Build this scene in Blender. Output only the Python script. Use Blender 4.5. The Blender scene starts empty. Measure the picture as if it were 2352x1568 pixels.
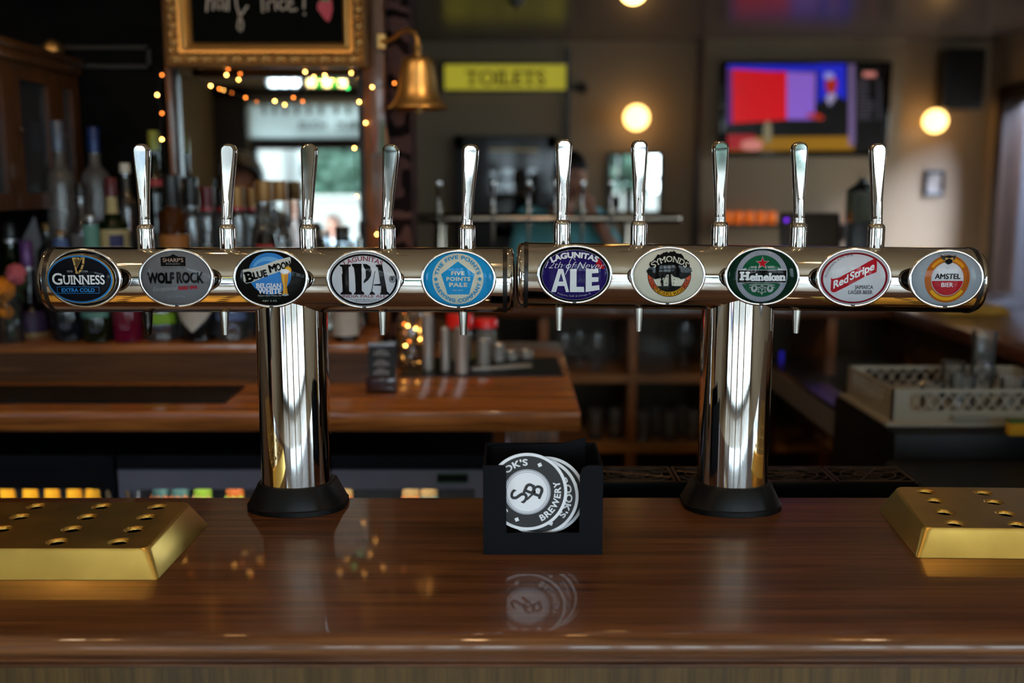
import bpy, bmesh, math, random
from mathutils import Vector, Matrix

RND = random.Random(11)
SC = bpy.context.scene
COL = SC.collection
rad = math.radians

# ---------------------------------------------------------------- camera
W, H = 2352, 1568
F = 2287.0
PIT = rad(8.8)
CZ = 1.60
BAR_Z = 1.10
cam_d = bpy.data.cameras.new('camera')
cam_d.sensor_width = 36.0
cam_d.lens = 36.0 * F / W
cam_d.clip_start = 0.05
cam_d.dof.use_dof = True
cam_d.dof.focus_distance = 1.455
cam_d.dof.aperture_fstop = 2.2
cam = bpy.data.objects.new('camera', cam_d)
cam.location = (0, 0, CZ)
cam.rotation_euler = (math.pi / 2 - PIT, 0, 0)
COL.objects.link(cam)
SC.camera = cam

# ---------------------------------------------------------------- exposure, world, lights
SC.view_settings.view_transform = 'Standard'
SC.view_settings.look = 'None'
SC.view_settings.gamma = 1.0
SC.view_settings.use_curve_mapping = False
SC.view_settings.exposure = 0.85
SC.cycles.max_bounces = 9
SC.cycles.diffuse_bounces = 4
SC.cycles.glossy_bounces = 5
SC.cycles.transmission_bounces = 6
SC.cycles.transparent_max_bounces = 16
SC.cycles.sample_clamp_indirect = 6.0
SC.cycles.caustics_reflective = False
SC.cycles.caustics_refractive = False

SKY = 11.0
wld = bpy.data.worlds.new('overcast_sky')
SC.world = wld
wld.use_nodes = True
_bg = wld.node_tree.nodes['Background']
_bg.inputs['Color'].default_value = (0.78, 0.89, 1.0, 1)
_bg.inputs['Strength'].default_value = SKY

# daylight portals in the window openings (x0, x1, z0, z1 on the front wall; y0, y1, z0, z1 on the right wall)
FRONT_Y = -4.0
RIGHT_X = 4.2
WINS = [(-2.72, -1.42), (-1.22, 0.08), (0.30, 1.60), (1.80, 3.9)]
WIN_Z = (0.02, 2.45)
RWIN = (3.8, 7.3, 0.3, 2.5)      # window of the lobby beyond the right wall
LOB_X = 6.0
LEFT_X = -3.7
SIDE_L = (-3.4, -0.6, 0.85, 2.45)     # big side windows near the street
SIDE_R = (-3.4, -0.6, 0.85, 2.45)


def portal(name, loc, rot, sx, sy):
    l = bpy.data.lights.new(name, 'AREA')
    l.shape = 'RECTANGLE'
    l.size, l.size_y = sx, sy
    l.cycles.is_portal = True
    o = bpy.data.objects.new(name, l)
    o.location = loc
    o.rotation_euler = rot
    COL.objects.link(o)


for _x0, _x1 in WINS:
    portal('window_daylight', ((_x0 + _x1) / 2, FRONT_Y - 0.16, sum(WIN_Z) / 2), (rad(90), 0, 0), _x1 - _x0, WIN_Z[1] - WIN_Z[0])
portal('side_daylight', (LOB_X + 0.16, (RWIN[0] + RWIN[1]) / 2, (RWIN[2] + RWIN[3]) / 2), (rad(90), 0, rad(90)), RWIN[1] - RWIN[0], RWIN[3] - RWIN[2])

portal('side_daylight', (LEFT_X - 0.16, (SIDE_L[0] + SIDE_L[1]) / 2, (SIDE_L[2] + SIDE_L[3]) / 2), (rad(90), 0, rad(-90)), SIDE_L[1] - SIDE_L[0], SIDE_L[3] - SIDE_L[2])
portal('side_daylight', (RIGHT_X + 0.16, (SIDE_R[0] + SIDE_R[1]) / 2, (SIDE_R[2] + SIDE_R[3]) / 2), (rad(90), 0, rad(90)), SIDE_R[1] - SIDE_R[0], SIDE_R[3] - SIDE_R[2])


def spot(name, loc, power, size=70, rad_=0.03, col=(1.0, 0.66, 0.36), blend=0.5, aim=None):
    l = bpy.data.lights.new(name, 'SPOT')
    l.energy = power
    l.color = col
    l.spot_size = rad(size)
    l.spot_blend = blend
    l.shadow_soft_size = rad_
    o = bpy.data.objects.new(name, l)
    o.location = loc
    if aim is not None:
        o.rotation_euler = (Vector(aim) - Vector(loc)).to_track_quat('-Z', 'Y').to_euler()
    COL.objects.link(o)


# ceiling downlights: over the customer side of the bar and over the back bar
DOWN = [(-1.15, 0.75), (-0.1, 0.75), (0.95, 0.75)]
DOWN_BACK = [(-1.9, 2.0), (-0.85, 2.05), (0.2, 2.1)]
for _x, _y in DOWN:
    spot('downlight_beam', (_x, _y, 2.62), 3.5, 95)
for _x, _y in DOWN_BACK:
    spot('downlight_beam', (_x, _y, 2.62), 13 if _x > 0 else 5, 95, aim=(_x + 0.05, _y + 0.75, 1.1))

# ---------------------------------------------------------------- pixel rays (2352 x 1568 frame)


def ray(px, py):
    cx, cy = (px - W / 2) / F, (H / 2 - py) / F
    return Vector((cx, math.cos(PIT) + cy * math.sin(PIT), -math.sin(PIT) + cy * math.cos(PIT)))


def P(px, py, y):
    d = ray(px, py)
    t = y / d.y
    return Vector((d.x * t, y, CZ + d.z * t))


def PZ(px, py, z):
    d = ray(px, py)
    t = (z - CZ) / d.z
    return Vector((d.x * t, d.y * t, z))


def PX(px, py, x):
    d = ray(px, py)
    t = x / d.x
    return Vector((x, d.y * t, CZ + d.z * t))


def S(y, py=784):
    return (P(1177, py, y) - P(1176, py, y)).length


# ---------------------------------------------------------------- materials
def lin(c):
    return tuple(((v / 255) / 12.92 if v / 255 <= 0.04045 else ((v / 255 + 0.055) / 1.055) ** 2.4) for v in c) + (1.0,)


MC = {}


def pm(name, col, rough=0.5, metal=0.0, coat=0.0, emis=None, es=0.0, var=0.12, vscale=14.0, bump=0.0, bscale=60.0, rvar=0.0, spec=0.5, alpha_col=None):
    """principled material whose colour drifts a little with a noise; col is an sRGB triple"""
    if name in MC:
        return MC[name]
    m = bpy.data.materials.new(name)
    m.use_nodes = True
    nt = m.node_tree
    b = nt.nodes['Principled BSDF']
    b.inputs['Roughness'].default_value = rough
    b.inputs['Metallic'].default_value = metal
    b.inputs['Coat Weight'].default_value = coat
    b.inputs['Coat Roughness'].default_value = 0.05
    b.inputs['Specular IOR Level'].default_value = spec
    c = lin(col)
    tc = nt.nodes.new('ShaderNodeTexCoord')
    nz = nt.nodes.new('ShaderNodeTexNoise')
    nz.inputs['Scale'].default_value = vscale
    nz.inputs['Detail'].default_value = 4
    nt.links.new(tc.outputs['Object'], nz.inputs['Vector'])
    mx = nt.nodes.new('ShaderNodeMix')
    mx.data_type = 'RGBA'
    mx.inputs[6].default_value = tuple(v * (1 - var) for v in c[:3]) + (1,)
    mx.inputs[7].default_value = tuple(min(1, v * (1 + var)) for v in c[:3]) + (1,)
    nt.links.new(nz.outputs['Fac'], mx.inputs[0])
    nt.links.new(mx.outputs[2], b.inputs['Base Color'])
    if rvar:
        mr = nt.nodes.new('ShaderNodeMapRange')
        mr.inputs['To Min'].default_value = max(0.01, rough - rvar)
        mr.inputs['To Max'].default_value = rough + rvar
        nt.links.new(nz.outputs['Fac'], mr.inputs['Value'])
        nt.links.new(mr.outputs['Result'], b.inputs['Roughness'])
    if bump:
        n2 = nt.nodes.new('ShaderNodeTexNoise')
        n2.inputs['Scale'].default_value = bscale
        n2.inputs['Detail'].default_value = 3
        nt.links.new(tc.outputs['Object'], n2.inputs['Vector'])
        bp = nt.nodes.new('ShaderNodeBump')
        bp.inputs['Strength'].default_value = bump
        bp.inputs['Distance'].default_value = 0.004
        nt.links.new(n2.outputs['Fac'], bp.inputs['Height'])
        nt.links.new(bp.outputs['Normal'], b.inputs['Normal'])
    if emis is not None:
        b.inputs['Emission Color'].default_value = lin(emis)
        b.inputs['Emission Strength'].default_value = es
    MC[name] = m
    return m


def wood(name, dark, light, axis='x', rough=0.25, coat=0.6, scale=1.0, coatr=0.07):
    """long grained timber: stretched noise and fine pores along one axis"""
    if name in MC:
        return MC[name]
    m = bpy.data.materials.new(name)
    m.use_nodes = True
    nt = m.node_tree
    L = nt.links
    b = nt.nodes['Principled BSDF']
    tc = nt.nodes.new('ShaderNodeTexCoord')
    mp = nt.nodes.new('ShaderNodeMapping')
    k = {'x': (0.9, 30, 30), 'y': (30, 0.9, 30), 'z': (30, 30, 0.9)}[axis]
    mp.inputs['Scale'].default_value = tuple(v * scale for v in k)
    L.new(tc.outputs['Object'], mp.inputs['Vector'])
    n1 = nt.nodes.new('ShaderNodeTexNoise')
    n1.inputs['Scale'].default_value = 1.6
    n1.inputs['Detail'].default_value = 6
    n1.inputs['Roughness'].default_value = 0.62
    n1.inputs['Distortion'].default_value = 0.6
    L.new(mp.outputs['Vector'], n1.inputs['Vector'])
    mp2 = nt.nodes.new('ShaderNodeMapping')
    k2 = {'x': (4, 170, 170), 'y': (170, 4, 170), 'z': (170, 170, 4)}[axis]
    mp2.inputs['Scale'].default_value = tuple(v * scale for v in k2)
    L.new(tc.outputs['Object'], mp2.inputs['Vector'])
    n2 = nt.nodes.new('ShaderNodeTexNoise')
    n2.inputs['Scale'].default_value = 1.2
    n2.inputs['Detail'].default_value = 2
    L.new(mp2.outputs['Vector'], n2.inputs['Vector'])
    r1 = nt.nodes.new('ShaderNodeValToRGB')
    r1.color_ramp.elements[0].position = 0.32
    r1.color_ramp.elements[1].position = 0.70
    r1.color_ramp.elements[0].color = lin(dark)
    r1.color_ramp.elements[1].color = lin(light)
    L.new(n1.outputs['Fac'], r1.inputs['Fac'])
    r2 = nt.nodes.new('ShaderNodeValToRGB')
    r2.color_ramp.elements[0].position = 0.34
    r2.color_ramp.elements[1].position = 0.52
    r2.color_ramp.elements[0].color = (0.52, 0.48, 0.45, 1)
    r2.color_ramp.elements[1].color = (1, 1, 1, 1)
    L.new(n2.outputs['Fac'], r2.inputs['Fac'])
    mx = nt.nodes.new('ShaderNodeMix')
    mx.data_type = 'RGBA'
    mx.blend_type = 'MULTIPLY'
    mx.inputs[0].default_value = 1.0
    L.new(r1.outputs['Color'], mx.inputs[6])
    L.new(r2.outputs['Color'], mx.inputs[7])
    L.new(mx.outputs[2], b.inputs['Base Color'])
    b.inputs['Roughness'].default_value = rough
    b.inputs['Specular IOR Level'].default_value = 0.3
    b.inputs['Coat Weight'].default_value = coat
    b.inputs['Coat Roughness'].default_value = coatr
    bp = nt.nodes.new('ShaderNodeBump')
    bp.inputs['Strength'].default_value = 0.12
    bp.inputs['Distance'].default_value = 0.001
    L.new(n2.outputs['Fac'], bp.inputs['Height'])
    L.new(bp.outputs['Normal'], b.inputs['Normal'])
    MC[name] = m
    return m


def glass(name, tint=(255, 255, 255), rough=0.02, ior=1.45, frost=0.0, fcol=(200, 200, 205)):
    """thin walled glass: tinted see-through, with fresnel mirror; frost mixes in a milky diffuse"""
    if name in MC:
        return MC[name]
    m = bpy.data.materials.new(name)
    m.use_nodes = True
    nt = m.node_tree
    L = nt.links
    nt.nodes.remove(nt.nodes['Principled BSDF'])
    out = nt.nodes['Material Output']
    tr = nt.nodes.new('ShaderNodeBsdfTransparent')
    tr.inputs['Color'].default_value = lin(tint)
    gl = nt.nodes.new('ShaderNodeBsdfGlossy')
    gl.inputs['Roughness'].default_value = rough
    fr = nt.nodes.new('ShaderNodeFresnel')
    fr.inputs['IOR'].default_value = ior
    nz = nt.nodes.new('ShaderNodeTexNoise')
    nz.inputs['Scale'].default_value = 9
    tc = nt.nodes.new('ShaderNodeTexCoord')
    L.new(tc.outputs['Object'], nz.inputs['Vector'])
    bp = nt.nodes.new('ShaderNodeBump')
    bp.inputs['Strength'].default_value = 0.03
    bp.inputs['Distance'].default_value = 0.002
    L.new(nz.outputs['Fac'], bp.inputs['Height'])
    L.new(bp.outputs['Normal'], gl.inputs['Normal'])
    mx = nt.nodes.new('ShaderNodeMixShader')
    L.new(fr.outputs['Fac'], mx.inputs['Fac'])
    L.new(tr.outputs['BSDF'], mx.inputs[1])
    L.new(gl.outputs['BSDF'], mx.inputs[2])
    last = mx
    if frost:
        df = nt.nodes.new('ShaderNodeBsdfDiffuse')
        df.inputs['Color'].default_value = lin(fcol)
        m2 = nt.nodes.new('ShaderNodeMixShader')
        m2.inputs['Fac'].default_value = frost
        L.new(mx.outputs['Shader'], m2.inputs[1])
        L.new(df.outputs['BSDF'], m2.inputs[2])
        last = m2
    L.new(last.outputs['Shader'], out.inputs['Surface'])
    MC[name] = m
    return m


def damask(name, a, b_, scale=5.0, lo=0.42, hi=0.5):
    if name in MC:
        return MC[name]
    m = bpy.data.materials.new(name)
    m.use_nodes = True
    nt = m.node_tree
    L = nt.links
    b = nt.nodes['Principled BSDF']
    tc = nt.nodes.new('ShaderNodeTexCoord')
    wv = nt.nodes.new('ShaderNodeTexWave')
    wv.wave_type = 'RINGS'
    wv.inputs['Scale'].default_value = scale
    wv.inputs['Distortion'].default_value = 9.0
    wv.inputs['Detail'].default_value = 2.0
    wv.inputs['Detail Scale'].default_value = 1.6
    L.new(tc.outputs['Object'], wv.inputs['Vector'])
    r = nt.nodes.new('ShaderNodeValToRGB')
    r.color_ramp.elements[0].position = lo
    r.color_ramp.elements[1].position = hi
    r.color_ramp.elements[0].color = lin(a)
    r.color_ramp.elements[1].color = lin(b_)
    L.new(wv.outputs['Fac'], r.inputs['Fac'])
    L.new(r.outputs['Color'], b.inputs['Base Color'])
    b.inputs['Roughness'].default_value = 0.7
    b.inputs['Specular IOR Level'].default_value = 0.08
    MC[name] = m
    return m


def fiddle(name, col, rough, metal=1.0, dents=0.0, dscale=8.0):
    return pm(name, col, rough, metal, var=0.05, rvar=rough * 0.45, bump=dents, bscale=dscale)


CHROME = pm('polished_chrome', (226, 224, 222), 0.045, 1.0, var=0.03, rvar=0.02, vscale=30)
STEEL = pm('satin_steel', (196, 194, 190), 0.22, 1.0, var=0.05, rvar=0.06, vscale=25)
BRASS = pm('worn_brass', (228, 188, 98), 0.33, 1.0, var=0.14, rvar=0.08, vscale=22, bump=0.06, bscale=9)
BRASS_OLD = pm('aged_brass', (204, 166, 104), 0.40, 1.0, var=0.22, rvar=0.1, vscale=16, bump=0.1, bscale=20)
GOLD = pm('gilt_paint', (190, 140, 72), 0.42, 0.85, var=0.25, vscale=40, bump=0.25, bscale=90)
GOLD_SMOOTH = pm('gilt_burnished', (205, 158, 92), 0.32, 0.85, var=0.12, vscale=20)
BLACK = pm('black_plastic', (14, 14, 15), 0.4, var=0.2)
BLACK_GLOSS = pm('gloss_black', (6, 6, 7), 0.08, var=0.2, coat=0.5)
BLACK_CARD = pm('black_card', (13, 14, 19), 0.75, var=0.15, bump=0.06, bscale=180, spec=0.12)
RUBBER = pm('black_rubber', (11, 11, 12), 0.42, var=0.2, bump=0.03, bscale=200, spec=0.2)
BAR_WOOD = wood('bar_top_timber', (72, 40, 20), (122, 76, 42), 'x', 0.36, 0.6, 1.0, 0.05)
BAR_FRONT = wood('bar_front_timber', (54, 28, 13), (108, 62, 30), 'x', 0.35, 0.35)
BAR_PANEL = wood('bar_panel_timber', (58, 42, 18), (92, 68, 32), 'z', 0.45, 0.2)
OAK = wood('back_counter_oak', (120, 70, 30), (178, 112, 54), 'x', 0.25, 0.6)
OAK_Z = wood('oak_upright', (112, 66, 32), (160, 100, 52), 'z', 0.35, 0.3)
OAK_Y = wood('oak_lengthwise', (98, 58, 36), (140, 88, 56), 'y', 0.3, 0.45)
CAB_WOOD = wood('cabinet_timber', (58, 34, 15), (92, 56, 26), 'z', 0.35, 0.4)
WALL = pm('tan_wall_paint', (150, 130, 104), 0.65, var=0.06, vscale=3)
CEIL = pm('beige_ceiling_paint', (232, 212, 178), 0.28, var=0.05, vscale=2)
CLEAR = glass('clear_glass', (252, 253, 253), 0.02, 1.42, 0.05, (220, 224, 226))
SATIN = pm('brushed_satin', (206, 204, 200), 0.4, 0.7, var=0.08, rvar=0.06)

# ---------------------------------------------------------------- mesh builder
ROOT = {}


class MB:
    def __init__(s):
        s.bm = bmesh.new()

    def face(s, pts):
        vs = [s.bm.verts.new(p) for p in pts]
        try:
            return s.bm.faces.new(vs)
        except ValueError:
            return None

    def box(s, x0, x1, y0, y1, z0, z1, bev=0.0, seg=2, M=None):
        r = bmesh.ops.create_cube(s.bm, size=1.0)
        vs = r['verts']
        bmesh.ops.scale(s.bm, vec=(x1 - x0, y1 - y0, z1 - z0), verts=vs)
        bmesh.ops.translate(s.bm, vec=((x0 + x1) / 2, (y0 + y1) / 2, (z0 + z1) / 2), verts=vs)
        if M is not None:
            bmesh.ops.transform(s.bm, matrix=M, verts=vs)
        if bev:
            es = list({e for v in vs for e in v.link_edges})
            bmesh.ops.bevel(s.bm, geom=es, offset=bev, segments=seg, affect='EDGES', profile=0.5)
        return s

    def lathe(s, prof, c=(0, 0, 0), n=28, axis='z', sx=1.0, sy=1.0, M=None, lo=True, hi=True):
        """prof: (radius, height) from low to high"""
        c = Vector(c)
        rings = []
        for r, h in prof:
            ring = []
            for i in range(n):
                a = 2 * math.pi * i / n
                u, v = r * math.cos(a) * sx, r * math.sin(a) * sy
                p = Vector((u, v, h)) if axis == 'z' else (Vector((h, u, v)) if axis == 'x' else Vector((u, -h, v)))
                if M is not None:
                    p = M @ p
                ring.append(s.bm.verts.new(p + c))
            rings.append(ring)
        for a, b in zip(rings, rings[1:]):
            for i in range(n):
                j = (i + 1) % n
                s.bm.faces.new((a[i], a[j], b[j], b[i]))
        if lo and prof[0][0] > 1e-6:
            s.bm.faces.new(list(reversed(rings[0])))
        if hi and prof[-1][0] > 1e-6:
            s.bm.faces.new(rings[-1])
        return s

    def tube(s, pts, r, n=10, closed=False, taper=None):
        pts = [Vector(p) for p in pts]
        m = len(pts)
        rings = []
        ref = None
        for i, p in enumerate(pts):
            a = pts[(i - 1) % m] if (i > 0 or closed) else p
            b = pts[(i + 1) % m] if (i < m - 1 or closed) else p
            t = (b - a).normalized()
            if ref is None:
                ref = t.orthogonal().normalized()
            u = (ref - t * ref.dot(t))
            u = u.normalized() if u.length > 1e-6 else t.orthogonal().normalized()
            ref = u
            v = t.cross(u)
            rr = r if taper is None else r * taper[i]
            rings.append([s.bm.verts.new(p + u * rr * math.cos(2 * math.pi * k / n) + v * rr * math.sin(2 * math.pi * k / n)) for k in range(n)])
        pairs = list(zip(rings, rings[1:])) + ([(rings[-1], rings[0])] if closed else [])
        for a, b in pairs:
            for k in range(n):
                j = (k + 1) % n
                s.bm.faces.new((a[k], a[j], b[j], b[k]))
        if not closed:
            s.bm.faces.new(list(reversed(rings[0])))
            s.bm.faces.new(rings[-1])
        return s

    def prism(s, poly, fn, d0, d1):
        """poly: 2D points; fn(u, v, d) -> 3D"""
        a = [s.bm.verts.new(fn(u, v, d0)) for u, v in poly]
        b = [s.bm.verts.new(fn(u, v, d1)) for u, v in poly]
        n = len(poly)
        for i in range(n):
            j = (i + 1) % n
            s.bm.faces.new((a[i], a[j], b[j], b[i]))
        s.bm.faces.new(list(reversed(a)))
        s.bm.faces.new(b)
        return s

    def loft(s, rings, cap=True):
        vs = [[s.bm.verts.new(p) for p in r] for r in rings]
        n = len(vs[0])
        for a, b in zip(vs, vs[1:]):
            for i in range(n):
                j = (i + 1) % n
                s.bm.faces.new((a[i], a[j], b[j], b[i]))
        if cap:
            s.bm.faces.new(list(reversed(vs[0])))
            s.bm.faces.new(vs[-1])
        return s

    def ball(s, c, r, sub=2, scl=(1, 1, 1)):
        g = bmesh.ops.create_icosphere(s.bm, subdivisions=sub, radius=r)
        bmesh.ops.scale(s.bm, vec=scl, verts=g['verts'])
        bmesh.ops.translate(s.bm, vec=c, verts=g['verts'])
        return s

    def plate(s, outer, holes, fn, d0, d1):
        """flat plate with through holes; outer and holes are 2D loops"""
        for d, flip in ((d0, False), (d1, True)):
            es = []
            for lp in [outer] + holes:
                vs = [s.bm.verts.new(fn(u, v, d)) for u, v in lp]
                es += [s.bm.edges.new((vs[i], vs[(i + 1) % len(vs)])) for i in range(len(vs))]
            bmesh.ops.triangle_fill(s.bm, use_beauty=True, use_dissolve=False, edges=es)
        for lp in [outer] + holes:
            a = [s.bm.verts.new(fn(u, v, d0)) for u, v in lp]
            b = [s.bm.verts.new(fn(u, v, d1)) for u, v in lp]
            for i in range(len(lp)):
                j = (i + 1) % len(lp)
                s.bm.faces.new((a[i], a[j], b[j], b[i]))
        return s

    def mesh(s, name, mat, smooth=35, recalc=True):
        if recalc:
            bmesh.ops.recalc_face_normals(s.bm, faces=s.bm.faces)
        me = bpy.data.meshes.new(name)
        s.bm.to_mesh(me)
        s.bm.free()
        if smooth:
            me.polygons.foreach_set('use_smooth', [True] * len(me.polygons))
            me.set_sharp_from_angle(angle=rad(smooth))
        if mat is not None:
            me.materials.append(mat)
        return me

    def build(s, name, mat, parent=None, smooth=35, local=False, recalc=True):
        """link as ONE mesh object; vertices were given in world space (or in the root's space if local)"""
        me = s.mesh(name, mat, smooth, recalc)
        o = bpy.data.objects.new(name, me)
        COL.objects.link(o)
        if parent is not None:
            root = ROOT[parent.name]
            if not local:
                me.transform(Matrix.Translation(-root))
            o.parent = parent
            ROOT[o.name] = root
        return o


def tag(o, label=None, cat=None, group=None, kind=None):
    if label:
        o['label'] = label
    if cat:
        o['category'] = cat
    if group:
        o['group'] = group
    if kind:
        o['kind'] = kind
    return o


def thing(name, loc, label, cat, group=None):
    o = bpy.data.objects.new(name, None)
    o.empty_display_size = 0.05
    o.location = loc
    COL.objects.link(o)
    ROOT[o.name] = Vector(loc)
    return tag(o, label, cat, group)


def copy_tree(o, parent=None):
    c = o.copy()
    COL.objects.link(c)
    if parent is not None:
        c.parent = parent
    ROOT[c.name] = ROOT.get(o.name, Vector((0, 0, 0)))
    for ch in list(o.children):
        copy_tree(ch, c)
    return c


def struct(name, mb, mat, smooth=35, label=None, parent=None):
    o = mb.build(name, mat, parent, smooth)
    ROOT[o.name] = ROOT.get(o.name, Vector((0, 0, 0)))
    if parent is None:
        tag(o, label, None, None, 'structure')
    return o


def ell(cx, cy, rx, ry, n=48, a0=0.0, a1=360.0):
    full = abs(a1 - a0) >= 359.9
    k = n if full else n + 1
    return [(cx + rx * math.cos(rad(a0 + (a1 - a0) * i / n)), cy + ry * math.sin(rad(a0 + (a1 - a0) * i / n))) for i in range(k)]

# ---------------------------------------------------------------- the room
FAR_Y = 9.0
CEIL_Z = P(1800, 95, FAR_Y).z
MIR_Y = 3.235          # mirror glass plane
PART_Y = 3.25          # front of the partition behind the bottles

FLOOR = wood('floor_boards', (150, 124, 96), (186, 158, 126), 'y', 0.4, 0.2)
struct('floor', MB().box(LEFT_X - 0.2, LOB_X + 0.2, FRONT_Y - 0.2, FAR_Y + 0.2, -0.1, 0), FLOOR)
struct('ceiling', MB().box(LEFT_X - 0.2, LOB_X + 0.2, FRONT_Y - 0.2, 3.6, CEIL_Z, CEIL_Z + 0.1), CEIL)
struct('ceiling_far', MB().box(LEFT_X - 0.2, LOB_X + 0.2, 3.6, FAR_Y + 0.2, CEIL_Z, CEIL_Z + 0.1), pm('grey_gloss_ceiling', (92, 88, 86), 0.26, var=0.05, vscale=2))
struct('wall_back', MB().box(LEFT_X - 0.2, LOB_X + 0.2, FAR_Y, FAR_Y + 0.2, 0, CEIL_Z), WALL)
b = MB()
b.box(LEFT_X - 0.2, LEFT_X, FRONT_Y, SIDE_L[0], 0, CEIL_Z)
b.box(LEFT_X - 0.2, LEFT_X, SIDE_L[1], FAR_Y, 0, CEIL_Z)
b.box(LEFT_X - 0.2, LEFT_X, SIDE_L[0], SIDE_L[1], 0, SIDE_L[2])
b.box(LEFT_X - 0.2, LEFT_X, SIDE_L[0], SIDE_L[1], SIDE_L[3], CEIL_Z)
struct('wall_left', b, WALL)
# right wall: unseen opening added to light the far bar, and a lobby doorway
DOOR_R = (7.40, 8.60, 2.32)
FILL_GAP = (5.2, 6.2, 1.35, 2.2)
b = MB()
b.box(RIGHT_X, RIGHT_X + 0.1, FRONT_Y, SIDE_R[0], 0, CEIL_Z)
b.box(RIGHT_X, RIGHT_X + 0.1, SIDE_R[0], SIDE_R[1], 0, SIDE_R[2])
b.box(RIGHT_X, RIGHT_X + 0.1, SIDE_R[0], SIDE_R[1], SIDE_R[3], CEIL_Z)
b.box(RIGHT_X, RIGHT_X + 0.1, SIDE_R[1], FILL_GAP[0], 0, CEIL_Z)
b.box(RIGHT_X, RIGHT_X + 0.1, FILL_GAP[1], DOOR_R[0], 0, CEIL_Z)
b.box(RIGHT_X, RIGHT_X + 0.1, DOOR_R[1], FAR_Y, 0, CEIL_Z)
b.box(RIGHT_X, RIGHT_X + 0.1, FILL_GAP[0], FILL_GAP[1], 0, FILL_GAP[2])
b.box(RIGHT_X, RIGHT_X + 0.1, FILL_GAP[0], FILL_GAP[1], FILL_GAP[3], CEIL_Z)
b.box(RIGHT_X, RIGHT_X + 0.1, DOOR_R[0], DOOR_R[1], DOOR_R[2], CEIL_Z)
struct('wall_right', b, WALL)
b = MB()
b.box(LOB_X, LOB_X + 0.2, 3.3, RWIN[0], 0, CEIL_Z)
b.box(LOB_X, LOB_X + 0.2, RWIN[1], FAR_Y, 0, CEIL_Z)
b.box(LOB_X, LOB_X + 0.2, RWIN[0], RWIN[1], 0, RWIN[2])
b.box(LOB_X, LOB_X + 0.2, RWIN[0], RWIN[1], RWIN[3], CEIL_Z)
b.box(RIGHT_X + 0.1, LOB_X + 0.2, 3.1, 3.3, 0, CEIL_Z)
struct('wall_lobby', b, WALL)
struct('wall_lobby_back', MB().box(RIGHT_X + 0.1, LOB_X, FAR_Y - 0.03, FAR_Y, 0, CEIL_Z), pm('slate_lobby_paint', (22, 22, 28), 0.6, var=.06, vscale=3))

# front wall with four big windows, and two little high lights above the first
HZ0, HZ1 = 2.615, 2.78
HIGH = [(-2.52, -2.18), (-2.12, -1.70)]
b = MB()
xs = [LEFT_X - 0.2] + [v for w in WINS for v in w] + [RIGHT_X + 0.2]
for i in range(0, len(xs), 2):
    b.box(xs[i], xs[i + 1], FRONT_Y - 0.2, FRONT_Y, 0, CEIL_Z)
for i, (x0, x1) in enumerate(WINS):
    b.box(x0, x1, FRONT_Y - 0.2, FRONT_Y, 0, WIN_Z[0])
    if i:
        b.box(x0, x1, FRONT_Y - 0.2, FRONT_Y, WIN_Z[1], CEIL_Z)
b.box(WINS[0][0], WINS[0][1], FRONT_Y - 0.2, FRONT_Y, WIN_Z[1], HZ0)
b.box(WINS[0][0], WINS[0][1], FRONT_Y - 0.2, FRONT_Y, HZ1, CEIL_Z)
hx = [WINS[0][0], HIGH[0][0], HIGH[0][1], HIGH[1][0], HIGH[1][1], WINS[0][1]]
for i in range(0, 6, 2):
    b.box(hx[i], hx[i + 1], FRONT_Y - 0.2, FRONT_Y, HZ0, HZ1)
struct('wall_front', b, WALL)

DARKWOOD = wood('dark_stained_frame', (22, 13, 9), (40, 24, 15), 'z', 0.35, 0.3)
PANE = glass('window_glass', (240, 246, 246))


def window(n, x0, x1, z0, z1, y, cols, rows, bar=0.045, fr=0.07, panes=None, axis='y'):
    """frame with glazing bars; each pane is a piece of its own"""
    def bx(mb, a0, a1, b0, b1, c0, c1):
        if axis == 'y':
            mb.box(a0, a1, b0, b1, c0, c1, 0.004, 1)
        else:
            mb.box(b0, b1, a0, a1, c0, c1, 0.004, 1)
    f = MB()
    y0, y1 = y - 0.05, y + 0.05
    bx(f, x0, x0 + fr, y0, y1, z0, z1)
    bx(f, x1 - fr, x1, y0, y1, z0, z1)
    bx(f, x0 + fr, x1 - fr, y0, y1, z0, z0 + fr)
    bx(f, x0 + fr, x1 - fr, y0, y1, z1 - fr, z1)
    cs = [x0 + fr + (x1 - x0 - 2 * fr) * i / cols for i in range(cols + 1)]
    rs = [z0 + fr + (z1 - z0 - 2 * fr) * r for r in rows]
    for c in cs[1:-1]:
        bx(f, c - bar / 2, c + bar / 2, y0 + 0.01, y1 - 0.01, z0 + fr, z1 - fr)
    for r in rs[1:-1]:
        bx(f, x0 + fr, x1 - fr, y0 + 0.012, y1 - 0.012, r - bar / 2, r + bar / 2)
    o = f.build('window_%d' % n, DARKWOOD)
    ROOT[o.name] = Vector((0, 0, 0))
    tag(o, kind='structure')
    k = 0
    for i in range(cols):
        for j in range(len(rs) - 1):
            g = MB()
            bx(g, cs[i] + 0.001, cs[i + 1] - 0.001, y - 0.003, y + 0.003, rs[j] + 0.001, rs[j + 1] - 0.001)
            g.build('pane', PANE if panes is None else panes[k % len(panes)], o)
            k += 1
    return o


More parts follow.
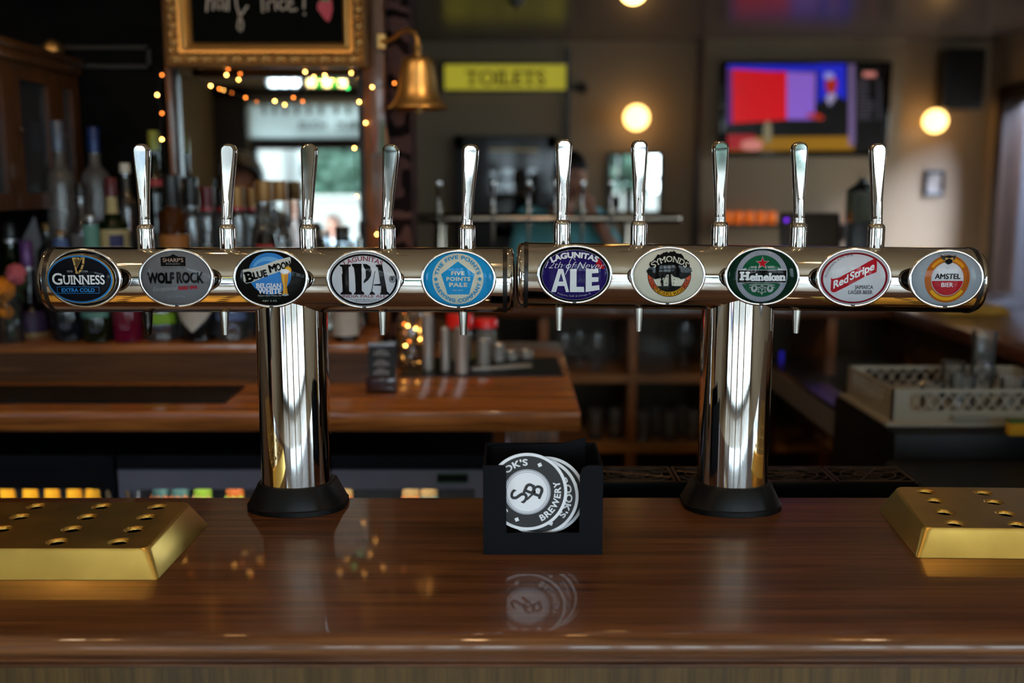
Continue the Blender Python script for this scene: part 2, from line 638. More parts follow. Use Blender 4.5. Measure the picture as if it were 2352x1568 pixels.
SGN0, SGN1 = 2.09, 2.50
w1 = window(1, WINS[0][0], WINS[0][1], WIN_Z[0], 2.06, FRONT_Y - 0.1, 1, [0, 1])
struct('trim_1', MB().box(WINS[0][0], WINS[0][1], FRONT_Y - 0.15, FRONT_Y - 0.05, 2.06, 2.10), DARKWOOD)
for i in (1, 2, 3):
    window(i + 1, WINS[i][0], WINS[i][1], WIN_Z[0], WIN_Z[1], FRONT_Y - 0.1, 4, [0, 0.74, 1], 0.085, 0.05)
window(5, HIGH[0][0], HIGH[0][1], HZ0, HZ1, FRONT_Y - 0.1, 3, [0, 0.5, 1], 0.008, 0.012)
window(6, HIGH[1][0], HIGH[1][1], HZ0, HZ1, FRONT_Y - 0.1, 5, [0, 0.55, 1], 0.008, 0.012,
       [glass('cream_glass', (244, 220, 176)), glass('green_glass_pane', (40, 150, 70)), glass('green_glass_pane', (40, 150, 70)), glass('cream_glass', (244, 220, 176)), glass('cream_glass', (244, 220, 176))])
window(7, RWIN[0], RWIN[1], RWIN[2], RWIN[3], LOB_X + 0.1, 3, [0, 0.66, 1], axis='x')

window(8, SIDE_L[0], SIDE_L[1], SIDE_L[2], SIDE_L[3], LEFT_X - 0.1, 6, [0, 0.7, 1], 0.07, axis='x')
window(9, SIDE_R[0], SIDE_R[1], SIDE_R[2], SIDE_R[3], RIGHT_X + 0.05, 6, [0, 0.7, 1], 0.07, axis='x')

# dark reveal round the first window, as the mirror shows it
b = MB()
b.box(-3.06, WINS[0][0], FRONT_Y, FRONT_Y + 0.05, 0, 2.62)
b.box(-3.06, -1.40, FRONT_Y, FRONT_Y + 0.05, 2.50, 2.615)
struct('trim_2', b, DARKWOOD)

# translucent fascia sign over the first window (read from the street)
SIGNM = bpy.data.materials.new('milky_sign_glass')
SIGNM.use_nodes = True
_nt = SIGNM.node_tree
_nt.nodes.remove(_nt.nodes['Principled BSDF'])
_t = _nt.nodes.new('ShaderNodeBsdfTranslucent')
_t.inputs['Color'].default_value = lin((186, 194, 192))
_d = _nt.nodes.new('ShaderNodeBsdfDiffuse')
_d.inputs['Color'].default_value = lin((186, 188, 186))
_n = _nt.nodes.new('ShaderNodeTexNoise')
_n.inputs['Scale'].default_value = 2.0
_m = _nt.nodes.new('ShaderNodeMixShader')
_nt.links.new(_n.outputs['Fac'], _m.inputs['Fac'])
_nt.links.new(_t.outputs['BSDF'], _m.inputs[1])
_nt.links.new(_d.outputs['BSDF'], _m.inputs[2])
_nt.links.new(_m.outputs['Shader'], _nt.nodes['Material Output'].inputs['Surface'])

# ---------------------------------------------------------------- lettering
TXT_CACHE = {}


def text_mesh(s, bold=0.0, space=1.0):
    key = (s, bold, space)
    if key not in TXT_CACHE:
        c = bpy.data.curves.new('lettering', 'FONT')
        c.body = s
        c.size = 1
        c.offset = bold
        c.space_character = space
        c.resolution_u = 4
        o = bpy.data.objects.new('lettering', c)
        me = bpy.data.meshes.new_from_object(o)
        vs = [v.co.copy() for v in me.vertices]
        fs = [tuple(p.vertices) for p in me.polygons]
        bpy.data.objects.remove(o)
        bpy.data.curves.remove(c)
        bpy.data.meshes.remove(me)
        TXT_CACHE[key] = (vs, fs)
    return TXT_CACHE[key]


class Outline(list):
    lv = 0.0


def text_polys(s, w, h, cx=0.0, cy=0.0, bold=0.0, space=1.0, shear=0.0, rot=0.0, serif=0.0, arc=None, taper=None):
    """polygons (lists of 2D points) of a word fitted to w x h about (cx, cy).
    arc=(R, ang, sign): wrap on a circle about (cx, cy); sign +1 reads over the top, -1 under the bottom.
    serif: adds little slabs to the flat stroke ends."""
    fat, bold = bold, min(bold, 0.0)
    vs, fs = text_mesh(s, bold, space)
    x0, x1 = min(v.x for v in vs), max(v.x for v in vs)
    caps = any(ch.isupper() or ch.isdigit() or ch in 'bdfhklt' for ch in s)
    base, top = -bold, (0.682 if caps else 0.449) + bold
    polys = [[(vs[i].x, vs[i].y) for i in f] for f in fs]
    n_plain = len(polys)
    if serif:
        cnt = {}
        for f in fs:
            for a, b in zip(f, f[1:] + f[:1]):
                k = (min(a, b), max(a, b))
                cnt[k] = cnt.get(k, 0) + 1
        levels = (base, top, 0.449 + bold)
        for (a, b), n in cnt.items():
            p, q = vs[a], vs[b]
            if n != 1 or abs(p.y - q.y) > 1e-3:
                continue
            for lv in levels:
                if abs(p.y - lv) < 2e-3 and 0.05 < abs(p.x - q.x) < 0.30:
                    l, r = min(p.x, q.x) - serif, max(p.x, q.x) + serif
                    t = 0.075
                    y0, y1 = (lv, lv + t) if lv == base else (lv - t, lv)
                    polys.append([(l, y0), (r, y0), (r, y1), (l, y1)])
    n_all = len(polys)
    if fat > 0.004:
        # heavier strokes: the same outlines laid again a hair to each side
        n_all = len(polys)
        polys = [[(x + dx * fat, y + dy * fat) for x, y in pl] for dx, dy in ((-1, 0), (1, 0), (0, -1), (0, 1), (-.7, -.7), (.7, .7), (-.7, .7), (.7, -.7)) for pl in polys]
        x0, x1, base, top = x0 - fat, x1 + fat, base - fat, top + fat
    sx, sy = w / (x1 - x0), h / (top - base)
    out = []
    mx = (x0 + x1) / 2
    my = (base + top) / 2
    cr, sr = math.cos(rad(rot)), math.sin(rad(rot))
    for ip, pl in enumerate(polys):
        q = Outline()
        q.lv = ip // n_all + (0.5 if ip % n_all >= n_plain else 0.0)
        for x, y in pl:
            u, v = (x - mx) * sx, (y - my) * sy
            u += v * shear
            if taper:
                v *= 1 + taper * abs(u) / (w / 2)
            if arc:
                R_, ang, sg = arc
                if sg > 0:
                    a = rad(ang) - u / R_
                    rr = R_ + v
                else:
                    a = rad(ang) + u / R_
                    rr = R_ - v
                q.append((cx + rr * math.cos(a), cy + rr * math.sin(a)))
            else:
                q.append((cx + u * cr - v * sr, cy + u * sr + v * cr))
        out.append(q)
    return out


class Art:
    """flat print in the units of the photograph about a centre; one mesh per ink"""

    def __init__(s, fn, parent, step=0.00022):
        s.fn, s.parent, s.step = fn, parent, step
        s.inks = {}
        s.k = 0

    def polys(s, pls, mat, name='print'):
        s.k += 1
        key = (name, mat.name) if name not in ('screen_image', 'chalk_word') else (name, s.k)
        mb = s.inks.setdefault(key, (MB(), mat))[0]
        for p in pls:
            mb.face([s.fn(u, v, s.k * s.step + getattr(p, 'lv', 0.0) * 1.2e-5) for u, v in p])

    def poly(s, p, mat, name='print'):
        s.polys([p], mat, name)

    def ellipse(s, cx, cy, rx, ry, mat, a0=0, a1=360, name='print'):
        s.polys([ell(cx, cy, rx, ry, 56, a0, a1)], mat, name)

    def ring(s, cx, cy, r0, r1, mat, a0=0, a1=360, k=1.0, name='print', n=56):
        pls = []
        for i in range(n):
            a, b = rad(a0 + (a1 - a0) * i / n), rad(a0 + (a1 - a0) * (i + 1) / n)
            pls.append([(cx + r0 * math.cos(a), cy + k * r0 * math.sin(a)), (cx + r1 * math.cos(a), cy + k * r1 * math.sin(a)),
                        (cx + r1 * math.cos(b), cy + k * r1 * math.sin(b)), (cx + r0 * math.cos(b), cy + k * r0 * math.sin(b))])
        s.polys(pls, mat, name)

    def line(s, pts, w, mat, name='print'):
        pls = []
        for (x0, y0), (x1, y1) in zip(pts, pts[1:]):
            d = math.hypot(x1 - x0, y1 - y0) or 1
            nx, ny = -(y1 - y0) / d * w / 2, (x1 - x0) / d * w / 2
            ex, ey = (x1 - x0) / d * w * 0.3, (y1 - y0) / d * w * 0.3
            pls.append([(x0 + nx - ex, y0 + ny - ey), (x1 + nx + ex, y1 + ny + ey), (x1 - nx + ex, y1 - ny + ey), (x0 - nx - ex, y0 - ny - ey)])
        s.polys(pls, mat, name)

    def text(s, t, cx, cy, w, h, mat, **k):
        s.polys(text_polys(t, w, h, cx, cy, **k), mat, 'lettering')

    def done(s, local=False):
        out = []
        for (name, _), (mb, mat) in s.inks.items():
            out.append(mb.build(name, mat, s.parent, 0, local, recalc=False))
            if name in ('screen_text', 'small_print'):
                tag(out[-1], kind='stuff')
        return out


sx0, sx1 = -2.83, -1.42
t = thing('window_sign', ((sx0 + sx1) / 2, FRONT_Y - 0.08, SGN0), 'pale lettered sign panel over the street window seen in the mirror', 'sign')
MB().box(WINS[0][0], sx1, FRONT_Y - 0.10, FRONT_Y - 0.08, SGN0, SGN1).build('sign_panel', SIGNM, t)
art = Art(lambda u, v, d: (u, FRONT_Y - 0.078 + d, v), t)
INKB = pm('sign_brown_ink', (92, 84, 66), 0.7)


def mirx(px, py=270):
    return P(px, py, 2 * MIR_Y - FRONT_Y).x


for a, b_, w in ((680, 746, 'HOUSE'), (766, 846, 'PUBLIC')):
    x0, x1 = mirx(a), mirx(b_)
    for pl in [text_polys(w, x1 - x0, 0.085, (x0 + x1) / 2, P(0, 287, 2 * MIR_Y - FRONT_Y).z, bold=0.02)]:
        art.polys([[(x0 + x1 - u, v) for u, v in q] for q in pl], INKB, 'lettering')
for px in (603, 627, 652, 679, 706, 735, 770, 797):
    x0 = mirx(px)
    z0 = P(0, 250, 2 * MIR_Y - FRONT_Y).z
    art.polys([[(x0 - 0.022, z0 - 0.05), (x0 + 0.022, z0 - 0.05), (x0 + 0.016, z0 + 0.05), (x0 - 0.016, z0 + 0.05)]], INKB, 'ornament')
art.done()

# ---------------------------------------------------------------- partition behind the back counter
DMSK = damask('black_damask_paper', (3, 3, 3), (8, 7, 7), 4.0)
DMSK2 = damask('plum_damask_paper', (22, 12, 14), (86, 62, 60), 6.0, 0.5, 0.62)
PEND = P(945, 400, PART_Y).x
PPOST = P(886, 400, PART_Y).x
struct('wall_partition', MB().box(LEFT_X, PPOST, PART_Y, PART_Y + 0.2, 0, CEIL_Z), DMSK)
struct('wall_partition_end', MB().box(PPOST, PEND, PART_Y - 0.012, PART_Y + 0.2, 0, CEIL_Z), DMSK2)
# raised moulding rectangle on the dark paper
b = MB()
mz0, mz1 = P(0, 158, PART_Y).z, P(0, 106, PART_Y).z
mx0, mx1 = P(60, 130, PART_Y).x, P(350, 130, PART_Y).x
for q in ((mx0, mx1, mz0, mz0 + 0.012), (mx0, mx1, mz1 - 0.012, mz1), (mx0, mx0 + 0.012, mz0, mz1), (mx1 - 0.012, mx1, mz0, mz1)):
    b.box(q[0], q[1], PART_Y - 0.015, PART_Y, q[2], q[3])
struct('trim_3', b, pm('grey_moulding', (9, 8, 9), 0.5))

# far wall details: chimney breast behind the screen, dark strip drawn in for a wall corner's dark line, dark side door
bx0, bx1 = P(1614, 300, FAR_Y - 0.15).x, P(2068, 300, FAR_Y - 0.15).x
struct('wall_chimney', MB().box(bx0, bx1, FAR_Y - 0.15, FAR_Y, 0, CEIL_Z), WALL)
px0 = P(1300, 300, FAR_Y).x
struct('trim_4', MB().box(px0, px0 + 0.03, FAR_Y - 0.03, FAR_Y, 0, P(1300, 110, FAR_Y).z), DARKWOOD)
struct('trim_5', MB().box(bx0 - 0.04, bx0, FAR_Y - 0.10, FAR_Y, 0, CEIL_Z - 0.001), wood('brown_corner_post', (58, 36, 20), (84, 54, 30), 'z', 0.4, 0.2))

# door to the toilets
dx0, dx1 = P(1045, 440, FAR_Y).x, P(1278, 440, FAR_Y).x
dz = P(1100, 312, FAR_Y).z
b = MB()
b.box(dx0, dx0 + 0.09, FAR_Y - 0.06, FAR_Y, 0, dz, 0.005, 1)
b.box(dx1 - 0.09, dx1, FAR_Y - 0.06, FAR_Y, 0, dz, 0.005, 1)
b.box(dx0, dx1, FAR_Y - 0.06, FAR_Y, dz - 0.12, dz, 0.005, 1)
d1 = struct('door_1', b, DARKWOOD)
b = MB()
gx0, gx1, gz0, gz1 = P(1128, 440, FAR_Y).x, P(1232, 440, FAR_Y).x, 1.15, P(0, 388, FAR_Y).z
b.plate([(dx0 + .09, 0.01), (dx1 - .09, 0.01), (dx1 - .09, dz - .12), (dx0 + .09, dz - .12)], [[(gx0, gz0), (gx1, gz0), (gx1, gz1), (gx0, gz1)]],
        lambda u, v, d: (u, d, v), FAR_Y - 0.05, FAR_Y - 0.01)
b.build('door_leaf', DARKWOOD, d1)
MB().box(gx0, gx1, FAR_Y - 0.035, FAR_Y - 0.028, gz0, gz1).build('pane', glass('smoked_door_glass', (120, 120, 118)), d1)
MB().box(gx0 - 0.02, gx1 + 0.02, FAR_Y - 0.055, FAR_Y - 0.05, P(0, 346, FAR_Y).z, P(0, 338, FAR_Y).z).build('plaque', BRASS_OLD, d1)
MB().lathe([(0.012, 0), (0.012, 0.03), (0.028, 0.035), (0.024, 0.06), (0.0, 0.066)], (dx0 + 0.15, FAR_Y - 0.05, 1.05), 14, 'y').build('door_handle', BRASS_OLD, d1)

# dark frame of the doorway in the right wall, with its slate leaf folded back into the lobby
b = MB()
rz = DOOR_R[2]
b.box(RIGHT_X - 0.05, RIGHT_X + 0.14, DOOR_R[0] - 0.1, DOOR_R[0], 0, rz + 0.12)
b.box(RIGHT_X - 0.05, RIGHT_X + 0.14, DOOR_R[1], DOOR_R[1] + 0.12, 0, rz + 0.12)
b.box(RIGHT_X - 0.05, RIGHT_X + 0.14, DOOR_R[0], DOOR_R[1], rz, rz + 0.12)
d2 = struct('door_2', b, DARKWOOD)
MB().box(RIGHT_X + 0.145, RIGHT_X + 0.185, DOOR_R[0] - 1.15, DOOR_R[0] - 0.05, 0.01, rz - 0.02).build('door_leaf', pm('slate_blue_paint', (92, 92, 108), 0.45), d2)
MB().box(RIGHT_X + 0.186, RIGHT_X + 0.21, DOOR_R[0] - 1.10, DOOR_R[0] - 1.08, 0.9, 1.1).build('door_handle', BRASS_OLD, d2)

# ---------------------------------------------------------------- street outside (seen in the mirror)
GROUND = pm('grey_paving', (176, 172, 166), 0.8, var=0.1, vscale=4)
struct('ground', MB().box(-16, 16, -22, FRONT_Y - 0.2, -0.12, -0.02), GROUND)
struct('ground_left', MB().box(-16, LEFT_X - 0.2, FRONT_Y - 0.2, 14, -0.12, -0.02), GROUND)
struct('ground_side', MB().box(LOB_X + 0.2, 16, FRONT_Y - 0.2, 14, -0.12, -0.02), GROUND)

# ---------------------------------------------------------------- front bar
BACK_Y = PZ(1176, 1143, BAR_Z).y
FRONT_EDGE = PZ(1176, 1455, BAR_Z).y
bar = thing('bar_counter', (0, 1.3, 0), 'long varnished dark timber bar counter with a rounded front edge', 'bar counter')
BX0, BX1 = -3.0, 2.2
# top with a rounded nosing: profile in (y, z)
E1 = FRONT_EDGE - 0.012
prof = [(BACK_Y, BAR_Z), (BACK_Y, BAR_Z - 0.045), (E1 + 0.03, BAR_Z - 0.045), (E1 + 0.03, BAR_Z - 0.0225), (E1 + 0.006, BAR_Z - 0.0225), (E1 + 0.001, BAR_Z - 0.0195), (E1 - 0.001, BAR_Z - 0.014),
        (E1 + 0.001, BAR_Z - 0.0075), (E1 + 0.006, BAR_Z - 0.0025), (E1 + 0.014, BAR_Z - 0.0004), (E1 + 0.022, BAR_Z)]
MB().prism(prof, lambda u, v, d: (d, u, v), BX0, BX1).build('worktop', BAR_WOOD, bar, 40)
z1 = BAR_Z - 0.0225
y1 = E1
mp = [(y1 + 0.0295, z1 - 0.0003), (y1 + 0.007, z1 - 0.0003), (y1 + 0.0062, z1 - 0.002), (y1 + 0.0035, z1 - 0.004), (y1 + 0.0035, z1 - 0.007), (y1 + 0.0062, z1 - 0.009), (y1 + 0.0105, z1 - 0.0098), (y1 + 0.0075, z1 - 0.012),
      (y1 + 0.0075, z1 - 0.0155), (y1 + 0.0105, z1 - 0.0175), (y1 + 0.0125, z1 - 0.018), (y1 + 0.0295, z1 - 0.018)]
MB().prism(mp, lambda u, v, d: (d, u, v), BX0, BX1).build('edge_moulding', BAR_FRONT, bar, 40)
for i in range(16):
    xa = BX0 + (BX1 - BX0) * i / 16
    xb = BX0 + (BX1 - BX0) * (i + 1) / 16
    MB().box(xa + 0.0002, xb - 0.0002, y1 + 0.0125, y1 + 0.03, 0, z1 - 0.0183).build('front_panel', BAR_PANEL, bar)

# ---------------------------------------------------------------- brass drip trays with holes
HOLE_R = 0.0105


def drip_tray(label, corners_bottom, corners_top, holes, ztop):
    """corners: four (x, y) each, counter-clockwise from front left"""
    t = thing('drip_tray', (sum(c[0] for c in corners_bottom) / 4, sum(c[1] for c in corners_bottom) / 4, BAR_Z), label, 'drip tray', 'brass drip trays on the bar')
    zt = BAR_Z + ztop

    def rnd(cs, r, n=5):
        out = []
        m = len(cs)
        for i in range(m):
            p, a, c = Vector(cs[i]), Vector(cs[i - 1]), Vector(cs[(i + 1) % m])
            d0, d1 = (a - p).normalized(), (c - p).normalized()
            p0, p1 = p + d0 * r, p + d1 * r
            for k in range(n + 1):
                s = k / n
                q = p0 * (1 - s) ** 2 + p * 2 * s * (1 - s) + p1 * s * s
                out.append((q.x, q.y))
        return out
    cb, ct = rnd(corners_bottom, 0.006), rnd(corners_top, 0.012)
    cen = Vector((sum(c[0] for c in ct) / len(ct), sum(c[1] for c in ct) / len(ct)))

    def inset(loop, d):
        o = []
        for x, y in loop:
            v = cen - Vector((x, y))
            v.normalize()
            o.append((x + v.x * d, y + v.y * d))
        return o
    # sloping rim, rolled over into the top
    rim = MB()
    ct2 = inset(ct, 0.004)
    rings = [[(x, y, BAR_Z + 0.0005) for x, y in cb], [(x, y, zt - 0.004) for x, y in ct], [((x + u) / 2, (y + v) / 2, zt - 0.0012) for (x, y), (u, v) in zip(ct, ct2)], [(x, y, zt) for x, y in ct2]]
    rim.loft(rings, cap=False)
    rim.build('rim', BRASS, t, 50)
    top = MB()
    hs = [ell(x, y, HOLE_R * 1.35, HOLE_R * 1.35, 24) for x, y in holes]
    es = []
    for lp in [ct2] + hs:
        vs = [top.bm.verts.new((x, y, zt)) for x, y in lp]
        es += [top.bm.edges.new((vs[i], vs[(i + 1) % len(vs)])) for i in range(len(vs))]
    bmesh.ops.triangle_fill(top.bm, use_beauty=True, use_dissolve=False, edges=es)
    top.build('cover', BRASS, t, 30)
    for x, y in holes:
        m = MB()
        prev = None
        for r, dz in ((HOLE_R * 1.35, 0), (HOLE_R * 1.18, -0.0008), (HOLE_R * 1.05, -0.0022), (HOLE_R, -0.0042)):
            ring = [m.bm.verts.new((x + r * math.cos(2 * math.pi * k / 24), y + r * math.sin(2 * math.pi * k / 24), zt + dz)) for k in range(24)]
            if prev:
                for k in range(24):
                    m.bm.faces.new((prev[k], prev[(k + 1) % 24], ring[(k + 1) % 24], ring[k]))
            prev = ring
        m.build('drain_hole', BRASS, t, 60)
    cb2 = inset(cb, 0.01)
    f = MB()
    f.face([(x, y, BAR_Z + 0.002) for x, y in cb2])
    f.build('pan', BLACK, t, 0)
    return t


def q2(px, py, z):
    v = PZ(px, py, z)
    return (v.x, v.y)


ZT = 0.037
zt = BAR_Z + ZT
fl, bl = q2(362, 1332, BAR_Z), q2(480, 1203, BAR_Z)
flt, blt = q2(342, 1260, zt), q2(441, 1152, zt)
LW = 0.62
lh = [(83, 1162), (233, 1162), (362, 1163), (201, 1186), (336, 1187), (165, 1214), (308, 1215), (131, 1243), (273, 1243)]
hl = [q2(x, y, zt) for x, y in lh]
stepx = hl[1][0] - hl[0][0]
hl += [(hl[0][0] - stepx, hl[0][1])] + [(hl[k][0] - stepx, hl[k][1]) for k in (3, 5, 7)] + [(hl[k][0] - 2 * stepx, hl[k][1]) for k in (3, 5, 7)]
drip_tray('brass drip tray with punched holes at the left end of the bar',
          [(fl[0] - LW, fl[1]), fl, bl, (bl[0] - LW, bl[1])], [(flt[0] - LW + 0.03, flt[1]), flt, blt, (blt[0] - LW + 0.03, blt[1])], hl, ZT)
fr_, br_ = q2(2105, 1281, BAR_Z), q2(2016, 1168, BAR_Z)
frt, brt = q2(2121, 1212, zt), q2(2053, 1117, zt)
rs_ = -0.026
rh = [(2126, 1128), (2147, 1149), (2169, 1175.5), (2193, 1201), (2258, 1131), (2283, 1152), (2310, 1178.5), (2338, 1204)]
hr = [q2(x, y, zt) for x, y in rh]
stp = (hr[4][0] - hr[0][0], hr[4][1] - hr[0][1])
hr += [(hr[k][0] + stp[0], hr[k][1] + stp[1]) for k in (4, 5, 6, 7)]
drip_tray('brass drip tray with punched holes at the right end of the bar',
          [fr_, (fr_[0] + 0.5, fr_[1] + rs_ * .5), (br_[0] + 0.5, br_[1] + rs_ * .5), br_], [frt, (frt[0] + 0.47, frt[1] + rs_ * .47), (brt[0] + 0.47, brt[1] + rs_ * .47), brt], hr, ZT)

# ---------------------------------------------------------------- coaster holder and coasters
HF_Y = PZ(1246, 1273, BAR_Z).y
hx0, hx1 = PZ(1110, 1273, BAR_Z).x, PZ(1383, 1273, BAR_Z).x
HT = P(1246, 1069, HF_Y).z - BAR_Z
HB_Y = PZ(1246, 1016, BAR_Z + HT).y
ch = thing('coaster_holder', ((hx0 + hx1) / 2, (HF_Y + HB_Y) / 2, BAR_Z), 'black card coaster box with an open cut-out front on the bar', 'coaster holder')
TH = 0.003
nx0, nx1 = P(1163, 1200, HF_Y).x, P(1331, 1200, HF_Y).x
nz = P(1246, 1224, HF_Y).z
zt_ = BAR_Z + HT
poly = [(hx0, BAR_Z), (hx1, BAR_Z), (hx1, zt_ - 0.012), (hx1 - 0.004, zt_), (nx1 + 0.012, zt_), (nx1 + 0.003, zt_ - 0.004), (nx1, zt_ - 0.014), (nx1, nz), (nx0, nz), (nx0, zt_ - 0.004), (nx0 - 0.004, zt_), (hx0, zt_)]
b = MB()
b.prism(poly, lambda u, v, d: (u, d, v), HF_Y, HF_Y + TH)
b.build('front_panel', BLACK_CARD, ch, 0)
MB().box(hx0, hx0 + TH, HF_Y + TH, HB_Y, BAR_Z, zt_).build('side_panel', BLACK_CARD, ch, 0)
MB().box(hx1 - TH, hx1, HF_Y + TH, HB_Y, BAR_Z, zt_).build('side_panel', BLACK_CARD, ch, 0)
MB().box(hx0 + TH, hx1 - TH, HB_Y - TH, HB_Y, BAR_Z, zt_).build('back_panel', BLACK_CARD, ch, 0)
MB().box(hx0 + TH, hx1 - TH, HF_Y + TH, HB_Y - TH, BAR_Z, BAR_Z + TH).build('bottom_panel', BLACK_CARD, ch, 0)

CO_BLACK = pm('coaster_black_board', (44, 44, 46), 0.7, var=0.08)
CO_WHITE = pm('coaster_white_print', (232, 232, 238), 0.7, var=0.03)
CO_GREY = pm('coaster_grey_print', (168, 168, 178), 0.7, var=0.03)


def coaster(label, px, py, y, rot, logo, R_=92.0):
    k = S(y, py) * 1.0
    c = P(px, py, y)
    t = thing('coaster', c, label, 'coaster', 'round coasters in the black box')
    MB().lathe([(R_ * k, 0), (R_ * k, 0.0014)], c + Vector((0, 0.0014, 0)), 64, 'y').build('board', CO_BLACK, t, 40)
    cr, sr = math.cos(rad(rot)), math.sin(rad(rot))
    art = Art(lambda u, v, d: c + Vector(((u * cr - v * sr) * k, -0.0003 - d, (u * sr + v * cr) * k)), t, 0.00012)
    art.ring(0, 0, 85, 92, CO_WHITE, n=72)
    art.text("SAMBROOK'S", 0, 0, 168, 15.5, CO_WHITE, bold=0.03, arc=(70, 90, 1), space=1.06)
    art.text('BREWERY', 0, 0, 104, 15.5, CO_WHITE, bold=0.03, arc=(70, -90, -1), space=1.08)
    for a in (-2, 182):
        x, y_ = 70 * math.cos(rad(a)), 70 * math.sin(rad(a))
        art.poly([(x - 6, y_), (x, y_ - 6), (x + 6, y_), (x, y_ + 6)], CO_WHITE)
    if logo:
        art.ring(0, 0, 50, 54, CO_GREY)
        art.ellipse(0, 0, 50, 50, CO_WHITE)
        art.text('S', -16, 14, 25, 40, CO_BLACK, bold=0.012, serif=0.05)
        art.text('B', 12, -12, 27, 44, CO_BLACK, bold=0.012, serif=0.06)
        art.line([(-16, -6), (6, -16), (20, -8)], 5, CO_BLACK)
        art.ring(0, 0, 46.5, 48, CO_GREY)
    art.done()
    return t


cy = HF_Y + TH + 0.004
coaster('front coaster with a white monogram disc, in the black box', 1211, 1129, cy, 68, True)
coaster('second coaster in the black box, its lettering running down the right', 1237, 1140, cy + 0.006, -64, False)
coaster('third coaster in the black box, only a white rim arc showing', 1252, 1137, cy + 0.012, 150, False)
# spare black card standing behind the coasters
card = thing('menu_card', P(1290, 1100, HB_Y - 0.03), 'plain black card standing up behind the coasters', 'card')
ky = HB_Y - 0.012
MB().prism([(P(1130, 1100, ky).x, BAR_Z + TH), (P(1343, 1100, ky).x, BAR_Z + TH), (P(1345, 1005, ky).x, P(1345, 1005, ky).z), (P(1290, 1018, ky).x, P(1290, 1018, ky).z), (P(1130, 1024, ky).x, P(1130, 1024, ky).z)],
           lambda u, v, d: (u, d, v), ky, ky + 0.002).build('card', BLACK_CARD, card, 0)

# ---------------------------------------------------------------- beer fountains
FY = 1.515
TR = 74.5 * S(FY, 640)
K1 = S(FY, 560)
YB = 1.447                       # front of the badge plates
KB = S(YB, 637)

# tap prototypes (origin on the tube's top line)
m = MB()
m.lathe([(15 * K1, -34 * K1), (15 * K1, -4 * K1), (19.4 * K1, -3 * K1), (19.6 * K1, 40 * K1), (19.2 * K1, 45 * K1), (17.5 * K1, 49 * K1), (13.4 * K1, 52 * K1), (13.2 * K1, 53 * K1), (13.2 * K1, 57.5 * K1), (12.4 * K1, 58 * K1), (12.4 * K1, 59 * K1),
         (13.2 * K1, 59.5 * K1), (13.2 * K1, 63 * K1), (11 * K1, 63.5 * K1)], n=36)
TAP_ME = m.mesh('tap', CHROME, 40)


def handle_mesh():
    """tapering round lever with a long flat facet cut on its front and back, narrowing to a point at the foot"""
    m = MB()
    rings = []
    hs = [(62, 11.4), (64, 12.3), (74, 12.6), (90, 13.0), (110, 13.7), (130, 14.6), (150, 15.7), (170, 16.9), (190, 18.1), (205, 19.0), (216, 19.5), (220, 19.3), (224, 18.3), (228, 16.0), (231, 12.5), (233, 8), (234, 3)]
    for h, r in hs:
        t = max(0.0, min(1.0, (h - 74) / 142.0))
        d = 12.55 + 2.0 * t
        phi = math.acos(min(1.0, d / r)) if r > d else 0.0
        phi = max(phi, 0.03)
        ring = []
        for c in (-math.pi / 2, math.pi / 2):
            for k in (-1, -0.4, 0.4, 1):
                ring.append((math.tan(phi * k) if False else phi * k, c, True))
            for k in range(1, 10):
                ring.append((phi + (math.pi - 2 * phi) * k / 10, c, False))
        pts = []
        for a, c, flat in ring:
            rr_ = r
            if flat and r > d:
                rr_ = d / math.cos(a)
            pts.append((rr_ * math.cos(c + a) * K1, rr_ * math.sin(c + a) * K1, h * K1))
        rings.append(pts)
    m.loft(rings)
    return m.mesh('handle', CHROME, 17)


HANDLE_ME = handle_mesh()
m = MB()
m.lathe([(6.2 * K1, -53 * K1), (7.0 * K1, -53 * K1), (8.5 * K1, -30 * K1), (11.5 * K1, 6 * K1), (11.5 * K1, 30 * K1)], n=24)
SPOUT_ME = m.mesh('spout', STEEL, 40)
m = MB()
m.lathe([(4.5 * K1, -55 * K1), (7.6 * K1, -51 * K1), (9.5 * K1, -30 * K1), (13 * K1, 6 * K1), (13 * K1, 30 * K1)], n=24)
SPOUT_BLACK_ME = m.mesh('spout', BLACK_GLOSS, 40)

# inks for the badges
INK = {}
for _k, _c in dict(white=(236, 236, 240), cream=(214, 208, 190), black=(12, 11, 12), navy=(10, 14, 24), blue=(52, 140, 214), gold=(186, 152, 92), grey=(112, 112, 116), ltgrey=(176, 178, 182), dkgrey=(58, 58, 62),
                   red=(178, 24, 36), darkred=(134, 24, 36), sky=(30, 146, 206), lilac=(150, 152, 168), moon=(56, 132, 208), moon2=(104, 170, 228), banner=(206, 204, 196), amber=(214, 142, 30), amber2=(236, 186, 70), purple=(34, 18, 92), green=(14, 84, 54),
                   dkgreen=(6, 40, 26), orange=(206, 76, 32), yellow=(224, 164, 28), bluegrey=(150, 158, 168), paper=(222, 222, 226), salmon=(196, 160, 140), coldpaper=(206, 206, 214), brown=(176, 92, 26)).items():
    INK[_k] = pm('ink_' + _k, _c, 0.7, var=0.04, spec=0.05)
BEZEL = pm('bright_bezel_chrome', (232, 232, 236), 0.14, 1.0, var=0.02)
LENS = glass('badge_lens', (250, 250, 250), 0.01, 1.22)


def star(cx, cy, r0, r1, n=5, a0=90):
    return [(cx + (r0 if i % 2 == 0 else r1) * math.cos(rad(a0 + 180 * i / n)), cy + (r0 if i % 2 == 0 else r1) * math.sin(rad(a0 + 180 * i / n))) for i in range(2 * n)]


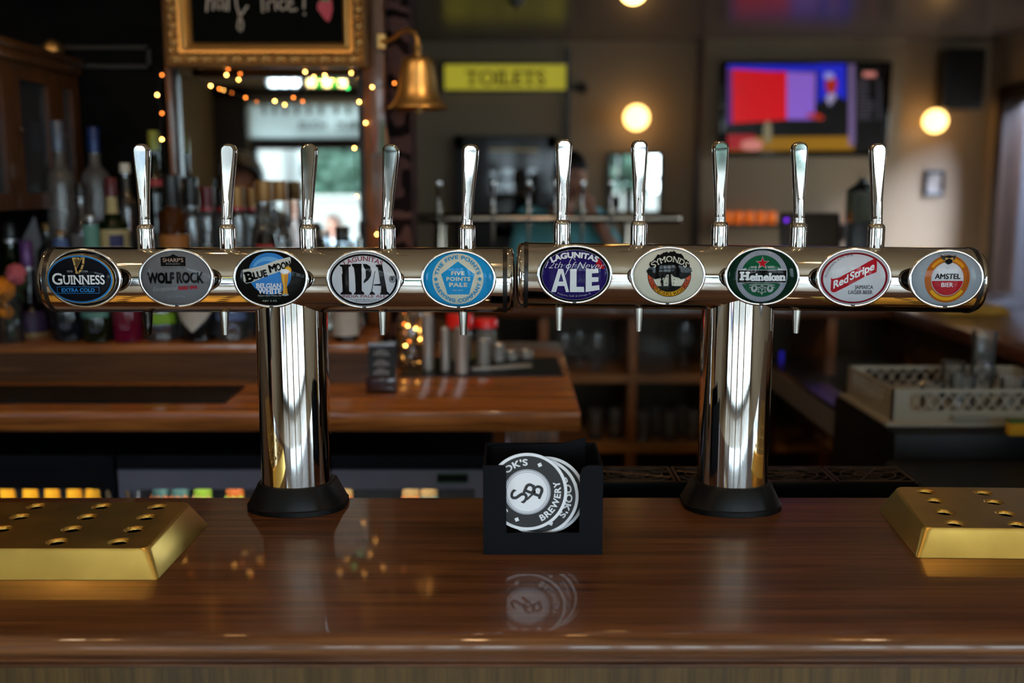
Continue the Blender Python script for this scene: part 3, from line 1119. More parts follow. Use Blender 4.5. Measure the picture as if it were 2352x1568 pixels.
def art_stout(A):
    I = INK
    A.ellipse(0, 0, 77, 56, I['gold'])
    A.ellipse(0, 0, 74.5, 54.5, I['blue'])
    A.ellipse(0, 0, 71, 51, I['navy'])
    # harp
    A.line([(-12, 47), (-9, 30), (-6, 15)], 4, I['gold'])
    A.line([(-13, 47), (-4, 47.5), (4, 46), (9, 48.5), (13, 48)], 4.5, I['gold'])
    A.line([(12, 47), (10, 34), (5, 22), (-1, 15), (-7, 15)], 4.5, I['gold'])
    for q in range(4):
        A.line([(-8 + q * 0.6, 40 - q * 6), (-3 + q * 3.2, 46 - q * 0.5)], 0.9, I['gold'])
    A.text('ESTD', -20, 18, 12, 4, I['ltgrey'])
    A.text('1759', 14, 18, 13, 4, I['ltgrey'])
    A.text('G', -50, 1, 23, 26, I['white'], bold=0.015, serif=0.05)
    A.text('UINNESS', 11, -1, 94, 21, I['white'], bold=0.018, serif=0.045)
    for a, b in (((-50, -17), (44, -17)), ((-50, -31.5), (44, -31.5)), ((-50.5, -17), (-50.5, -31.5)), ((44.5, -17), (44.5, -31.5))):
        A.line([a, b], 0.9, I['blue'])
    A.text('EXTRA COLD', -3, -24.3, 75, 8.5, I['blue'], bold=0.03)


def art_wolf(A):
    I = INK
    A.ellipse(0, 0, 80, 62, I['grey'])
    A.poly([(-33, 27), (24, 27), (24, 48), (8, 49), (-4, 55), (-12, 50), (-33, 47)], I['black'])
    A.text("SHARP'S", -4.5, 41, 47, 8.5, I['salmon'])
    A.text('BREWERY', -4.5, 32.5, 33, 3.8, I['grey'])
    A.text('ESTABLISHED 1994', -4.5, 23.5, 49, 2.6, I['dkgrey'])
    A.text('WOLF', -34, 0, 62, 25, I['black'], bold=0.06, taper=0.10)
    A.text('ROCK', 33, 1, 62, 25, I['black'], bold=0.05, taper=0.08)
    A.text('Exceptional', -25, -24, 54, 9, I['ltgrey'], shear=0.3, rot=3, bold=-0.008)
    A.text('RED IPA', 28, -22, 45, 8.2, I['red'], bold=0.05, rot=3)
    A.text('ALC. 4.8% VOL', 0, -42, 42, 4.5, I['lilac'])


def art_moon(A):
    I = INK
    A.ellipse(0, 0, 80, 62, I['black'])
    A.ellipse(-1, 11, 49, 48, I['moon'])
    A.ellipse(-2, 16, 40, 34, I['moon2'], 20, 160)
    A.ellipse(-6, 6, 36, 34, I['moon'])
    ban = [(-62, 20.5), (-46, 23), (-14, 31), (20, 43), (46, 49.5), (48.5, 46), (47, 20), (25, 17), (-7, 6), (-42, -9), (-56, -12), (-62, -6)]
    A.poly(ban, I['banner'])
    A.text('B', -48, 4, 19, 25, I['black'], bold=0.05, rot=12, serif=0.06)
    A.text('LUE', -23, 9.5, 33, 17, I['black'], bold=0.055, rot=13)
    A.text('M', 6, 23.4, 18, 18, I['black'], bold=0.05, rot=13)
    A.text('OON', 31, 29.2, 35, 17, I['black'], bold=0.045, rot=13)
    A.text('BELGIAN', -4, -16.5, 57, 11, I['white'], bold=0.03, serif=0.06)
    A.text('WHITE', -2, -29, 54, 12.5, I['white'], bold=0.035, serif=0.06)
    A.text('Belgian-Style Wheat Ale', -2, -39, 54, 3.8, I['ltgrey'], shear=0.3)
    A.text('Brewed with orange peel', -2, -45, 50, 2.4, I['green'])
    A.text('ABV 5.4%', -3, -51, 34, 4, I['ltgrey'])
    # the glass of beer with a slice of orange
    A.ellipse(42, 20, 8, 8, I['amber'])
    A.ellipse(42, 20, 6, 6, I['amber2'])
    A.poly([(25, 14), (43, 14), (41, -4), (38, -18), (40, -36), (28, -36), (30, -18), (27, -4)], I['amber'])
    A.poly([(28, 12), (33, 12), (33, -34), (30, -34), (31.5, -18), (29, -4)], I['amber2'])
    A.ellipse(34.5, 16.5, 10.5, 5.5, I['white'])
    A.ellipse(34, -37, 8, 2.4, I['ltgrey'])


def art_ipa(A):
    I = INK
    A.ellipse(0, 0, 80, 62, I['coldpaper'])
    A.ellipse(0, -1, 77.5, 59.5, I['black'])
    A.ellipse(0, -1, 73, 55, I['coldpaper'])
    A.text('LAGUNITAS', 0, -40.5, 92, 10.5, I['darkred'], bold=0.01, serif=0.03, arc=(88, 90, 1), space=1.03)
    B = I['black']
    # heavy stencil letters
    A.polys([[(-55, 34), (-28, 34), (-30, 30), (-34, 28), (-34, -27), (-29, -30), (-27, -35), (-55, -35), (-53, -31), (-49, -28), (-50, 12), (-48, 14), (-49, 28), (-53, 30)]], B, 'lettering')
    A.polys([[(-26, 36), (-4, 36), (-5, -26), (0, -30), (1, -35), (-24, -35), (-22, -31), (-19, -28), (-20, 12), (-22, 27), (-26, 31)]], B, 'lettering')
    A.polys([[(-1, 36), (8, 35), (15, 30), (19, 20), (17, 8), (10, -2), (2, -8), (-1, -8), (1, -2), (5, 4), (5, 22), (1, 28)]], B, 'lettering')
    A.polys([[(28, 34), (43, 34), (47, 10), (53, -27), (58, -32), (59, -35), (36, -35), (39, -30), (40, -15), (22, -14), (24, -11), (38, -10), (36, 8), (33, 27), (29, 30)]], B, 'lettering')
    A.polys([[(26, 20), (27.5, 19), (24, 2), (19, -27), (25, -32), (26, -35), (12, -35), (14, -31), (17, -28)]], B, 'lettering')
    A.text('INDIA PALE ALE', 0, -38.7, 101, 6.4, I['darkred'])
    A.text('The Lagunitas Brewing Company', 2, -46, 68, 2.9, I['dkgrey'])
    A.text('Petaluma, Calif. & Chicago, Ill.', 2, -50, 48, 2.6, I['dkgrey'])
    A.ring(66, 0, 5.5, 7, I['dkgrey'])
    A.ellipse(66, 1, 3.4, 4.2, I['dkgrey'])
    A.ellipse(66, 6.5, 6.5, 1.5, I['dkgrey'])


def art_five(A):
    I = INK
    A.ellipse(0, 0, 80, 62, I['sky'])
    A.ellipse(-1, 1, 58.5, 58.5, I['cream'])
    ox, oy = 548, 490
    A.poly([((x - ox) / 4.9 - 1, (oy - y) / 4.9 + 1) for x, y in ((548, 293), (737, 437), (672, 666), (430, 666), (359, 437))], I['sky'])
    A.text('FIVE', -1, 14, 31, 9, I['cream'], bold=0.04, space=1.1)
    A.text('POINTS', 0, 1, 55, 9, I['cream'], bold=0.04, space=1.1)
    A.text('PALE', 0, -12.5, 42, 9.5, I['cream'], bold=0.04, space=1.1)
    A.text('EST. 2013', -1, -25, 22, 3, I['cream'])
    A.text('THE FIVE POINTS', -1, 1, 138, 8.6, I['sky'], bold=0.03, arc=(50, 91, 1), space=1.12)
    A.text('BREWING COMPANY', -1, 1, 138, 8.6, I['sky'], bold=0.03, arc=(50, -90, -1), space=1.12)
    for s in (-1, 1):
        A.ellipse(-1 + s * 50.5, 0.5, 3.7, 4, I['sky'])


def art_ale(A):
    I = INK
    A.ellipse(0, 0, 80, 62, I['black'])
    A.ellipse(0, -1, 76, 58, I['ltgrey'])
    A.ellipse(0, -1, 75.2, 57.2, I['purple'])
    A.polys([[(x, y) for x, y in ell(62, 26, 14, 13, 24) if (x / 75) ** 2 + (y / 57) ** 2 < 1.0]], I['red'])
    A.text('LAGUNITAS', -1, -86, 112, 13.5, I['white'], bold=0.05, arc=(131, 90, 1))
    A.text('12th of Never', 1, 21.5, 132, 15, I['white'], shear=0.42, bold=-0.018, rot=-1)
    A.line([(1, 33), (-6, 40), (-12, 30), (-16, 12), (-22, 0)], 1.2, I['white'])
    W_ = I['white']
    A.polys([[(-54, -40), (-43, -40), (-39, -26), (-24, -26), (-20, -40), (-13, -40), (-27, 13), (-38, 13)]], W_, 'lettering')
    A.poly([(-37, -16), (-26, -16), (-31.5, 4)], I['purple'], 'lettering')
    A.polys([[(-11, -40), (22, -40), (21, -28), (4, -28), (4, 13), (-11, 13)]], W_, 'lettering')
    A.polys([[(25, -40), (57, -35), (56, -24), (39, -26), (39, -17), (54, -16), (54, -6), (39, -6), (39, 3), (54, 4), (53, 13), (25, 13)]], W_, 'lettering')
    A.text('Petaluma, Calif. & Chicago, Ill.', -1, 60, 78, 4, I['ltgrey'], arc=(109, -90, -1))


def art_cider(A):
    I = INK
    A.ellipse(0, 0, 80, 62, I['cream'])
    cx, cy = 3, 1.5
    rr = random.Random(5)
    A.ring(cx, cy, 37, 50, I['black'], 176, 364)
    A.ring(cx, cy, 38.5, 48.5, I['orange'], 178, 362)
    A.ring(cx, cy, 38.5, 48.5, I['yellow'], 238, 302)
    A.ring(cx, cy, 38.5, 48.5, I['amber'], 222, 240)
    A.ring(cx, cy, 38.5, 48.5, I['amber'], 300, 318)
    A.text('FOUNDERS RESERVE', cx, cy, 118, 7.6, I['black'], serif=0.06, arc=(43.5, -90, -1), space=1.0)
    crown = []
    for i in range(61):
        a = 180 - 180 * i / 60
        r = 50 + 1.4 * math.sin(i * .8) + rr.uniform(-1.6, 2.0)
        crown.append((cx + r * math.cos(rad(a)), cy + 4 + r * math.sin(rad(a)) * 0.99))
    crown += [(48, 0), (40, -5), (30, -8), (24, -4), (14, -2), (7, 4), (-3, 3), (-8, -4), (-18, -5), (-30, -8), (-40, -2)]
    A.poly(crown, I['black'])
    A.text('SYMONDS', cx, -19, 88, 13, I['cream'], serif=0.05, bold=.01, arc=(58, 90, 1))
    A.text('CIDER', 4, 20, 26, 5, I['grey'], serif=0.05)
    A.text('EST. 1727', 4, 13, 20, 4, I['grey'])
    A.poly([(1, 4), (6, 4), (7, -10), (9, -26), (16, -32), (-6, -32), (1, -26), (1, -10)], I['black'])
    A.poly(ell(3, 1.5, 37, 37, 20, 222, 318), I['black'])
    # figure shaking the branches, falling fruit, basket
    A.poly([(-17, -33), (-15, -20), (-18, -14), (-17, -9), (-14, -8), (-11, -12), (-11, -20), (-10, -33), (-13, -33), (-13.5, -22), (-15, -33)], I['black'])
    A.ellipse(-15, -5.5, 2.3, 2.8, I['black'])
    A.line([(-12, -11), (-7, -2), (-5, 3)], 1.2, I['black'])
    for x, y in ((-3, 2), (13, -4), (12, -12), (11, -19), (-5, -12), (-4, -20), (15, -24)):
        A.ellipse(x, y - 4, 1.3, 1.1, I['black'])
    A.poly([(10, -31), (10, -26), (13, -24), (19, -24), (21, -27), (20, -31)], I['black'])


def art_lager(A):
    I = INK
    A.ellipse(0, 0, 80, 62, I['dkgreen'])
    cx, cy = -1.5, 0.5
    A.ellipse(cx, cy, 59.5, 59.5, I['lilac'])
    A.ellipse(cx, cy, 48, 48, I['green'])
    A.text('IMPORTED FROM HOLLAND', cx, cy, 118, 5, I['ltgrey'], arc=(53.5, 90, 1), space=1.15)
    A.text('PREMIUM QUALITY BEER', cx, cy, 112, 5, I['ltgrey'], arc=(53.5, -90, -1), space=1.15)
    A.poly(star(-1, 30, 16.5, 6.6), I['ltgrey'])
    A.poly(star(-1, 30, 13.8, 5.5), I['red'])
    A.text('TRADE', -21.5, 21.3, 13, 3.2, I['ltgrey'])
    A.text('MARK', 18, 21.3, 12, 3.2, I['ltgrey'])
    for s in (-1, 1):
        A.poly([(s * 55 - 1, 15), (s * 36 - 1, 19), (s * 36 - 1, 12), (s * 55 - 1, -14), (s * 36 - 1, -19), (s * 50 - 1, -12)], I['ltgrey'])
    A.poly([(-58, 15), (55, 15), (55, -15), (-58, -15)], I['ltgrey'])
    A.poly([(-57, 14), (54, 14), (54, -14), (-57, -14)], I['black'])
    A.text('H', -41, 1, 19, 20, I['white'], bold=0.06, serif=0.09)
    A.text('eineken', 11, -1, 81, 18.5, I['white'], bold=0.045, serif=0.045)
    A.line([(-30, -20), (-16, -18), (-1, -19), (14, -18), (28, -20)], 1.6, I['ltgrey'])
    leaf = star(-1, -30, 12, 7.5, 6, -90)
    A.poly(leaf, I['ltgrey'])
    A.poly([((x + 1) * 0.78 - 1, (y + 30) * 0.78 - 30) for x, y in leaf], I['green'])
    A.line([(-1, -20), (-1, -42)], 1.3, I['ltgrey'])
    A.line([(-7, -25), (-1, -31), (5, -25)], 1.2, I['ltgrey'])
    for s in (-1, 1):
        A.ellipse(-1 + s * 18, -28, 7.5, 8, I['ltgrey'])
        A.ellipse(-1 + s * 18, -26, 3, 4, I['green'])
        A.line([(-1 + s * 12, -21), (-1 + s * 22, -22), (-1 + s * 29, -26)], 1.5, I['ltgrey'])


def art_stripe(A):
    I = INK
    A.ellipse(0, 0, 80, 62, I['coldpaper'])
    A.ellipse(0, -1, 77, 58.5, I['darkred'])
    A.ellipse(0, -1, 71.5, 54.5, I['coldpaper'])
    ox, oy = 593, 478
    z = [(332, 478), (352, 494), (420, 478), (470, 450), (640, 360), (740, 300), (800, 268), (825, 272), (838, 300), (842, 405), (835, 418), (800, 432), (720, 462), (500, 585), (380, 645), (345, 640), (332, 615)]
    A.poly([((x - ox) / 4.9, (oy - y) / 4.9) for x, y in z], I['red'])
    A.text('Red', -30.5, -9, 37, 17, I['white'], bold=0.03, shear=0.45, rot=25)
    A.text('Stripe', 17, 15, 61, 17, I['white'], bold=0.03, shear=0.45, rot=25)
    A.text('JAMAICA', 23, -21.8, 42, 8.3, I['black'], serif=0.035)
    A.text('LAGER BEER', 15.5, -33.6, 55, 8.3, I['black'], serif=0.035)
    A.text('ALCOHOL 4.7% VOL', -4, -12, 88, 4.2, I['dkgrey'], arc=(64, 130, 1))


def art_bier(A):
    I = INK
    A.ellipse(0, 0, 80, 62, I['bluegrey'])
    A.ring(1, 0, 36.5, 51.5, I['brown'], k=1.06)
    A.ring(1, 0, 40, 50.5, I['amber'], 35, 145, k=1.06)
    A.ring(1, 0, 40, 50.5, I['yellow'], 215, 325, k=1.06)
    A.ring(1, 0, 47, 51.5, I['brown'], k=1.06)
    A.ellipse(1, 0, 37.5, 39, I['ltgrey'])
    A.ellipse(1, 0, 36, 37.5, I['coldpaper'])
    A.poly(ell(1, 0, 36, 37.5, 30, 187, 353), I['red'])
    A.text('AMSTEL', 1, 6, 59, 12.5, I['black'], bold=0.03)
    A.text('BIER', 1, -13.5, 27, 10, I['white'], bold=0.01)
    A.text('1870', 0, 24, 12, 3.4, I['ltgrey'])
    A.poly([(-19, 55), (-7, 52), (1, 55), (9, 52), (17, 55), (14, 45), (9, 42), (7, 36), (0, 33), (-6, 36), (-8, 42), (-14, 45)], I['dkgrey'])
    A.poly([(-8, 52), (10, 52), (8, 37), (1, 34), (-6, 37)], I['navy'])
    A.line([(-9, 43), (1, 48), (11, 43)], 1.4, I['gold'])
    A.ellipse(-5, 47, 3.5, 2.4, I['gold'])
    A.ellipse(7, 47, 3.5, 2.4, I['gold'])


def badge(parent, px, py, art, label, raised=0.0, rx=82.5, ry=64.5):
    c = P(px, py, YB)
    k = KB
    root = ROOT[parent.name]
    # cup that carries the badge, standing on the tube
    m = MB()
    m.lathe([(30, -0.030), (32, -0.012), (78, -0.004), (80.5, -0.0005), (78, 0.001)], n=56, axis='y', sx=k, sy=k * ry / rx)
    bmesh.ops.translate(m.bm, vec=c, verts=m.bm.verts)
    o = m.build('badge', BLACK_GLOSS, parent)
    tag(o, label)
    m = MB()
    rings = []
    for off, dy in ((4.4, 3.0), (4.3, -0.2), (3.6, -1.7), (1.8, -2.7), (0.0, -3.0), (-1.6, -2.6), (-3.0, -1.4), (-3.4, 0.6)):
        rings.append([m.bm.verts.new((c.x + (rx + off) * k * math.cos(a), c.y - 0.0006 + dy * k, c.z + (ry + off) * k * math.sin(a))) for a in [2 * math.pi * i / 80 for i in range(80)]])
    for a_, b_ in zip(rings, rings[1:]):
        for i in range(80):
            m.bm.faces.new((a_[i], a_[(i + 1) % 80], b_[(i + 1) % 80], b_[i]))
    m.build('bezel', BEZEL, o, 50)
    yo = -raised
    if raised:
        m = MB()
        m.lathe([(78, 0.0), (78, raised * 0.55), (77.2, raised * 0.8), (76, raised)], n=64, axis='y', sx=k, sy=k * 57.5 / 77)
        bmesh.ops.translate(m.bm, vec=c, verts=m.bm.verts)
        m.build('raised_body', pm('amber_resin', (58, 40, 14), 0.12, var=0.2, coat=0.6), o)
    A = Art(lambda u, v, d: Vector((c.x + u * k, c.y - 0.0016 + yo - d, c.z + v * k)), o)
    art(A)
    A.done()
    m = MB()
    a_, b_ = (76, 56) if raised else (80, 62)
    hh = 0.008
    prof = [(1.0, 0.0025), (0.98, 0.0036), (0.93, 0.0052), (0.84, 0.0072), (0.70, 0.0092), (0.5, 0.0108), (0.25, 0.0117), (0.0001, 0.012)]
    m.lathe(prof, n=64, axis='y', sx=a_ * k, sy=b_ * k, lo=False)
    bmesh.ops.translate(m.bm, vec=c + Vector((0, yo, 0)), verts=m.bm.verts)
    m.build('lens', LENS, o, 60)
    if not raised:
        MB().box(c.x - 4 * k, c.x + 4 * k, c.y - 0.0048, c.y - 0.003, c.z - 66 * k, c.z - 62.5 * k, 0.0003, 1).build('release_tab', BLACK, o)
    return o


def stadium(w, yc, d, yr, n=24, cr=0.012, x=0.0):
    """plan outline: half-ellipse front (half width w, depth d) about yc, straight flanks back to yr"""
    pts = []
    for i in range(n + 1):
        a = math.pi + math.pi * i / n
        pts.append((x + w * math.cos(a), yc + d * math.sin(a)))
    for k in range(6):
        a = rad(90 * k / 5)
        pts.append((x + w - cr + cr * math.cos(a), yr - cr + cr * math.sin(a)))
    for k in range(6):
        a = rad(90 + 90 * k / 5)
        pts.append((x - w + cr + cr * math.cos(a), yr - cr + cr * math.sin(a)))
    return pts


def fountain(label, xb0, xb1, zl, zr, col_px, badges, taps):
    cxw = P(col_px, 915, 1.478).x
    t = thing('beer_fountain', (cxw, 1.515, BAR_Z), label, 'beer fountain', 'chrome beer fountains on the bar')

    def zc(x):
        return zl + (zr - zl) * (x - xb0) / (xb1 - xb0)
    L = xb1 - xb0
    ang = math.atan2(zr - zl, L)
    M = Matrix.Rotation(-ang, 4, 'Y')
    mid = Vector(((xb0 + xb1) / 2, FY, zc((xb0 + xb1) / 2)))
    MB().lathe([(TR, -L / 2), (TR, L / 2)], mid, 72, 'x', M=M).build('tube', CHROME, t, 40)
    for s in (-1, 1):
        m = MB()
        pr = [(TR * 1.012, L / 2 - 0.006), (TR * 1.015, L / 2 - 0.005), (TR * 1.015, L / 2), (TR * 1.0, L / 2 + 0.0006)]
        if s < 0:
            pr = [(r, -h) for r, h in reversed(pr)]
        m.lathe(pr, mid, 72, 'x', M=M)
        e = m.build('end_band', BLACK, t, 40)
        m = MB()
        pr = [(TR * 0.99, L / 2), (TR * 0.985, L / 2 + 0.004), (TR * 0.94, L / 2 + 0.0085), (TR * 0.8, L / 2 + 0.0108), (TR * 0.4, L / 2 + 0.0118), (0.0001, L / 2 + 0.012)]
        if s < 0:
            pr = [(r, -h) for r, h in reversed(pr)]
        m.lathe(pr, mid, 72, 'x', M=M)
        m.build('end_cap', CHROME, t, 50)
    # column and foot
    w = 80.5 * S(1.478, 915)
    z0 = P(col_px, 1122, 1.475).z - 0.002
    m = MB()
    m.prism(stadium(w, 1.517, 0.041, 1.552, x=cxw), lambda u, v, d: (u, v, d), z0 - 0.004, zc(cxw) - 0.02)
    m.build('column', CHROME, t, 40)
    wb = 114 * S(1.49, 1165)
    m = MB()
    rg = [(stadium(wb, 1.517, 0.054, 1.564, x=cxw), BAR_Z + 0.0004), (stadium(wb, 1.517, 0.054, 1.564, x=cxw), BAR_Z + 0.008), (stadium(wb - 0.002, 1.517, 0.052, 1.563, x=cxw), BAR_Z + 0.0095),
          (stadium(w + 0.006, 1.517, 0.0445, 1.560, x=cxw), z0), (stadium(w + 0.003, 1.517, 0.043, 1.557, x=cxw), z0 + 0.0015), (stadium(w + 0.0003, 1.517, 0.0412, 1.553, x=cxw), z0 + 0.001)]
    m.loft([[(x, y, z) for x, y in r] for r, z in rg])
    m.build('foot', RUBBER, t, 35)
    for b_ in badges:
        badge(t, *b_)
    for tp in taps:
        x1 = P(tp[0], 560, FY).x
        zt = zc(x1) + TR
        o = bpy.data.objects.new('tap', TAP_ME)
        COL.objects.link(o)
        o.parent = t
        o.location = Vector((x1, FY, zt)) - ROOT[t.name]
        ROOT[o.name] = ROOT[t.name]
        h = bpy.data.objects.new('handle', HANDLE_ME)
        COL.objects.link(h)
        h.parent = o
        # lean of this handle, from where its top stands
        zt_top = zt + 233 * K1
        xt = P(tp[1], tp[2], FY).x
        dz = (P(tp[1], tp[2], FY).z - zt) / K1 - 234
        lean = math.atan2(xt - x1, 190 * K1)
        h.rotation_euler = (rad(tp[4] if len(tp) > 4 else 0), 0, 0)
        h.rotation_euler.y = lean
        off = 62 * K1
        h.location = Vector((-math.sin(lean) * off, 0, off - math.cos(lean) * off))
        if tp[3]:
            s = bpy.data.objects.new('spout', SPOUT_BLACK_ME if tp[3] == 2 else SPOUT_ME)
            COL.objects.link(s)
            s.parent = o
            s.location = (P(tp[5], 740, FY).x - x1 if len(tp) > 5 else 0, 0, -2 * TR)
            if tp[3] == 2:
                tag(s, 'black plastic spout')
    return t


def zpx(py):
    return P(1176, py, FY).z


fountain('chrome bar-mounted fountain on the left with five oval badges', -0.694, -0.0077, zpx(642), zpx(642.5), 660,
         [(193, 639, art_stout, 'dark oval badge with a gold harp and blue rim', 0.012), (405, 638, art_wolf, 'grey oval badge with heavy black lettering'), (622, 639, art_moon, 'black oval badge with a blue moon and cream banner'),
          (836, 641, art_ipa, 'white oval badge with huge black stencil letters'), (1053, 641, art_five, 'blue oval badge with a cream disc and pentagon')],
         [(335, 326, 335, 2, 0, 340), (523, 528, 339, 1, 0, 516), (708, 713, 341, 0), (890, 901, 342, 1, 0, 879), (1073, 1083, 339, 1, 0, 1064)])
fountain('chrome bar-mounted fountain on the right with five oval badges', 0.0180, 0.697, zpx(631), zpx(643.5), 1704,
         [(1320, 630, art_ale, 'purple oval badge with big white letters'), (1534, 633, art_cider, 'cream oval badge with a black apple tree'), (1750, 634, art_lager, 'green oval badge with a red star'),
          (1961, 637, art_stripe, 'white oval badge with a red diagonal stripe'), (2173, 640, art_bier, 'grey oval badge with an amber ring')],
         [(1291, 1296, 331, 1, 0, 1284), (1467, 1468, 336, 1, 0, 1467), (1652, 1653, 340, 0), (1833, 1834, 340, 1, 0, 1829), (2011, 2013, 341, 0)])

# ---------------------------------------------------------------- back counter
CT = 1.05
CF_Y = PZ(1176, 945, CT).y
CR_X = PZ(1335, 945, CT).x
CB_Y = PZ(1200, 785, CT).y
RIS_Y = 2.78
SH_Z = P(1176, 790, RIS_Y).z
SH_X = -0.398
bc = thing('back_counter', (-1.2, CF_Y + 0.3, 0), 'pale oak back counter with a raised bottle shelf, square end leg', 'counter')
pl = [(LEFT_X + 0.01, CF_Y), (CR_X, CF_Y), (CR_X, CB_Y), (PEND + 0.002, CB_Y), (PEND + 0.002, PART_Y - 0.014), (LEFT_X + 0.01, PART_Y - 0.014)]
b = MB()
b.prism(pl, lambda u, v, d: (u, v, d), CT - 0.052, CT)
bmesh.ops.recalc_face_normals(b.bm, faces=b.bm.faces)
bmesh.ops.bevel(b.bm, geom=[e for e in b.bm.edges if all(abs(v.co.y - CF_Y) < 1e-4 or abs(v.co.x - CR_X) < 1e-4 for v in e.verts)], offset=0.006, segments=3, affect='EDGES', profile=0.5)
b.build('worktop', OAK, bc, 40)
b = MB()
b.box(LEFT_X + 0.01, SH_X, RIS_Y, RIS_Y + 0.025, CT, SH_Z - 0.025)
b.build('riser', wood('riser_oak', (66, 42, 21), (98, 66, 36), 'x', 0.35, 0.3), bc)
MB().box(LEFT_X + 0.01, SH_X, RIS_Y - 0.004, PART_Y - 0.014, SH_Z - 0.025, SH_Z, 0.004).build('bottle_shelf', OAK, bc)
lx0, lx1 = P(1160, 1000, CF_Y + 0.06).x, P(1284, 1000, CF_Y + 0.06).x
MB().box(lx0, lx1, CF_Y + 0.06, CF_Y + 0.14, 0, CT - 0.052, 0.003).build('leg', OAK_Z, bc)
MB().box(lx0, lx1, CB_Y - 0.14, CB_Y - 0.06, 0, CT - 0.052, 0.003).build('leg', OAK_Z, bc)

# rubber mats


def mat_(label, pts):
    t = MB()
    t.prism(pts, lambda u, v, d: (u, v, d), CT + 0.0002, CT + 0.006)
    o = t.build('bar_mat', RUBBER)
    ROOT[o.name] = Vector((0, 0, 0))
    tag(o, label, 'mat')


a_, b_ = PZ(516, 927, CT), PZ(562, 889, CT)
mat_('long black rubber mat on the back counter below the bottle shelf', [(a_.x - 1.6, a_.y), (a_.x, a_.y), (b_.x, b_.y), (b_.x - 1.6, b_.y)])
a_, b_, c_, d_ = PZ(918, 866, CT), PZ(1294, 864, CT), PZ(1278, 824, CT), PZ(930, 828, CT)
mat_('black rubber mat under the steel measures at the counter end', [tuple(v)[:2] for v in (a_, b_, c_, d_)])

# ---------------------------------------------------------------- mirror with oak posts
mx0_, mx1_ = P(418, 400, MIR_Y).x, P(832, 400, MIR_Y).x
MT = CEIL_Z - 0.25
MIRROR = pm('silvered_glass', (226, 230, 228), 0.012, 1.0, var=0.01)
mir = thing('bar_mirror', ((mx0_ + mx1_) / 2, MIR_Y, SH_Z), 'tall back bar mirror between two reddish oak posts', 'mirror')
MB().box(mx0_, mx1_, MIR_Y, PART_Y - 0.001, SH_Z, MT).build('mirror_glass', MIRROR, mir, 0)
POSTW = wood('reddish_post', (98, 62, 36), (134, 88, 54), 'z', 0.3, 0.4)
fx0 = P(390, 400, MIR_Y - 0.05).x
MB().box(fx0, mx0_ - 0.006, MIR_Y - 0.05, PART_Y - 0.001, SH_Z, MT, 0.006).build('post', POSTW, mir)
MB().box(mx0_ - 0.006, mx0_ + 0.004, MIR_Y - 0.02, PART_Y - 0.002, SH_Z, MT, 0.002, 1).build('bead', pm('grey_bead', (70, 66, 64), 0.35, 0.5), mir)
rx0, rx1 = P(838, 400, MIR_Y - 0.06).x, P(888, 400, MIR_Y - 0.06).x
MB().box(rx0, rx1, MIR_Y - 0.06, PART_Y - 0.013, SH_Z, CEIL_Z - 0.001, 0.008).build('post', POSTW, mir)
MB().box(mx1_ - 0.004, rx0 - 0.001, MIR_Y - 0.03, PART_Y - 0.002, SH_Z, MT, 0.003, 1).build('bead', DARKWOOD, mir)

# ---------------------------------------------------------------- gilt framed chalkboard
GY = 3.10
gx0, gx1 = P(381, 100, GY).x, P(843, 100, GY).x
gz = P(600, 155, GY).z
gk = S(GY, 80)
gt = gz + 0.46
cbd = thing('chalkboard', ((gx0 + gx1) / 2, GY, gz), 'black chalkboard in an ornate gilt frame above the mirror', 'chalkboard')
MB().box(gx0 + 52 * gk, gx1 - 52 * gk, GY + 0.02, GY + 0.03, gz + 48 * gk, gt - 48 * gk).build('slate', pm('chalkboard_black', (9, 11, 10), 0.8, var=0.3, spec=0.04), cbd, 0)


def rect_sweep(mb, x0, x1, z0, z1, prof):
    """prof: (inset, y) going inwards; sweeps round a rectangle with mitred corners"""
    rings = []
    for d, y in prof:
        rings.append([(x0 + d, y, z0 + d), (x1 - d, y, z0 + d), (x1 - d, y, z1 - d), (x0 + d, y, z1 - d)])
    vs = [[mb.bm.verts.new(p) for p in r] for r in rings]
    for a, c in zip(vs, vs[1:]):
        for i in range(4):
            j = (i + 1) % 4
            mb.bm.faces.new((a[i], a[j], c[j], c[i]))
    return mb


rect_sweep(MB(), gx0, gx1, gz, gt, [(0, GY + 0.03), (0, GY - 0.012), (3 * gk, GY - 0.018), (7 * gk, GY - 0.018), (9 * gk, GY - 0.010), (30 * gk, GY - 0.004), (31 * gk, GY + 0.03)]).build('outer_frame', pm('dark_gilt', (112, 78, 38), 0.5, 0.7, var=.3, vscale=40), cbd, 25)
rect_sweep(MB(), gx0, gx1, gz, gt, [(30 * gk, GY + 0.03), (30 * gk, GY - 0.010), (32 * gk, GY - 0.012), (37 * gk, GY - 0.010), (40 * gk, GY - 0.002), (44 * gk, GY + 0.002), (45 * gk, GY + 0.005), (49 * gk, GY + 0.003), (53 * gk, GY + 0.008), (58 * gk, GY + 0.021)]).build('inner_frame', GOLD_SMOOTH, cbd, 25)
m = MB()
rr = random.Random(3)


def scroll(x, z, s):
    pts = [(x + s * (1 - 0.12 * i) * math.cos(i * 0.9) * 0.011, GY - 0.010 + 0.0, z + (1 - 0.12 * i) * math.sin(i * 0.9) * 0.011) for i in range(8)]
    m.tube(pts, 0.0028, 5)


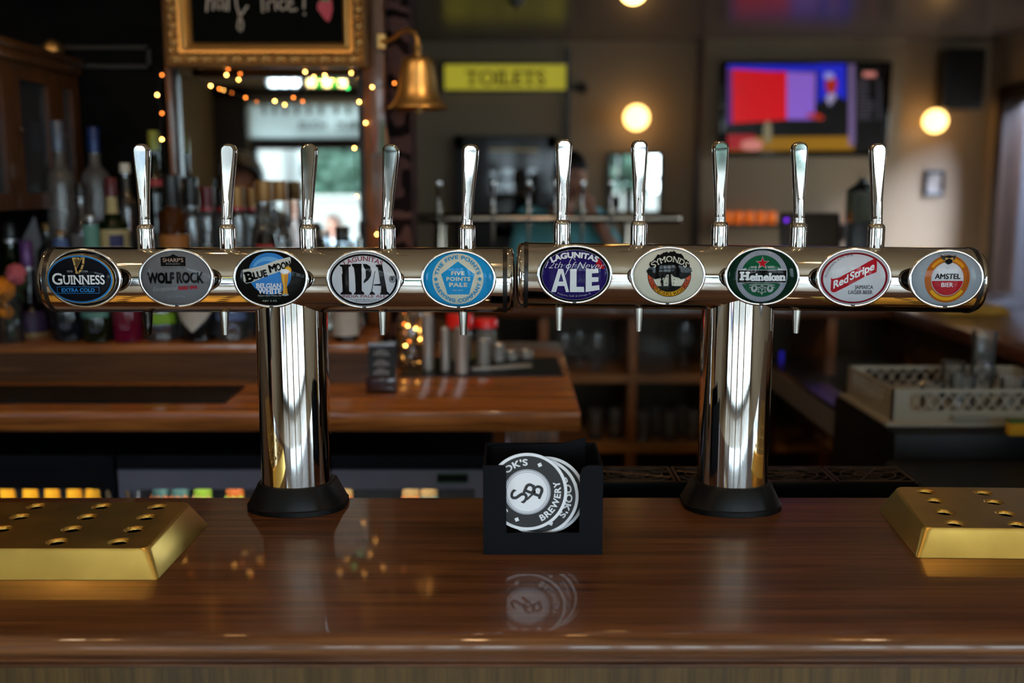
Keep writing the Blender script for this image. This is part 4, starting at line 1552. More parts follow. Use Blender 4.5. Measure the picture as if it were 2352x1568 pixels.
n_ = 26
for i in range(n_):
    scroll(gx0 + 20 * gk + (gx1 - gx0 - 40 * gk) * i / (n_ - 1), gz + 19 * gk, 1 if i % 2 else -1)
for i in range(1, 18):
    for x in (gx0 + 19 * gk, gx1 - 19 * gk):
        scroll(x, gz + 19 * gk + 0.024 * i, 1 if i % 2 else -1)
o = m.build('carved_scrollwork', GOLD_SMOOTH, cbd)
tag(o, kind='stuff')
CHALK = pm('chalk_line', (176, 168, 158), 0.9, var=0.2)
CHALK_PINK = pm('pink_chalk', (196, 84, 100), 0.9, var=0.25)
CHALK_GREEN = pm('green_chalk', (90, 130, 90), 0.9, var=0.25)


def cz(x, y):
    return ((340 + x / 3.267), (y / 3.267))


A = Art(lambda u, v, d: Vector((P(u, max(v, 0), GY + 0.0195).x, GY + 0.0195 - d, P(u, 0, GY + 0.0195).z - v * gk)), cbd, 0.0001)
strokes = [[(440, 80), (448, -20), (455, -110)], [(441, 40), (455, -5), (475, -20), (490, 0), (488, 70)], [(562, -8), (532, -15), (515, 25), (530, 66), (556, 50), (566, -10), (572, 72)], [(600, 75), (602, -20), (607, -120)],
           [(700, -95), (672, -110), (657, -60), (664, 40), (690, 120), (712, 175), (706, 215), (690, 224), (673, 200), (684, 130), (745, 45)],
           [(862, 85), (856, -20), (850, -110), (900, -120), (930, -80), (890, -30), (858, -20)], [(900, 75), (895, 5), (906, 22), (935, 0)], [(960, 70), (957, 0)], [(957, -30), (958, -36)],
           [(1022, 0), (992, 10), (985, 50), (1010, 72), (1035, 60)], [(1045, 40), (1085, 25), (1075, -5), (1047, 5), (1045, 55), (1075, 76), (1115, 68)], [(1170, 60), (1178, -110)], [(1172, 100), (1178, 106)]]
for s_ in strokes:
    A.line([cz(*p) for p in s_], 4.6, CHALK, 'chalk_word' if 0 else ('chalk_first_word' if s_[0][0] < 800 else 'chalk_second_word'))
A.poly([cz(*p) for p in [(1270, 60), (1275, 20), (1300, 2), (1345, 5), (1378, 0), (1386, 60), (1375, 120), (1358, 158), (1335, 150), (1300, 105)]], CHALK_PINK, 'chalk_strawberry')
A.poly([cz(*p) for p in [(1285, 5), (1325, -18), (1300, -45), (1335, -30), (1350, -60), (1360, -25), (1385, -35), (1370, -2), (1340, 15)]], CHALK_GREEN, 'chalk_leaf')
A.done()
for sx in (gx0 + 0.1, gx1 - 0.1):
    MB().box(sx - 0.01, sx + 0.01, GY + 0.025, MIR_Y - 0.001, gz + 0.2, gz + 0.22).build('wall_bracket', BLACK, cbd)

# ---------------------------------------------------------------- brass bell on its scrolled bracket
BY = 3.02
bl_c = P(961, 250, BY)
bk = S(BY, 190)
bell = thing('brass_bell', P(962, 190, BY), 'brass last orders bell hanging from a curled bracket', 'bell')
m = MB()
bp = [(71, 0), (70, 3), (60, 12), (50, 26), (45, 45), (42, 70), (39, 95), (35, 108), (25, 116), (10, 119), (0.01, 120)]
inner = [(66, 1), (54, 14), (44, 30), (38, 60), (34, 95), (0.01, 108)]
m.lathe([(r * bk, h * bk) for r, h in reversed(inner)][::-1] and [(r * bk, h * bk) for r, h in bp], bl_c, 48, lo=False)
m.lathe([(r * bk, h * bk) for r, h in [(71, 0)] + inner], bl_c, 48, lo=False)
m.build('bell_body', BRASS_OLD, bell, 45, recalc=False)
MB().lathe([(9 * bk, 118 * bk), (11 * bk, 124 * bk), (7 * bk, 130 * bk), (10 * bk, 138 * bk), (6 * bk, 146 * bk), (4 * bk, 152 * bk)], bl_c, 20).build('crown', BRASS_OLD, bell)
MB().ball(bl_c + Vector((0, 0, -4 * bk)), 9 * bk, 2).build('clapper', BRASS_OLD, bell)
arm = [P(876, 96, 3.16), P(893, 93, 3.13), P(908, 84, 3.10), P(922, 72, 3.07), P(938, 68, 3.05), P(952, 76, 3.03), P(959, 92, 3.02), P(961, 112, BY)]
MB().tube(arm, 5.5 * bk, 10).build('bracket_arm', BRASS_OLD, bell)
MB().box(P(866, 96, 3.16).x, P(886, 96, 3.16).x, 3.155, MIR_Y - 0.0605, P(0, 112, 3.16).z, P(0, 78, 3.16).z, 0.002, 1).build('back_plate', BRASS_OLD, bell)

# ---------------------------------------------------------------- string of fairy lights
BULB = pm('warm_bulb', (255, 190, 110), 0.3, emis=(255, 178, 84), es=22)
BULB2 = pm('amber_bulb', (255, 150, 70), 0.3, emis=(255, 128, 48), es=6)
BULBG = pm('green_bulb', (80, 200, 110), 0.3, emis=(50, 190, 90), es=4)
fl_ = thing('fairy_lights', P(620, 230, 3.12), 'dark string of warm fairy lights draped over the mirror and posts', 'fairy lights')
LY = 3.17
main = [(390, 168), (424, 174), (455, 186), (484, 197), (504, 204), (532, 214), (560, 223), (590, 228), (625, 229), (652, 222), (674, 216), (695, 190), (705, 168), (726, 164), (746, 170), (780, 170), (807, 168), (825, 196), (826, 234), (834, 282), (822, 330), (814, 342), (818, 400), (821, 452), (830, 490), (866, 538)]
MB().tube([P(x, y, LY) for x, y in main], 0.0016, 6).build('cable', BLACK, fl_)
sec = [(350, 150), (372, 172), (361, 218), (372, 260), (368, 300), (372, 320), (380, 370), (389, 426), (380, 480), (372, 536)]
MB().tube([P(x, y, 3.16) for x, y in sec], 0.0016, 6).build('cable', BLACK, fl_)
thr = [(807, 168), (835, 188), (855, 200), (880, 196), (906, 191)]
MB().tube([P(x, y, 3.13) for x, y in thr], 0.0016, 6).build('cable', BLACK, fl_)
m0 = MB().ball((0, 0, 0), 0.0042, 2)
BM = {}
for kk, mt in (('w', BULB), ('a', BULB2), ('g', BULBG)):
    BM[kk] = (MB().ball((0, 0, 0), 0.0031 if kk != 'g' else 0.0055, 2)).mesh('bulb', mt, 60)
m0.bm.free()
for x, y, d, kk in [(484, 197, LY, 'w'), (504, 204, LY, 'a'), (520, 172, LY, 'w'), (524, 158, LY, 'a'), (564, 224, LY, 'a'), (631, 232, LY, 'w'), (674, 224, LY, 'a'), (701, 165, LY, 'w'),
                    (746, 173, LY, 'w'), (807, 168, LY, 'w'), (782, 192, LY, 'g'), (855, 200, 3.125, 'w'), (825, 234, LY, 'w'), (840, 282, LY - 0.01, 'w'), (906, 191, 3.13, 'a'), (361, 218, 3.16, 'w'), (372, 260, 3.16, 'a'), (372, 172, 3.16, 'a'), (372, 320, 3.16, 'w'),
                    (389, 426, 3.16, 'w'), (814, 340, LY, 'w'), (819, 451, LY, 'w'), (866, 538, LY - 0.02, 'w'), (368, 536, 3.16, 'w')]:
    o = bpy.data.objects.new('bulb', BM[kk])
    COL.objects.link(o)
    o.parent = fl_
    o.location = P(x, y, d - 0.004) - ROOT[fl_.name]

# paper bunting strip tucked behind the right post
t = thing('paper_pennant', P(870, 290, 3.10), 'faded striped paper pennant hanging on the right mirror post', 'pennant')
for i, c in enumerate([(150, 90, 70), (150, 140, 140), (90, 130, 110), (170, 120, 90)]):
    x0, x1 = 852 + i * 11, 852 + i * 11 + 11
    MB().prism([(0, 0)] * 0 + [(P(x0, 350, 3.165).x, P(0, 352, 3.165).z), (P(x1, 350, 3.165).x, P(0, 352, 3.165).z), (P(860 + i * 7 + 7, 270, 3.165).x, P(0, 296 - 14 * (1.5 - abs(i - 1.5)), 3.165).z), (P(860 + i * 7, 270, 3.165).x, P(0, 288 - 14 * (1.5 - abs(i - 1.5)), 3.165).z)],
               lambda u, v, d: (u, d, v), 3.162, 3.164).build('paper_strip', pm('pennant_%d' % c[0] + str(c[1]), c, 0.8), t, 0)

# ---------------------------------------------------------------- glazed cabinet on the left
cab_x = PX(230, 300, -1.365).x
CYF, CYN = PX(230, 300, -1.365).y, 2.56
cz1, cz0 = PX(230, 168, -1.365).z, PX(120, 478, -1.365).z
cb = thing('wall_cabinet', (-1.55, (CYF + CYN) / 2, cz0), 'dark timber glazed wall cabinet at the far left of the bottles', 'cabinet')
cy1 = min(CYF, PART_Y - 0.03)
b = MB()
b.box(-1.80, -1.365 - 0.03, CYN, cy1, cz0, cz0 + 0.02)
b.box(-1.80, -1.365 - 0.03, CYN, cy1, cz1 - 0.02, cz1)
b.box(-1.80, -1.365 - 0.03, CYN, CYN + 0.02, cz0 + 0.02, cz1 - 0.02)
b.box(-1.80, -1.365 - 0.03, cy1 - 0.02, cy1, cz0 + 0.02, cz1 - 0.02)
b.box(-1.80, -1.78, CYN + 0.02, cy1 - 0.02, cz0 + 0.02, cz1 - 0.02)
b.build('carcass', CAB_WOOD, cb)
b = MB()
b.box(-1.80, -1.345, CYN - 0.01, cy1 + 0.012, cz1, cz1 + 0.022, 0.006)
b.box(-1.80, -1.352, CYN - 0.006, cy1 + 0.006, cz1 - 0.03, cz1, 0.004)
b.build('cornice', CAB_WOOD, cb)
ed = [CYN + 0.0, PX(32, 300, -1.365).y, PX(135, 300, -1.365).y, cy1]
for i in range(3):
    ya, yb = ed[i] + 0.002, ed[i + 1] - 0.002
    fr = 0.045
    b = MB()
    b.plate([(ya, cz0), (yb, cz0), (yb, cz1 - 0.032), (ya, cz1 - 0.032)], [[(ya + fr, cz0 + fr), (yb - fr, cz0 + fr), (yb - fr, cz1 - 0.032 - fr), (ya + fr, cz1 - 0.032 - fr)]],
            lambda u, v, d: (d, u, v), -1.395, -1.365)
    dr = b.build('door', CAB_WOOD, cb, 0)
    MB().box(-1.385, -1.380, ya + fr, yb - fr, cz0 + fr, cz1 - 0.032 - fr).build('pane', glass('reeded_glass', (170, 174, 176), 0.15, 1.5, 0.25, (90, 92, 96)), dr)
    MB().ball((-1.357, ya + 0.022, (cz0 + cz1) / 2), 0.009, 2).build('door_knob', CAB_WOOD, dr)
for z in (cz0 + 0.16, cz0 + 0.29):
    MB().box(-1.78, -1.41, CYN + 0.02, cy1 - 0.02, z, z + 0.012).build('shelf', CAB_WOOD, cb)
# small dome lamp on the cabinet
c = P(203, 150, cy1 - 0.06)
c.z = cz1 + 0.0225
t = thing('dome_lamp', c, 'small tarnished dome lamp on top of the glazed cabinet', 'lamp')
c.x = -1.41
MB().lathe([(0.012, 0.0), (0.012, 0.012), (0.031, 0.014)], c, 24).build('base', BRASS_OLD, t)
MB().lathe([(0.031, 0.0145), (0.030, 0.026), (0.024, 0.04), (0.012, 0.049), (0.0005, 0.052)], c, 24).build('dome', BRASS_OLD, t)

# ---------------------------------------------------------------- bottles
G_CLEAR = glass('bottle_clear', (244, 246, 246), 0.03, 1.8, 0.03)
G_FROST = glass('bottle_frosted', (196, 196, 198), 0.15, 1.55, 0.22, (150, 148, 146))
G_GREEN = glass('bottle_green', (40, 86, 40), 0.03, 1.5, 0.12, (20, 70, 26))
G_DARKG = glass('bottle_dark_green', (34, 58, 40), 0.03, 1.5, 0.1, (24, 44, 28))
G_BLACK = pm('bottle_black', (12, 11, 12), 0.12, coat=0.4)
G_PURPLE = glass('bottle_plum', (70, 50, 66), 0.03, 1.5, 0.15, (40, 24, 44))
G_PINK = glass('bottle_pink', (190, 60, 100), 0.03, 1.5, 0.25, (170, 36, 84))
G_AMBER = glass('bottle_amber', (190, 120, 60), 0.03, 1.5, 0.1, (150, 90, 40))
G_OLIVE = glass('bottle_olive', (120, 124, 84), 0.03, 1.5, 0.08, (90, 96, 60))
G_CUT = glass('cut_glass', (120, 124, 134), 0.06, 1.55, 0.15, (60, 62, 72))
CAPS = {k: pm('cap_' + k, c, 0.35, mt) for k, c, mt in (('black', (14, 13, 14), 0), ('gold', (136, 100, 54), 0.5), ('blue', (24, 50, 104), 0.2), ('ltblue', (84, 96, 114), 0.2), ('white', (206, 204, 190), 0), ('red', (150, 18, 26), 0.1), ('maroon', (84, 20, 28), 0.1),
                                                         ('purple', (92, 50, 110), 0.2), ('olive', (120, 130, 50), 0.2), ('silver', (190, 190, 194), 0.9))}
LABS = {k: pm('label_' + k, tuple(v * .78 for v in c), 0.6, var=0.2, vscale=60) for k, c in dict(white=(214, 212, 206), cream=(214, 196, 140), grey=(120, 122, 126), teal=(110, 176, 164), navy=(34, 36, 100), lime=(140, 200, 30), purple=(56, 34, 78), gold=(176, 142, 96), blue=(90, 120, 180),
                                                              orange=(190, 120, 50), red=(170, 30, 40), pink=(190, 70, 90)).items()}


PLACED = [(P(22, 700, 2.82).x, 2.82, 0.042)]


def bottle(label, cx, top, w, y, nw, sh, capb, gmat, cap, labels=(), style='round', zb=None, collar=None):
    """cx, top, w, nw, sh (shoulder), capb (bottom of cap) in photograph pixels; y is the depth it stands at"""
    zb = SH_Z if zb is None else zb
    # step back or forward on the shelf until the bottle stands clear of its neighbours
    best = None
    for q in range(0, 46):
        for sg in (1, -1):
            yy = y + sg * q * 0.01
            R0 = w * S(yy, 600) / 2 * 1.04
            if not (RIS_Y + 0.005 + R0 < yy < MIR_Y - 0.055 - R0):
                continue
            xx = P(cx, 650, yy).x
            if all((xx - a) ** 2 + (yy - b2) ** 2 > (R0 + c2) ** 2 for a, b2, c2 in PLACED):
                best = yy
                break
        if best is not None:
            break
    if best is None:
        print('NO ROOM', label)
    y = best if best is not None else y
    k = S(y, 600)
    PLACED.append((P(cx, 650, y).x, y, w * k / 2 * 1.04))
    zp = lambda py: P(cx, py, y).z
    c = P(cx, 650, y)
    c.z = zb
    R_ = w * k / 2
    r_ = nw * k / 2
    zs, zn, zt = zp(sh) - zb, zp(capb) - zb, zp(top) - zb
    t = thing('bottle', c, label, 'bottle', 'bottles along the back bar shelf')
    m = MB()
    hn = min(zn - 0.004, zs + (zn - zs) * 0.45)
    if style == 'bulb':
        pr = [(R_ * 0.8, 0.0), (R_ * 0.95, 0.006), (R_, zs * 0.35), (R_ * 0.96, zs * 0.7), (R_ * 0.7, zs * 0.95), (r_ * 1.3, zs * 1.1), (r_ * 1.02, hn), (r_, zn), (r_, zt - 0.003)]
    elif style == 'square':
        pr = [(R_ * 0.96, 0.0), (R_, 0.004), (R_, zs * 0.96), (R_ * 0.9, zs), (r_ * 1.2, zs + 0.01), (r_, hn), (r_, zt - 0.003)]
    else:
        pr = [(R_ * 0.88, 0.0), (R_ * 0.98, 0.004), (R_, 0.012), (R_, zs * 0.94), (R_ * 0.93, zs), (R_ * 0.66, zs + (hn - zs) * 0.42), (r_ * 1.2, zs + (hn - zs) * 0.8), (r_ * 1.02, hn), (r_, zn), (r_, zt - 0.003)]
    m.lathe(pr, c, 28)
    o = m.build('glass_body', gmat, t)
    MB().lathe([(r_ * 1.1, zn), (r_ * 1.12, zn + 0.002), (r_ * 1.12, zt - 0.003), (r_ * 1.0, zt)], c, 20).build('cap', CAPS[cap], t)
    if collar:
        MB().lathe([(r_ * 1.16, zn - 0.010), (r_ * 1.16, zn - 0.001)], c, 20).build('neck_collar', CAPS[collar], t)
    for lb in labels:
        p0, p1, mt = lb[:3]
        frac = lb[3] if len(lb) > 3 else 1.0
        turn = lb[4] if len(lb) > 4 else 0.0
        lift = 0.0006 if turn else 0.0
        za, zb_ = zp(p1) - zb, zp(p0) - zb
        # radius of the glass at that height
        def rad_at(z):
            for (ra, ha), (rb, hb) in zip(pr, pr[1:]):
                if ha <= z <= hb and hb > ha:
                    return ra + (rb - ra) * (z - ha) / (hb - ha)
            return pr[0][0]
        m = MB()
        n = 18
        for q in range(4):
            z0_, z1_ = za + (zb_ - za) * q / 4, za + (zb_ - za) * (q + 1) / 4
            ra, rb = rad_at(z0_) * 1.012 + 0.0004 + lift, rad_at(z1_) * 1.012 + 0.0004 + lift
            for i in range(n):
                a0 = -math.pi / 2 + turn + (i / n - 0.5) * math.pi * 1.1 * frac
                a1 = -math.pi / 2 + turn + ((i + 1) / n - 0.5) * math.pi * 1.1 * frac
                m.face([(c.x + ra * math.cos(a0), c.y + ra * math.sin(a0), zb + z0_), (c.x + ra * math.cos(a1), c.y + ra * math.sin(a1), zb + z0_), (c.x + rb * math.cos(a1), c.y + rb * math.sin(a1), zb + z1_), (c.x + rb * math.cos(a0), c.y + rb * math.sin(a0), zb + z1_)])
        bmesh.ops.remove_doubles(m.bm, verts=m.bm.verts, dist=1e-5)
        m.build('label', LABS[mt], t, 60)
    return t, c, k


bottle('dark green wine bottle with black foil and a silver collar, far left', 33, 508, 60, 2.98, 27, 622, 548, G_GREEN, 'black', (), 'round', None, 'silver')
bottle('plum bottle with a purple foil neck and round belly, far left', 66, 552, 78, 2.88, 25, 700, 612, G_PURPLE, 'purple', [(712, 758, 'purple', 0.8), (760, 774, 'gold', 1.0)], 'bulb', None, 'silver')
bottle('small clear bottle with a gold cap behind the left tube end', 117, 512, 50, 3.06, 20, 575, 530, G_CLEAR, 'gold')
bottle('tall frosted bottle with a pale blue strip on its neck', 155, 278, 62, 3.08, 24, 400, 346, G_FROST, 'ltblue')
bottle('clear bottle with a short black cap and grey label', 198, 420, 52, 2.98, 21, 520, 452, G_CLEAR, 'black', [(538, 572, 'grey')])
bottle('tall grey frosted bottle with a long blue cap', 235, 292, 66, 3.14, 24, 400, 350, G_FROST, 'blue')
bottle('green bottle with a red cap and cream and navy label', 268, 408, 66, 2.95, 23, 512, 450, G_GREEN, 'maroon', [(452, 490, 'cream', 0.9), (526, 580, 'cream'), (538, 566, 'navy', 0.28, 0.55)])
bottle('small bottle with a pale teal label left of the green bottle', 217, 495, 34, 2.90, 18, 514, 506, G_CLEAR, 'silver', [(516, 575, 'teal')])
bottle('short bottle with a light blue label beside the tall frosted one', 147, 530, 34, 2.95, 18, 545, 540, G_CLEAR, 'orange' if 0 else 'gold', [(548, 575, 'blue')])
bottle('clear bottle with a white cap behind the leftmost tap handle', 302, 375, 46, 3.12, 20, 462, 397, G_CLEAR, 'white')
bottle('tall dark green bottle with an olive capsule by the left mirror post', 370, 300, 54, 3.09, 22, 425, 345, G_DARKG, 'olive', [(412, 428, 'pink')])
bottle('square amber bottle with a broad black stopper and orange label', 405, 402, 64, 2.98, 34, 486, 472, G_AMBER, 'black', [(538, 580, 'orange')], 'square')
bottle('clear bottle with a tall black cap beside the amber one', 447, 406, 50, 3.06, 30, 490, 472, G_CLEAR, 'black')
bottle('clear bottle with a maroon cap and red ring', 484, 428, 46, 3.10, 28, 492, 476, G_CLEAR, 'maroon', (), 'round', None, 'red')
bottle('clear bottle with a black cap and red ring behind the second handle', 522, 432, 42, 3.12, 27, 492, 476, G_CLEAR, 'black', (), 'round', None, 'red')
bottle('clear bottle with a gold cap and red ring, left of its twin', 553, 428, 42, 3.09, 28, 492, 475, G_CLEAR, 'gold', (), 'round', None, 'red')
bottle('clear bottle with a gold cap and red ring, right of its twin', 586, 431, 40, 3.13, 27, 492, 476, G_CLEAR, 'gold', (), 'round', None, 'red')
bottle('large bottle with a thick gold cap in front of the mirror', 613, 414, 62, 3.02, 37, 524, 462, G_CLEAR, 'gold')
bottle('bottle with a gold cap right beside the large gold capped one', 648, 415, 48, 3.13, 32, 530, 461, G_CLEAR, 'gold')
bottle('dark round flask with a red label below the mirror', 616, 530, 78, 2.88, 30, 560, 536, G_BLACK, 'black', [(560, 600, 'red', 0.5)], 'bulb')
bottle('clear bottle with a black cap near the right mirror post', 787, 520, 50, 3.0, 26, 566, 553, G_CLEAR, 'black')
bottle('clear bottle without a label right of the third tap handle', 748, 530, 46, 3.05, 24, 570, 545, G_CLEAR, 'silver')
bottle('cut glass decanter with a diamond pattern under the first badge', 152, 615, 70, 2.855, 26, 668, 640, G_CUT, 'silver')
bottle('olive green squat bottle catching two warm lights', 218, 620, 66, 2.855, 28, 690, 645, G_OLIVE, 'black', [(712, 726, 'teal', 0.7)])
bottle('bright pink bottle under the tube near the black spout', 288, 600, 64, 2.855, 28, 668, 640, G_PINK, 'silver')
bottle('clear bottle with a lime green label below the tube', 366, 600, 74, 2.855, 28, 665, 640, G_CLEAR, 'white', [(716, 740, 'lime', 0.75)])
hb, hc, hk = bottle('squat black bottle with a white diamond label', 450, 600, 84, 2.855, 34, 672, 640, G_BLACK, 'black')
m = MB()
for i in range(12):
    a0, a1 = -math.pi / 2 + (i / 12 - .5) * 2.3, -math.pi / 2 + ((i + 1) / 12 - .5) * 2.3
    h0, h1 = 1 - abs(i / 6 - 1), 1 - abs((i + 1) / 6 - 1)
    R_ = 42 * hk * 1.012 + 0.0004
    zc_ = P(450, 712, 2.855).z
    m.face([(hc.x + R_ * math.cos(a0), hc.y + R_ * math.sin(a0), zc_ - 46 * hk * h0), (hc.x + R_ * math.cos(a1), hc.y + R_ * math.sin(a1), zc_ - 46 * hk * h1),
            (hc.x + R_ * math.cos(a1), hc.y + R_ * math.sin(a1), zc_ + 40 * hk * h1), (hc.x + R_ * math.cos(a0), hc.y + R_ * math.sin(a0), zc_ + 40 * hk * h0)])
m.build('label', LABS['white'], hb, 60)
bottle('clear bottle with a blue grey label left of the left column', 528, 600, 66, 2.855, 28, 668, 640, G_CLEAR, 'silver', [(712, 732, 'blue', 0.9)])
bottle('dark bottle with a plain white label right of the left column', 792, 610, 60, 2.86, 28, 668, 640, G_BLACK, 'black', [(700, 768, 'white', 0.8)])
# navy patch on the green bottle's label: a part of that bottle
# vase of flowers
vc = P(22, 700, 2.82)
vc.z = SH_Z
t = thing('flower_vase', vc, 'glass vase of orange and pink flowers at the left edge', 'flower vase')
vk = S(vc.y, 700)
m = MB()
m.lathe([(26 * vk, 0), (28 * vk, 3 * vk), (27 * vk, 60 * vk), (32 * vk, 125 * vk)], vc, 28, hi=False)
m.build('vase', G_CLEAR, t)
ORNG, PINK_, LEAFM = pm('orange_petal', (226, 132, 14), 0.6, var=0.25), pm('pink_petal', (190, 92, 104), 0.6, var=0.25), pm('leaf_green', (36, 58, 26), 0.5, var=0.3)
rr = random.Random(8)
for px, py, rpx, mt in ((8, 664, 30, ORNG), (-6, 690, 24, ORNG), (38, 630, 27, PINK_), (16, 716, 18, ORNG)):
    fc = P(px, py, vc.y - 0.01)
    m = MB()
    for ringi, (rr_, nn) in enumerate(((1.0, 11), (0.72, 9), (0.4, 6))):
        for i in range(nn):
            a = 2 * math.pi * i / nn + ringi
            q = fc + Vector((math.cos(a) * rpx * vk * rr_ * 0.62, -0.012 * ringi + rr.uniform(-.004, .004), math.sin(a) * rpx * vk * rr_ * 0.62))
            m.ball(q, rpx * vk * 0.36, 1, (1, 0.55, 1))
    m.build('blossom', mt, t, 60)
    MB().tube([fc + Vector((0, 0.012, 0)), (fc + vc) / 2 + Vector((0.004, 0.012, 0.01)), vc + Vector((rr.uniform(-.01, .01), 0, 0.01))], 0.003, 6).build('stem', LEAFM, t)
for i in range(9):
    base = P(rr.uniform(5, 60), rr.uniform(655, 700), vc.y + 0.005)
    tip = base + Vector((rr.uniform(-0.03, 0.04), rr.uniform(-0.03, 0.0), rr.uniform(-0.01, 0.05)))
    d = (tip - base)
    sd = d.cross(Vector((0, 1, 0))).normalized() * 0.012
    m = MB()
    m.loft([[base + sd * s_ * w_ + d * f + Vector((0, yy, 0)) for s_, yy in ((-1, 0), (0, -0.003), (1, 0), (0, 0.002))] for f, w_ in ((0, .15), (.3, .9), (.6, .8), (1, .05))])
    m.build('leaf', LEAFM, t, 60)
# folded white card behind
y_ = 3.12
t = thing('folded_card', P(66, 540, y_), 'pale folded card standing behind the plum bottle', 'card')
pp = lambda x, y, d=0: tuple(P(x, y, y_ + d))
m = MB()
zb_ = SH_Z
a, bq, cq = P(45, 560, y_), P(78, 497, y_), P(92, 560, y_)
m.prism([(a.x - 0.01, SH_Z), (cq.x + 0.012, SH_Z), (cq.x, cq.z), (bq.x, bq.z), (a.x, a.z)], lambda u, v, d: (u, y_ + d, v), 0, 0.002)
m.build('front_leaf', pm('pale_card', (150, 146, 150), 0.7), t, 0)
m = MB()
m.prism([(a.x - 0.01, SH_Z), (cq.x + 0.012, SH_Z), (cq.x, cq.z), (bq.x, bq.z), (a.x, a.z)], lambda u, v, d: (u, y_ + 0.004 + d + 0.06 * max(0, (bq.z - v)) / (bq.z - SH_Z), v), 0, 0.002)
m.build('back_leaf', MC['pale_card'], t, 0)

# ---------------------------------------------------------------- counter end: menu holder, lights jar, measures, jars, knife
mh = PZ(876, 905, CT)
hk_ = S(mh.y, 860)
t = thing('menu_holder', mh, 'black printed menu block in a clear acrylic stand on the counter', 'menu holder')
hx0, hx1 = P(840, 860, mh.y).x, P(909, 860, mh.y).x
hz1 = P(870, 786, mh.y).z
MB().box(hx0, hx1, mh.y, mh.y + 0.05, CT + 0.003, CT + 0.045, 0.003).build('base_block', wood('dark_base', (40, 14, 10), (66, 24, 16), 'x', .25, .5), t)
MB().box(hx0 + 0.006, hx1 - 0.002, mh.y + 0.012, mh.y + 0.020, CT + 0.045, hz1 - 0.008).build('printed_card', pm('menu_black', (16, 16, 17), 0.5), t, 0)
MB().box(hx0 + 0.004, hx1 + 0.004, mh.y + 0.026, mh.y + 0.030, CT + 0.045, hz1).build('acrylic_back', G_CLEAR, t, 0)
MB().box(hx0 + 0.006, hx1 - 0.002, mh.y + 0.008, mh.y + 0.022, hz1 - 0.012, hz1 - 0.004, 0.001, 1).build('clip', STEEL, t)
A = Art(lambda u, v, d: Vector((P(u, v, mh.y + 0.0115).x, mh.y + 0.0115 - d, P(u, v, mh.y + 0.0115).z)), t, 0.0001)
wk = pm('menu_white_print', (170, 172, 176), 0.6)
rr = random.Random(2)
for gy in (803, 826, 846, 868):
    for q, ww in ((0, 18), (5, 32), (10, 36)):
        xx = 876 - ww / 2
        while xx < 876 + ww / 2:
            lw = rr.uniform(2, 5)
            A.poly([(xx, gy + q), (xx + lw, gy + q), (xx + lw, gy + q + 2.6), (xx, gy + q + 2.6)], wk, 'small_print')
            xx += lw + 1.6
A.done()

jz = CT + 0.006
jc = PZ(945, 838, jz)
t = thing('lights_jar', jc, 'glass jar of tangled fairy lights beside the menu block', 'jar')
jk = S(jc.y, 780)
jr = 34 * jk
jt = P(945, 700, jc.y).z - jz
MB().lathe([(jr * .92, 0.001), (jr, 0.01), (jr, jt * 0.75), (jr * .8, jt * .86), (jr * .8, jt)], jc, 28, hi=False).build('jar_glass', G_CLEAR, t)
rr = random.Random(21)
wire = [jc + Vector((rr.uniform(-.6, .6) * jr, rr.uniform(-.6, .6) * jr, rr.uniform(0.08, .8) * jt)) for i in range(22)]
MB().tube(wire, 0.0016, 5).build('wire', pm('olive_wire', (120, 110, 30), 0.5, var=0.3), t)
for i, p in enumerate(wire[::3]):
    o = bpy.data.objects.new('bulb', BM['w' if i % 2 else 'a'])
    COL.objects.link(o)
    o.parent = t
    o.location = p - ROOT[t.name]
m = MB()
for i in range(26):
    p = jc + Vector((rr.uniform(-.7, .7) * jr, rr.uniform(-.7, .7) * jr, rr.uniform(.05, .8) * jt))
    m.ball(p, rr.uniform(.006, .012), 1, (1, 1, 0.4))
tag(m.build('dried_leaves', pm('dried_leaf', (150, 130, 40), 0.7, var=0.4), t, 60), kind='stuff')


def measure(label, px, wpx, top, bot):
    c = PZ(px, bot - 3, jz)
    k = S(c.y, 800)
    h = P(px, top, c.y).z - jz
    r = wpx * k / 2
    t = thing('steel_measure', c, label, 'measure', 'steel measures on the mat')
    MB().lathe([(r * .98, 0.0005), (r, 0.002), (r, h - 0.003), (r * 1.05, h - 0.001), (r * 1.05, h), (r * .96, h), (r * .95, h - 0.02), (r * .93, 0.006), (0.001, 0.005)], c, 28, hi=False).build('cup', SATIN, t, 40, recalc=False)
    MB().tube([c + Vector((r * 1.04 * math.cos(2 * math.pi * i / 24), r * 1.04 * math.sin(2 * math.pi * i / 24), h)) for i in range(24)], 0.0012, 6, True).build('rim', STEEL, t)


measure('tallest steel measure cup, at the left of the row on the mat', 983, 27, 720, 851)
measure('second tall steel measure cup, next to the tallest', 1023, 20, 752, 855)
measure('third steel measure cup, wide and standing in front of a red lidded jar', 1060, 31, 752, 860)
measure('middle sized steel measure cup below the right red lid', 1110, 29, 780, 840)
measure('shorter steel measure cup right of the red lidded jars', 1145, 28, 789, 830)
measure('tiny steel thimble cup near the knife', 1175, 31, 806, 826)
measure('rightmost tiny steel cup at the end of the row', 1208, 31, 804, 822)


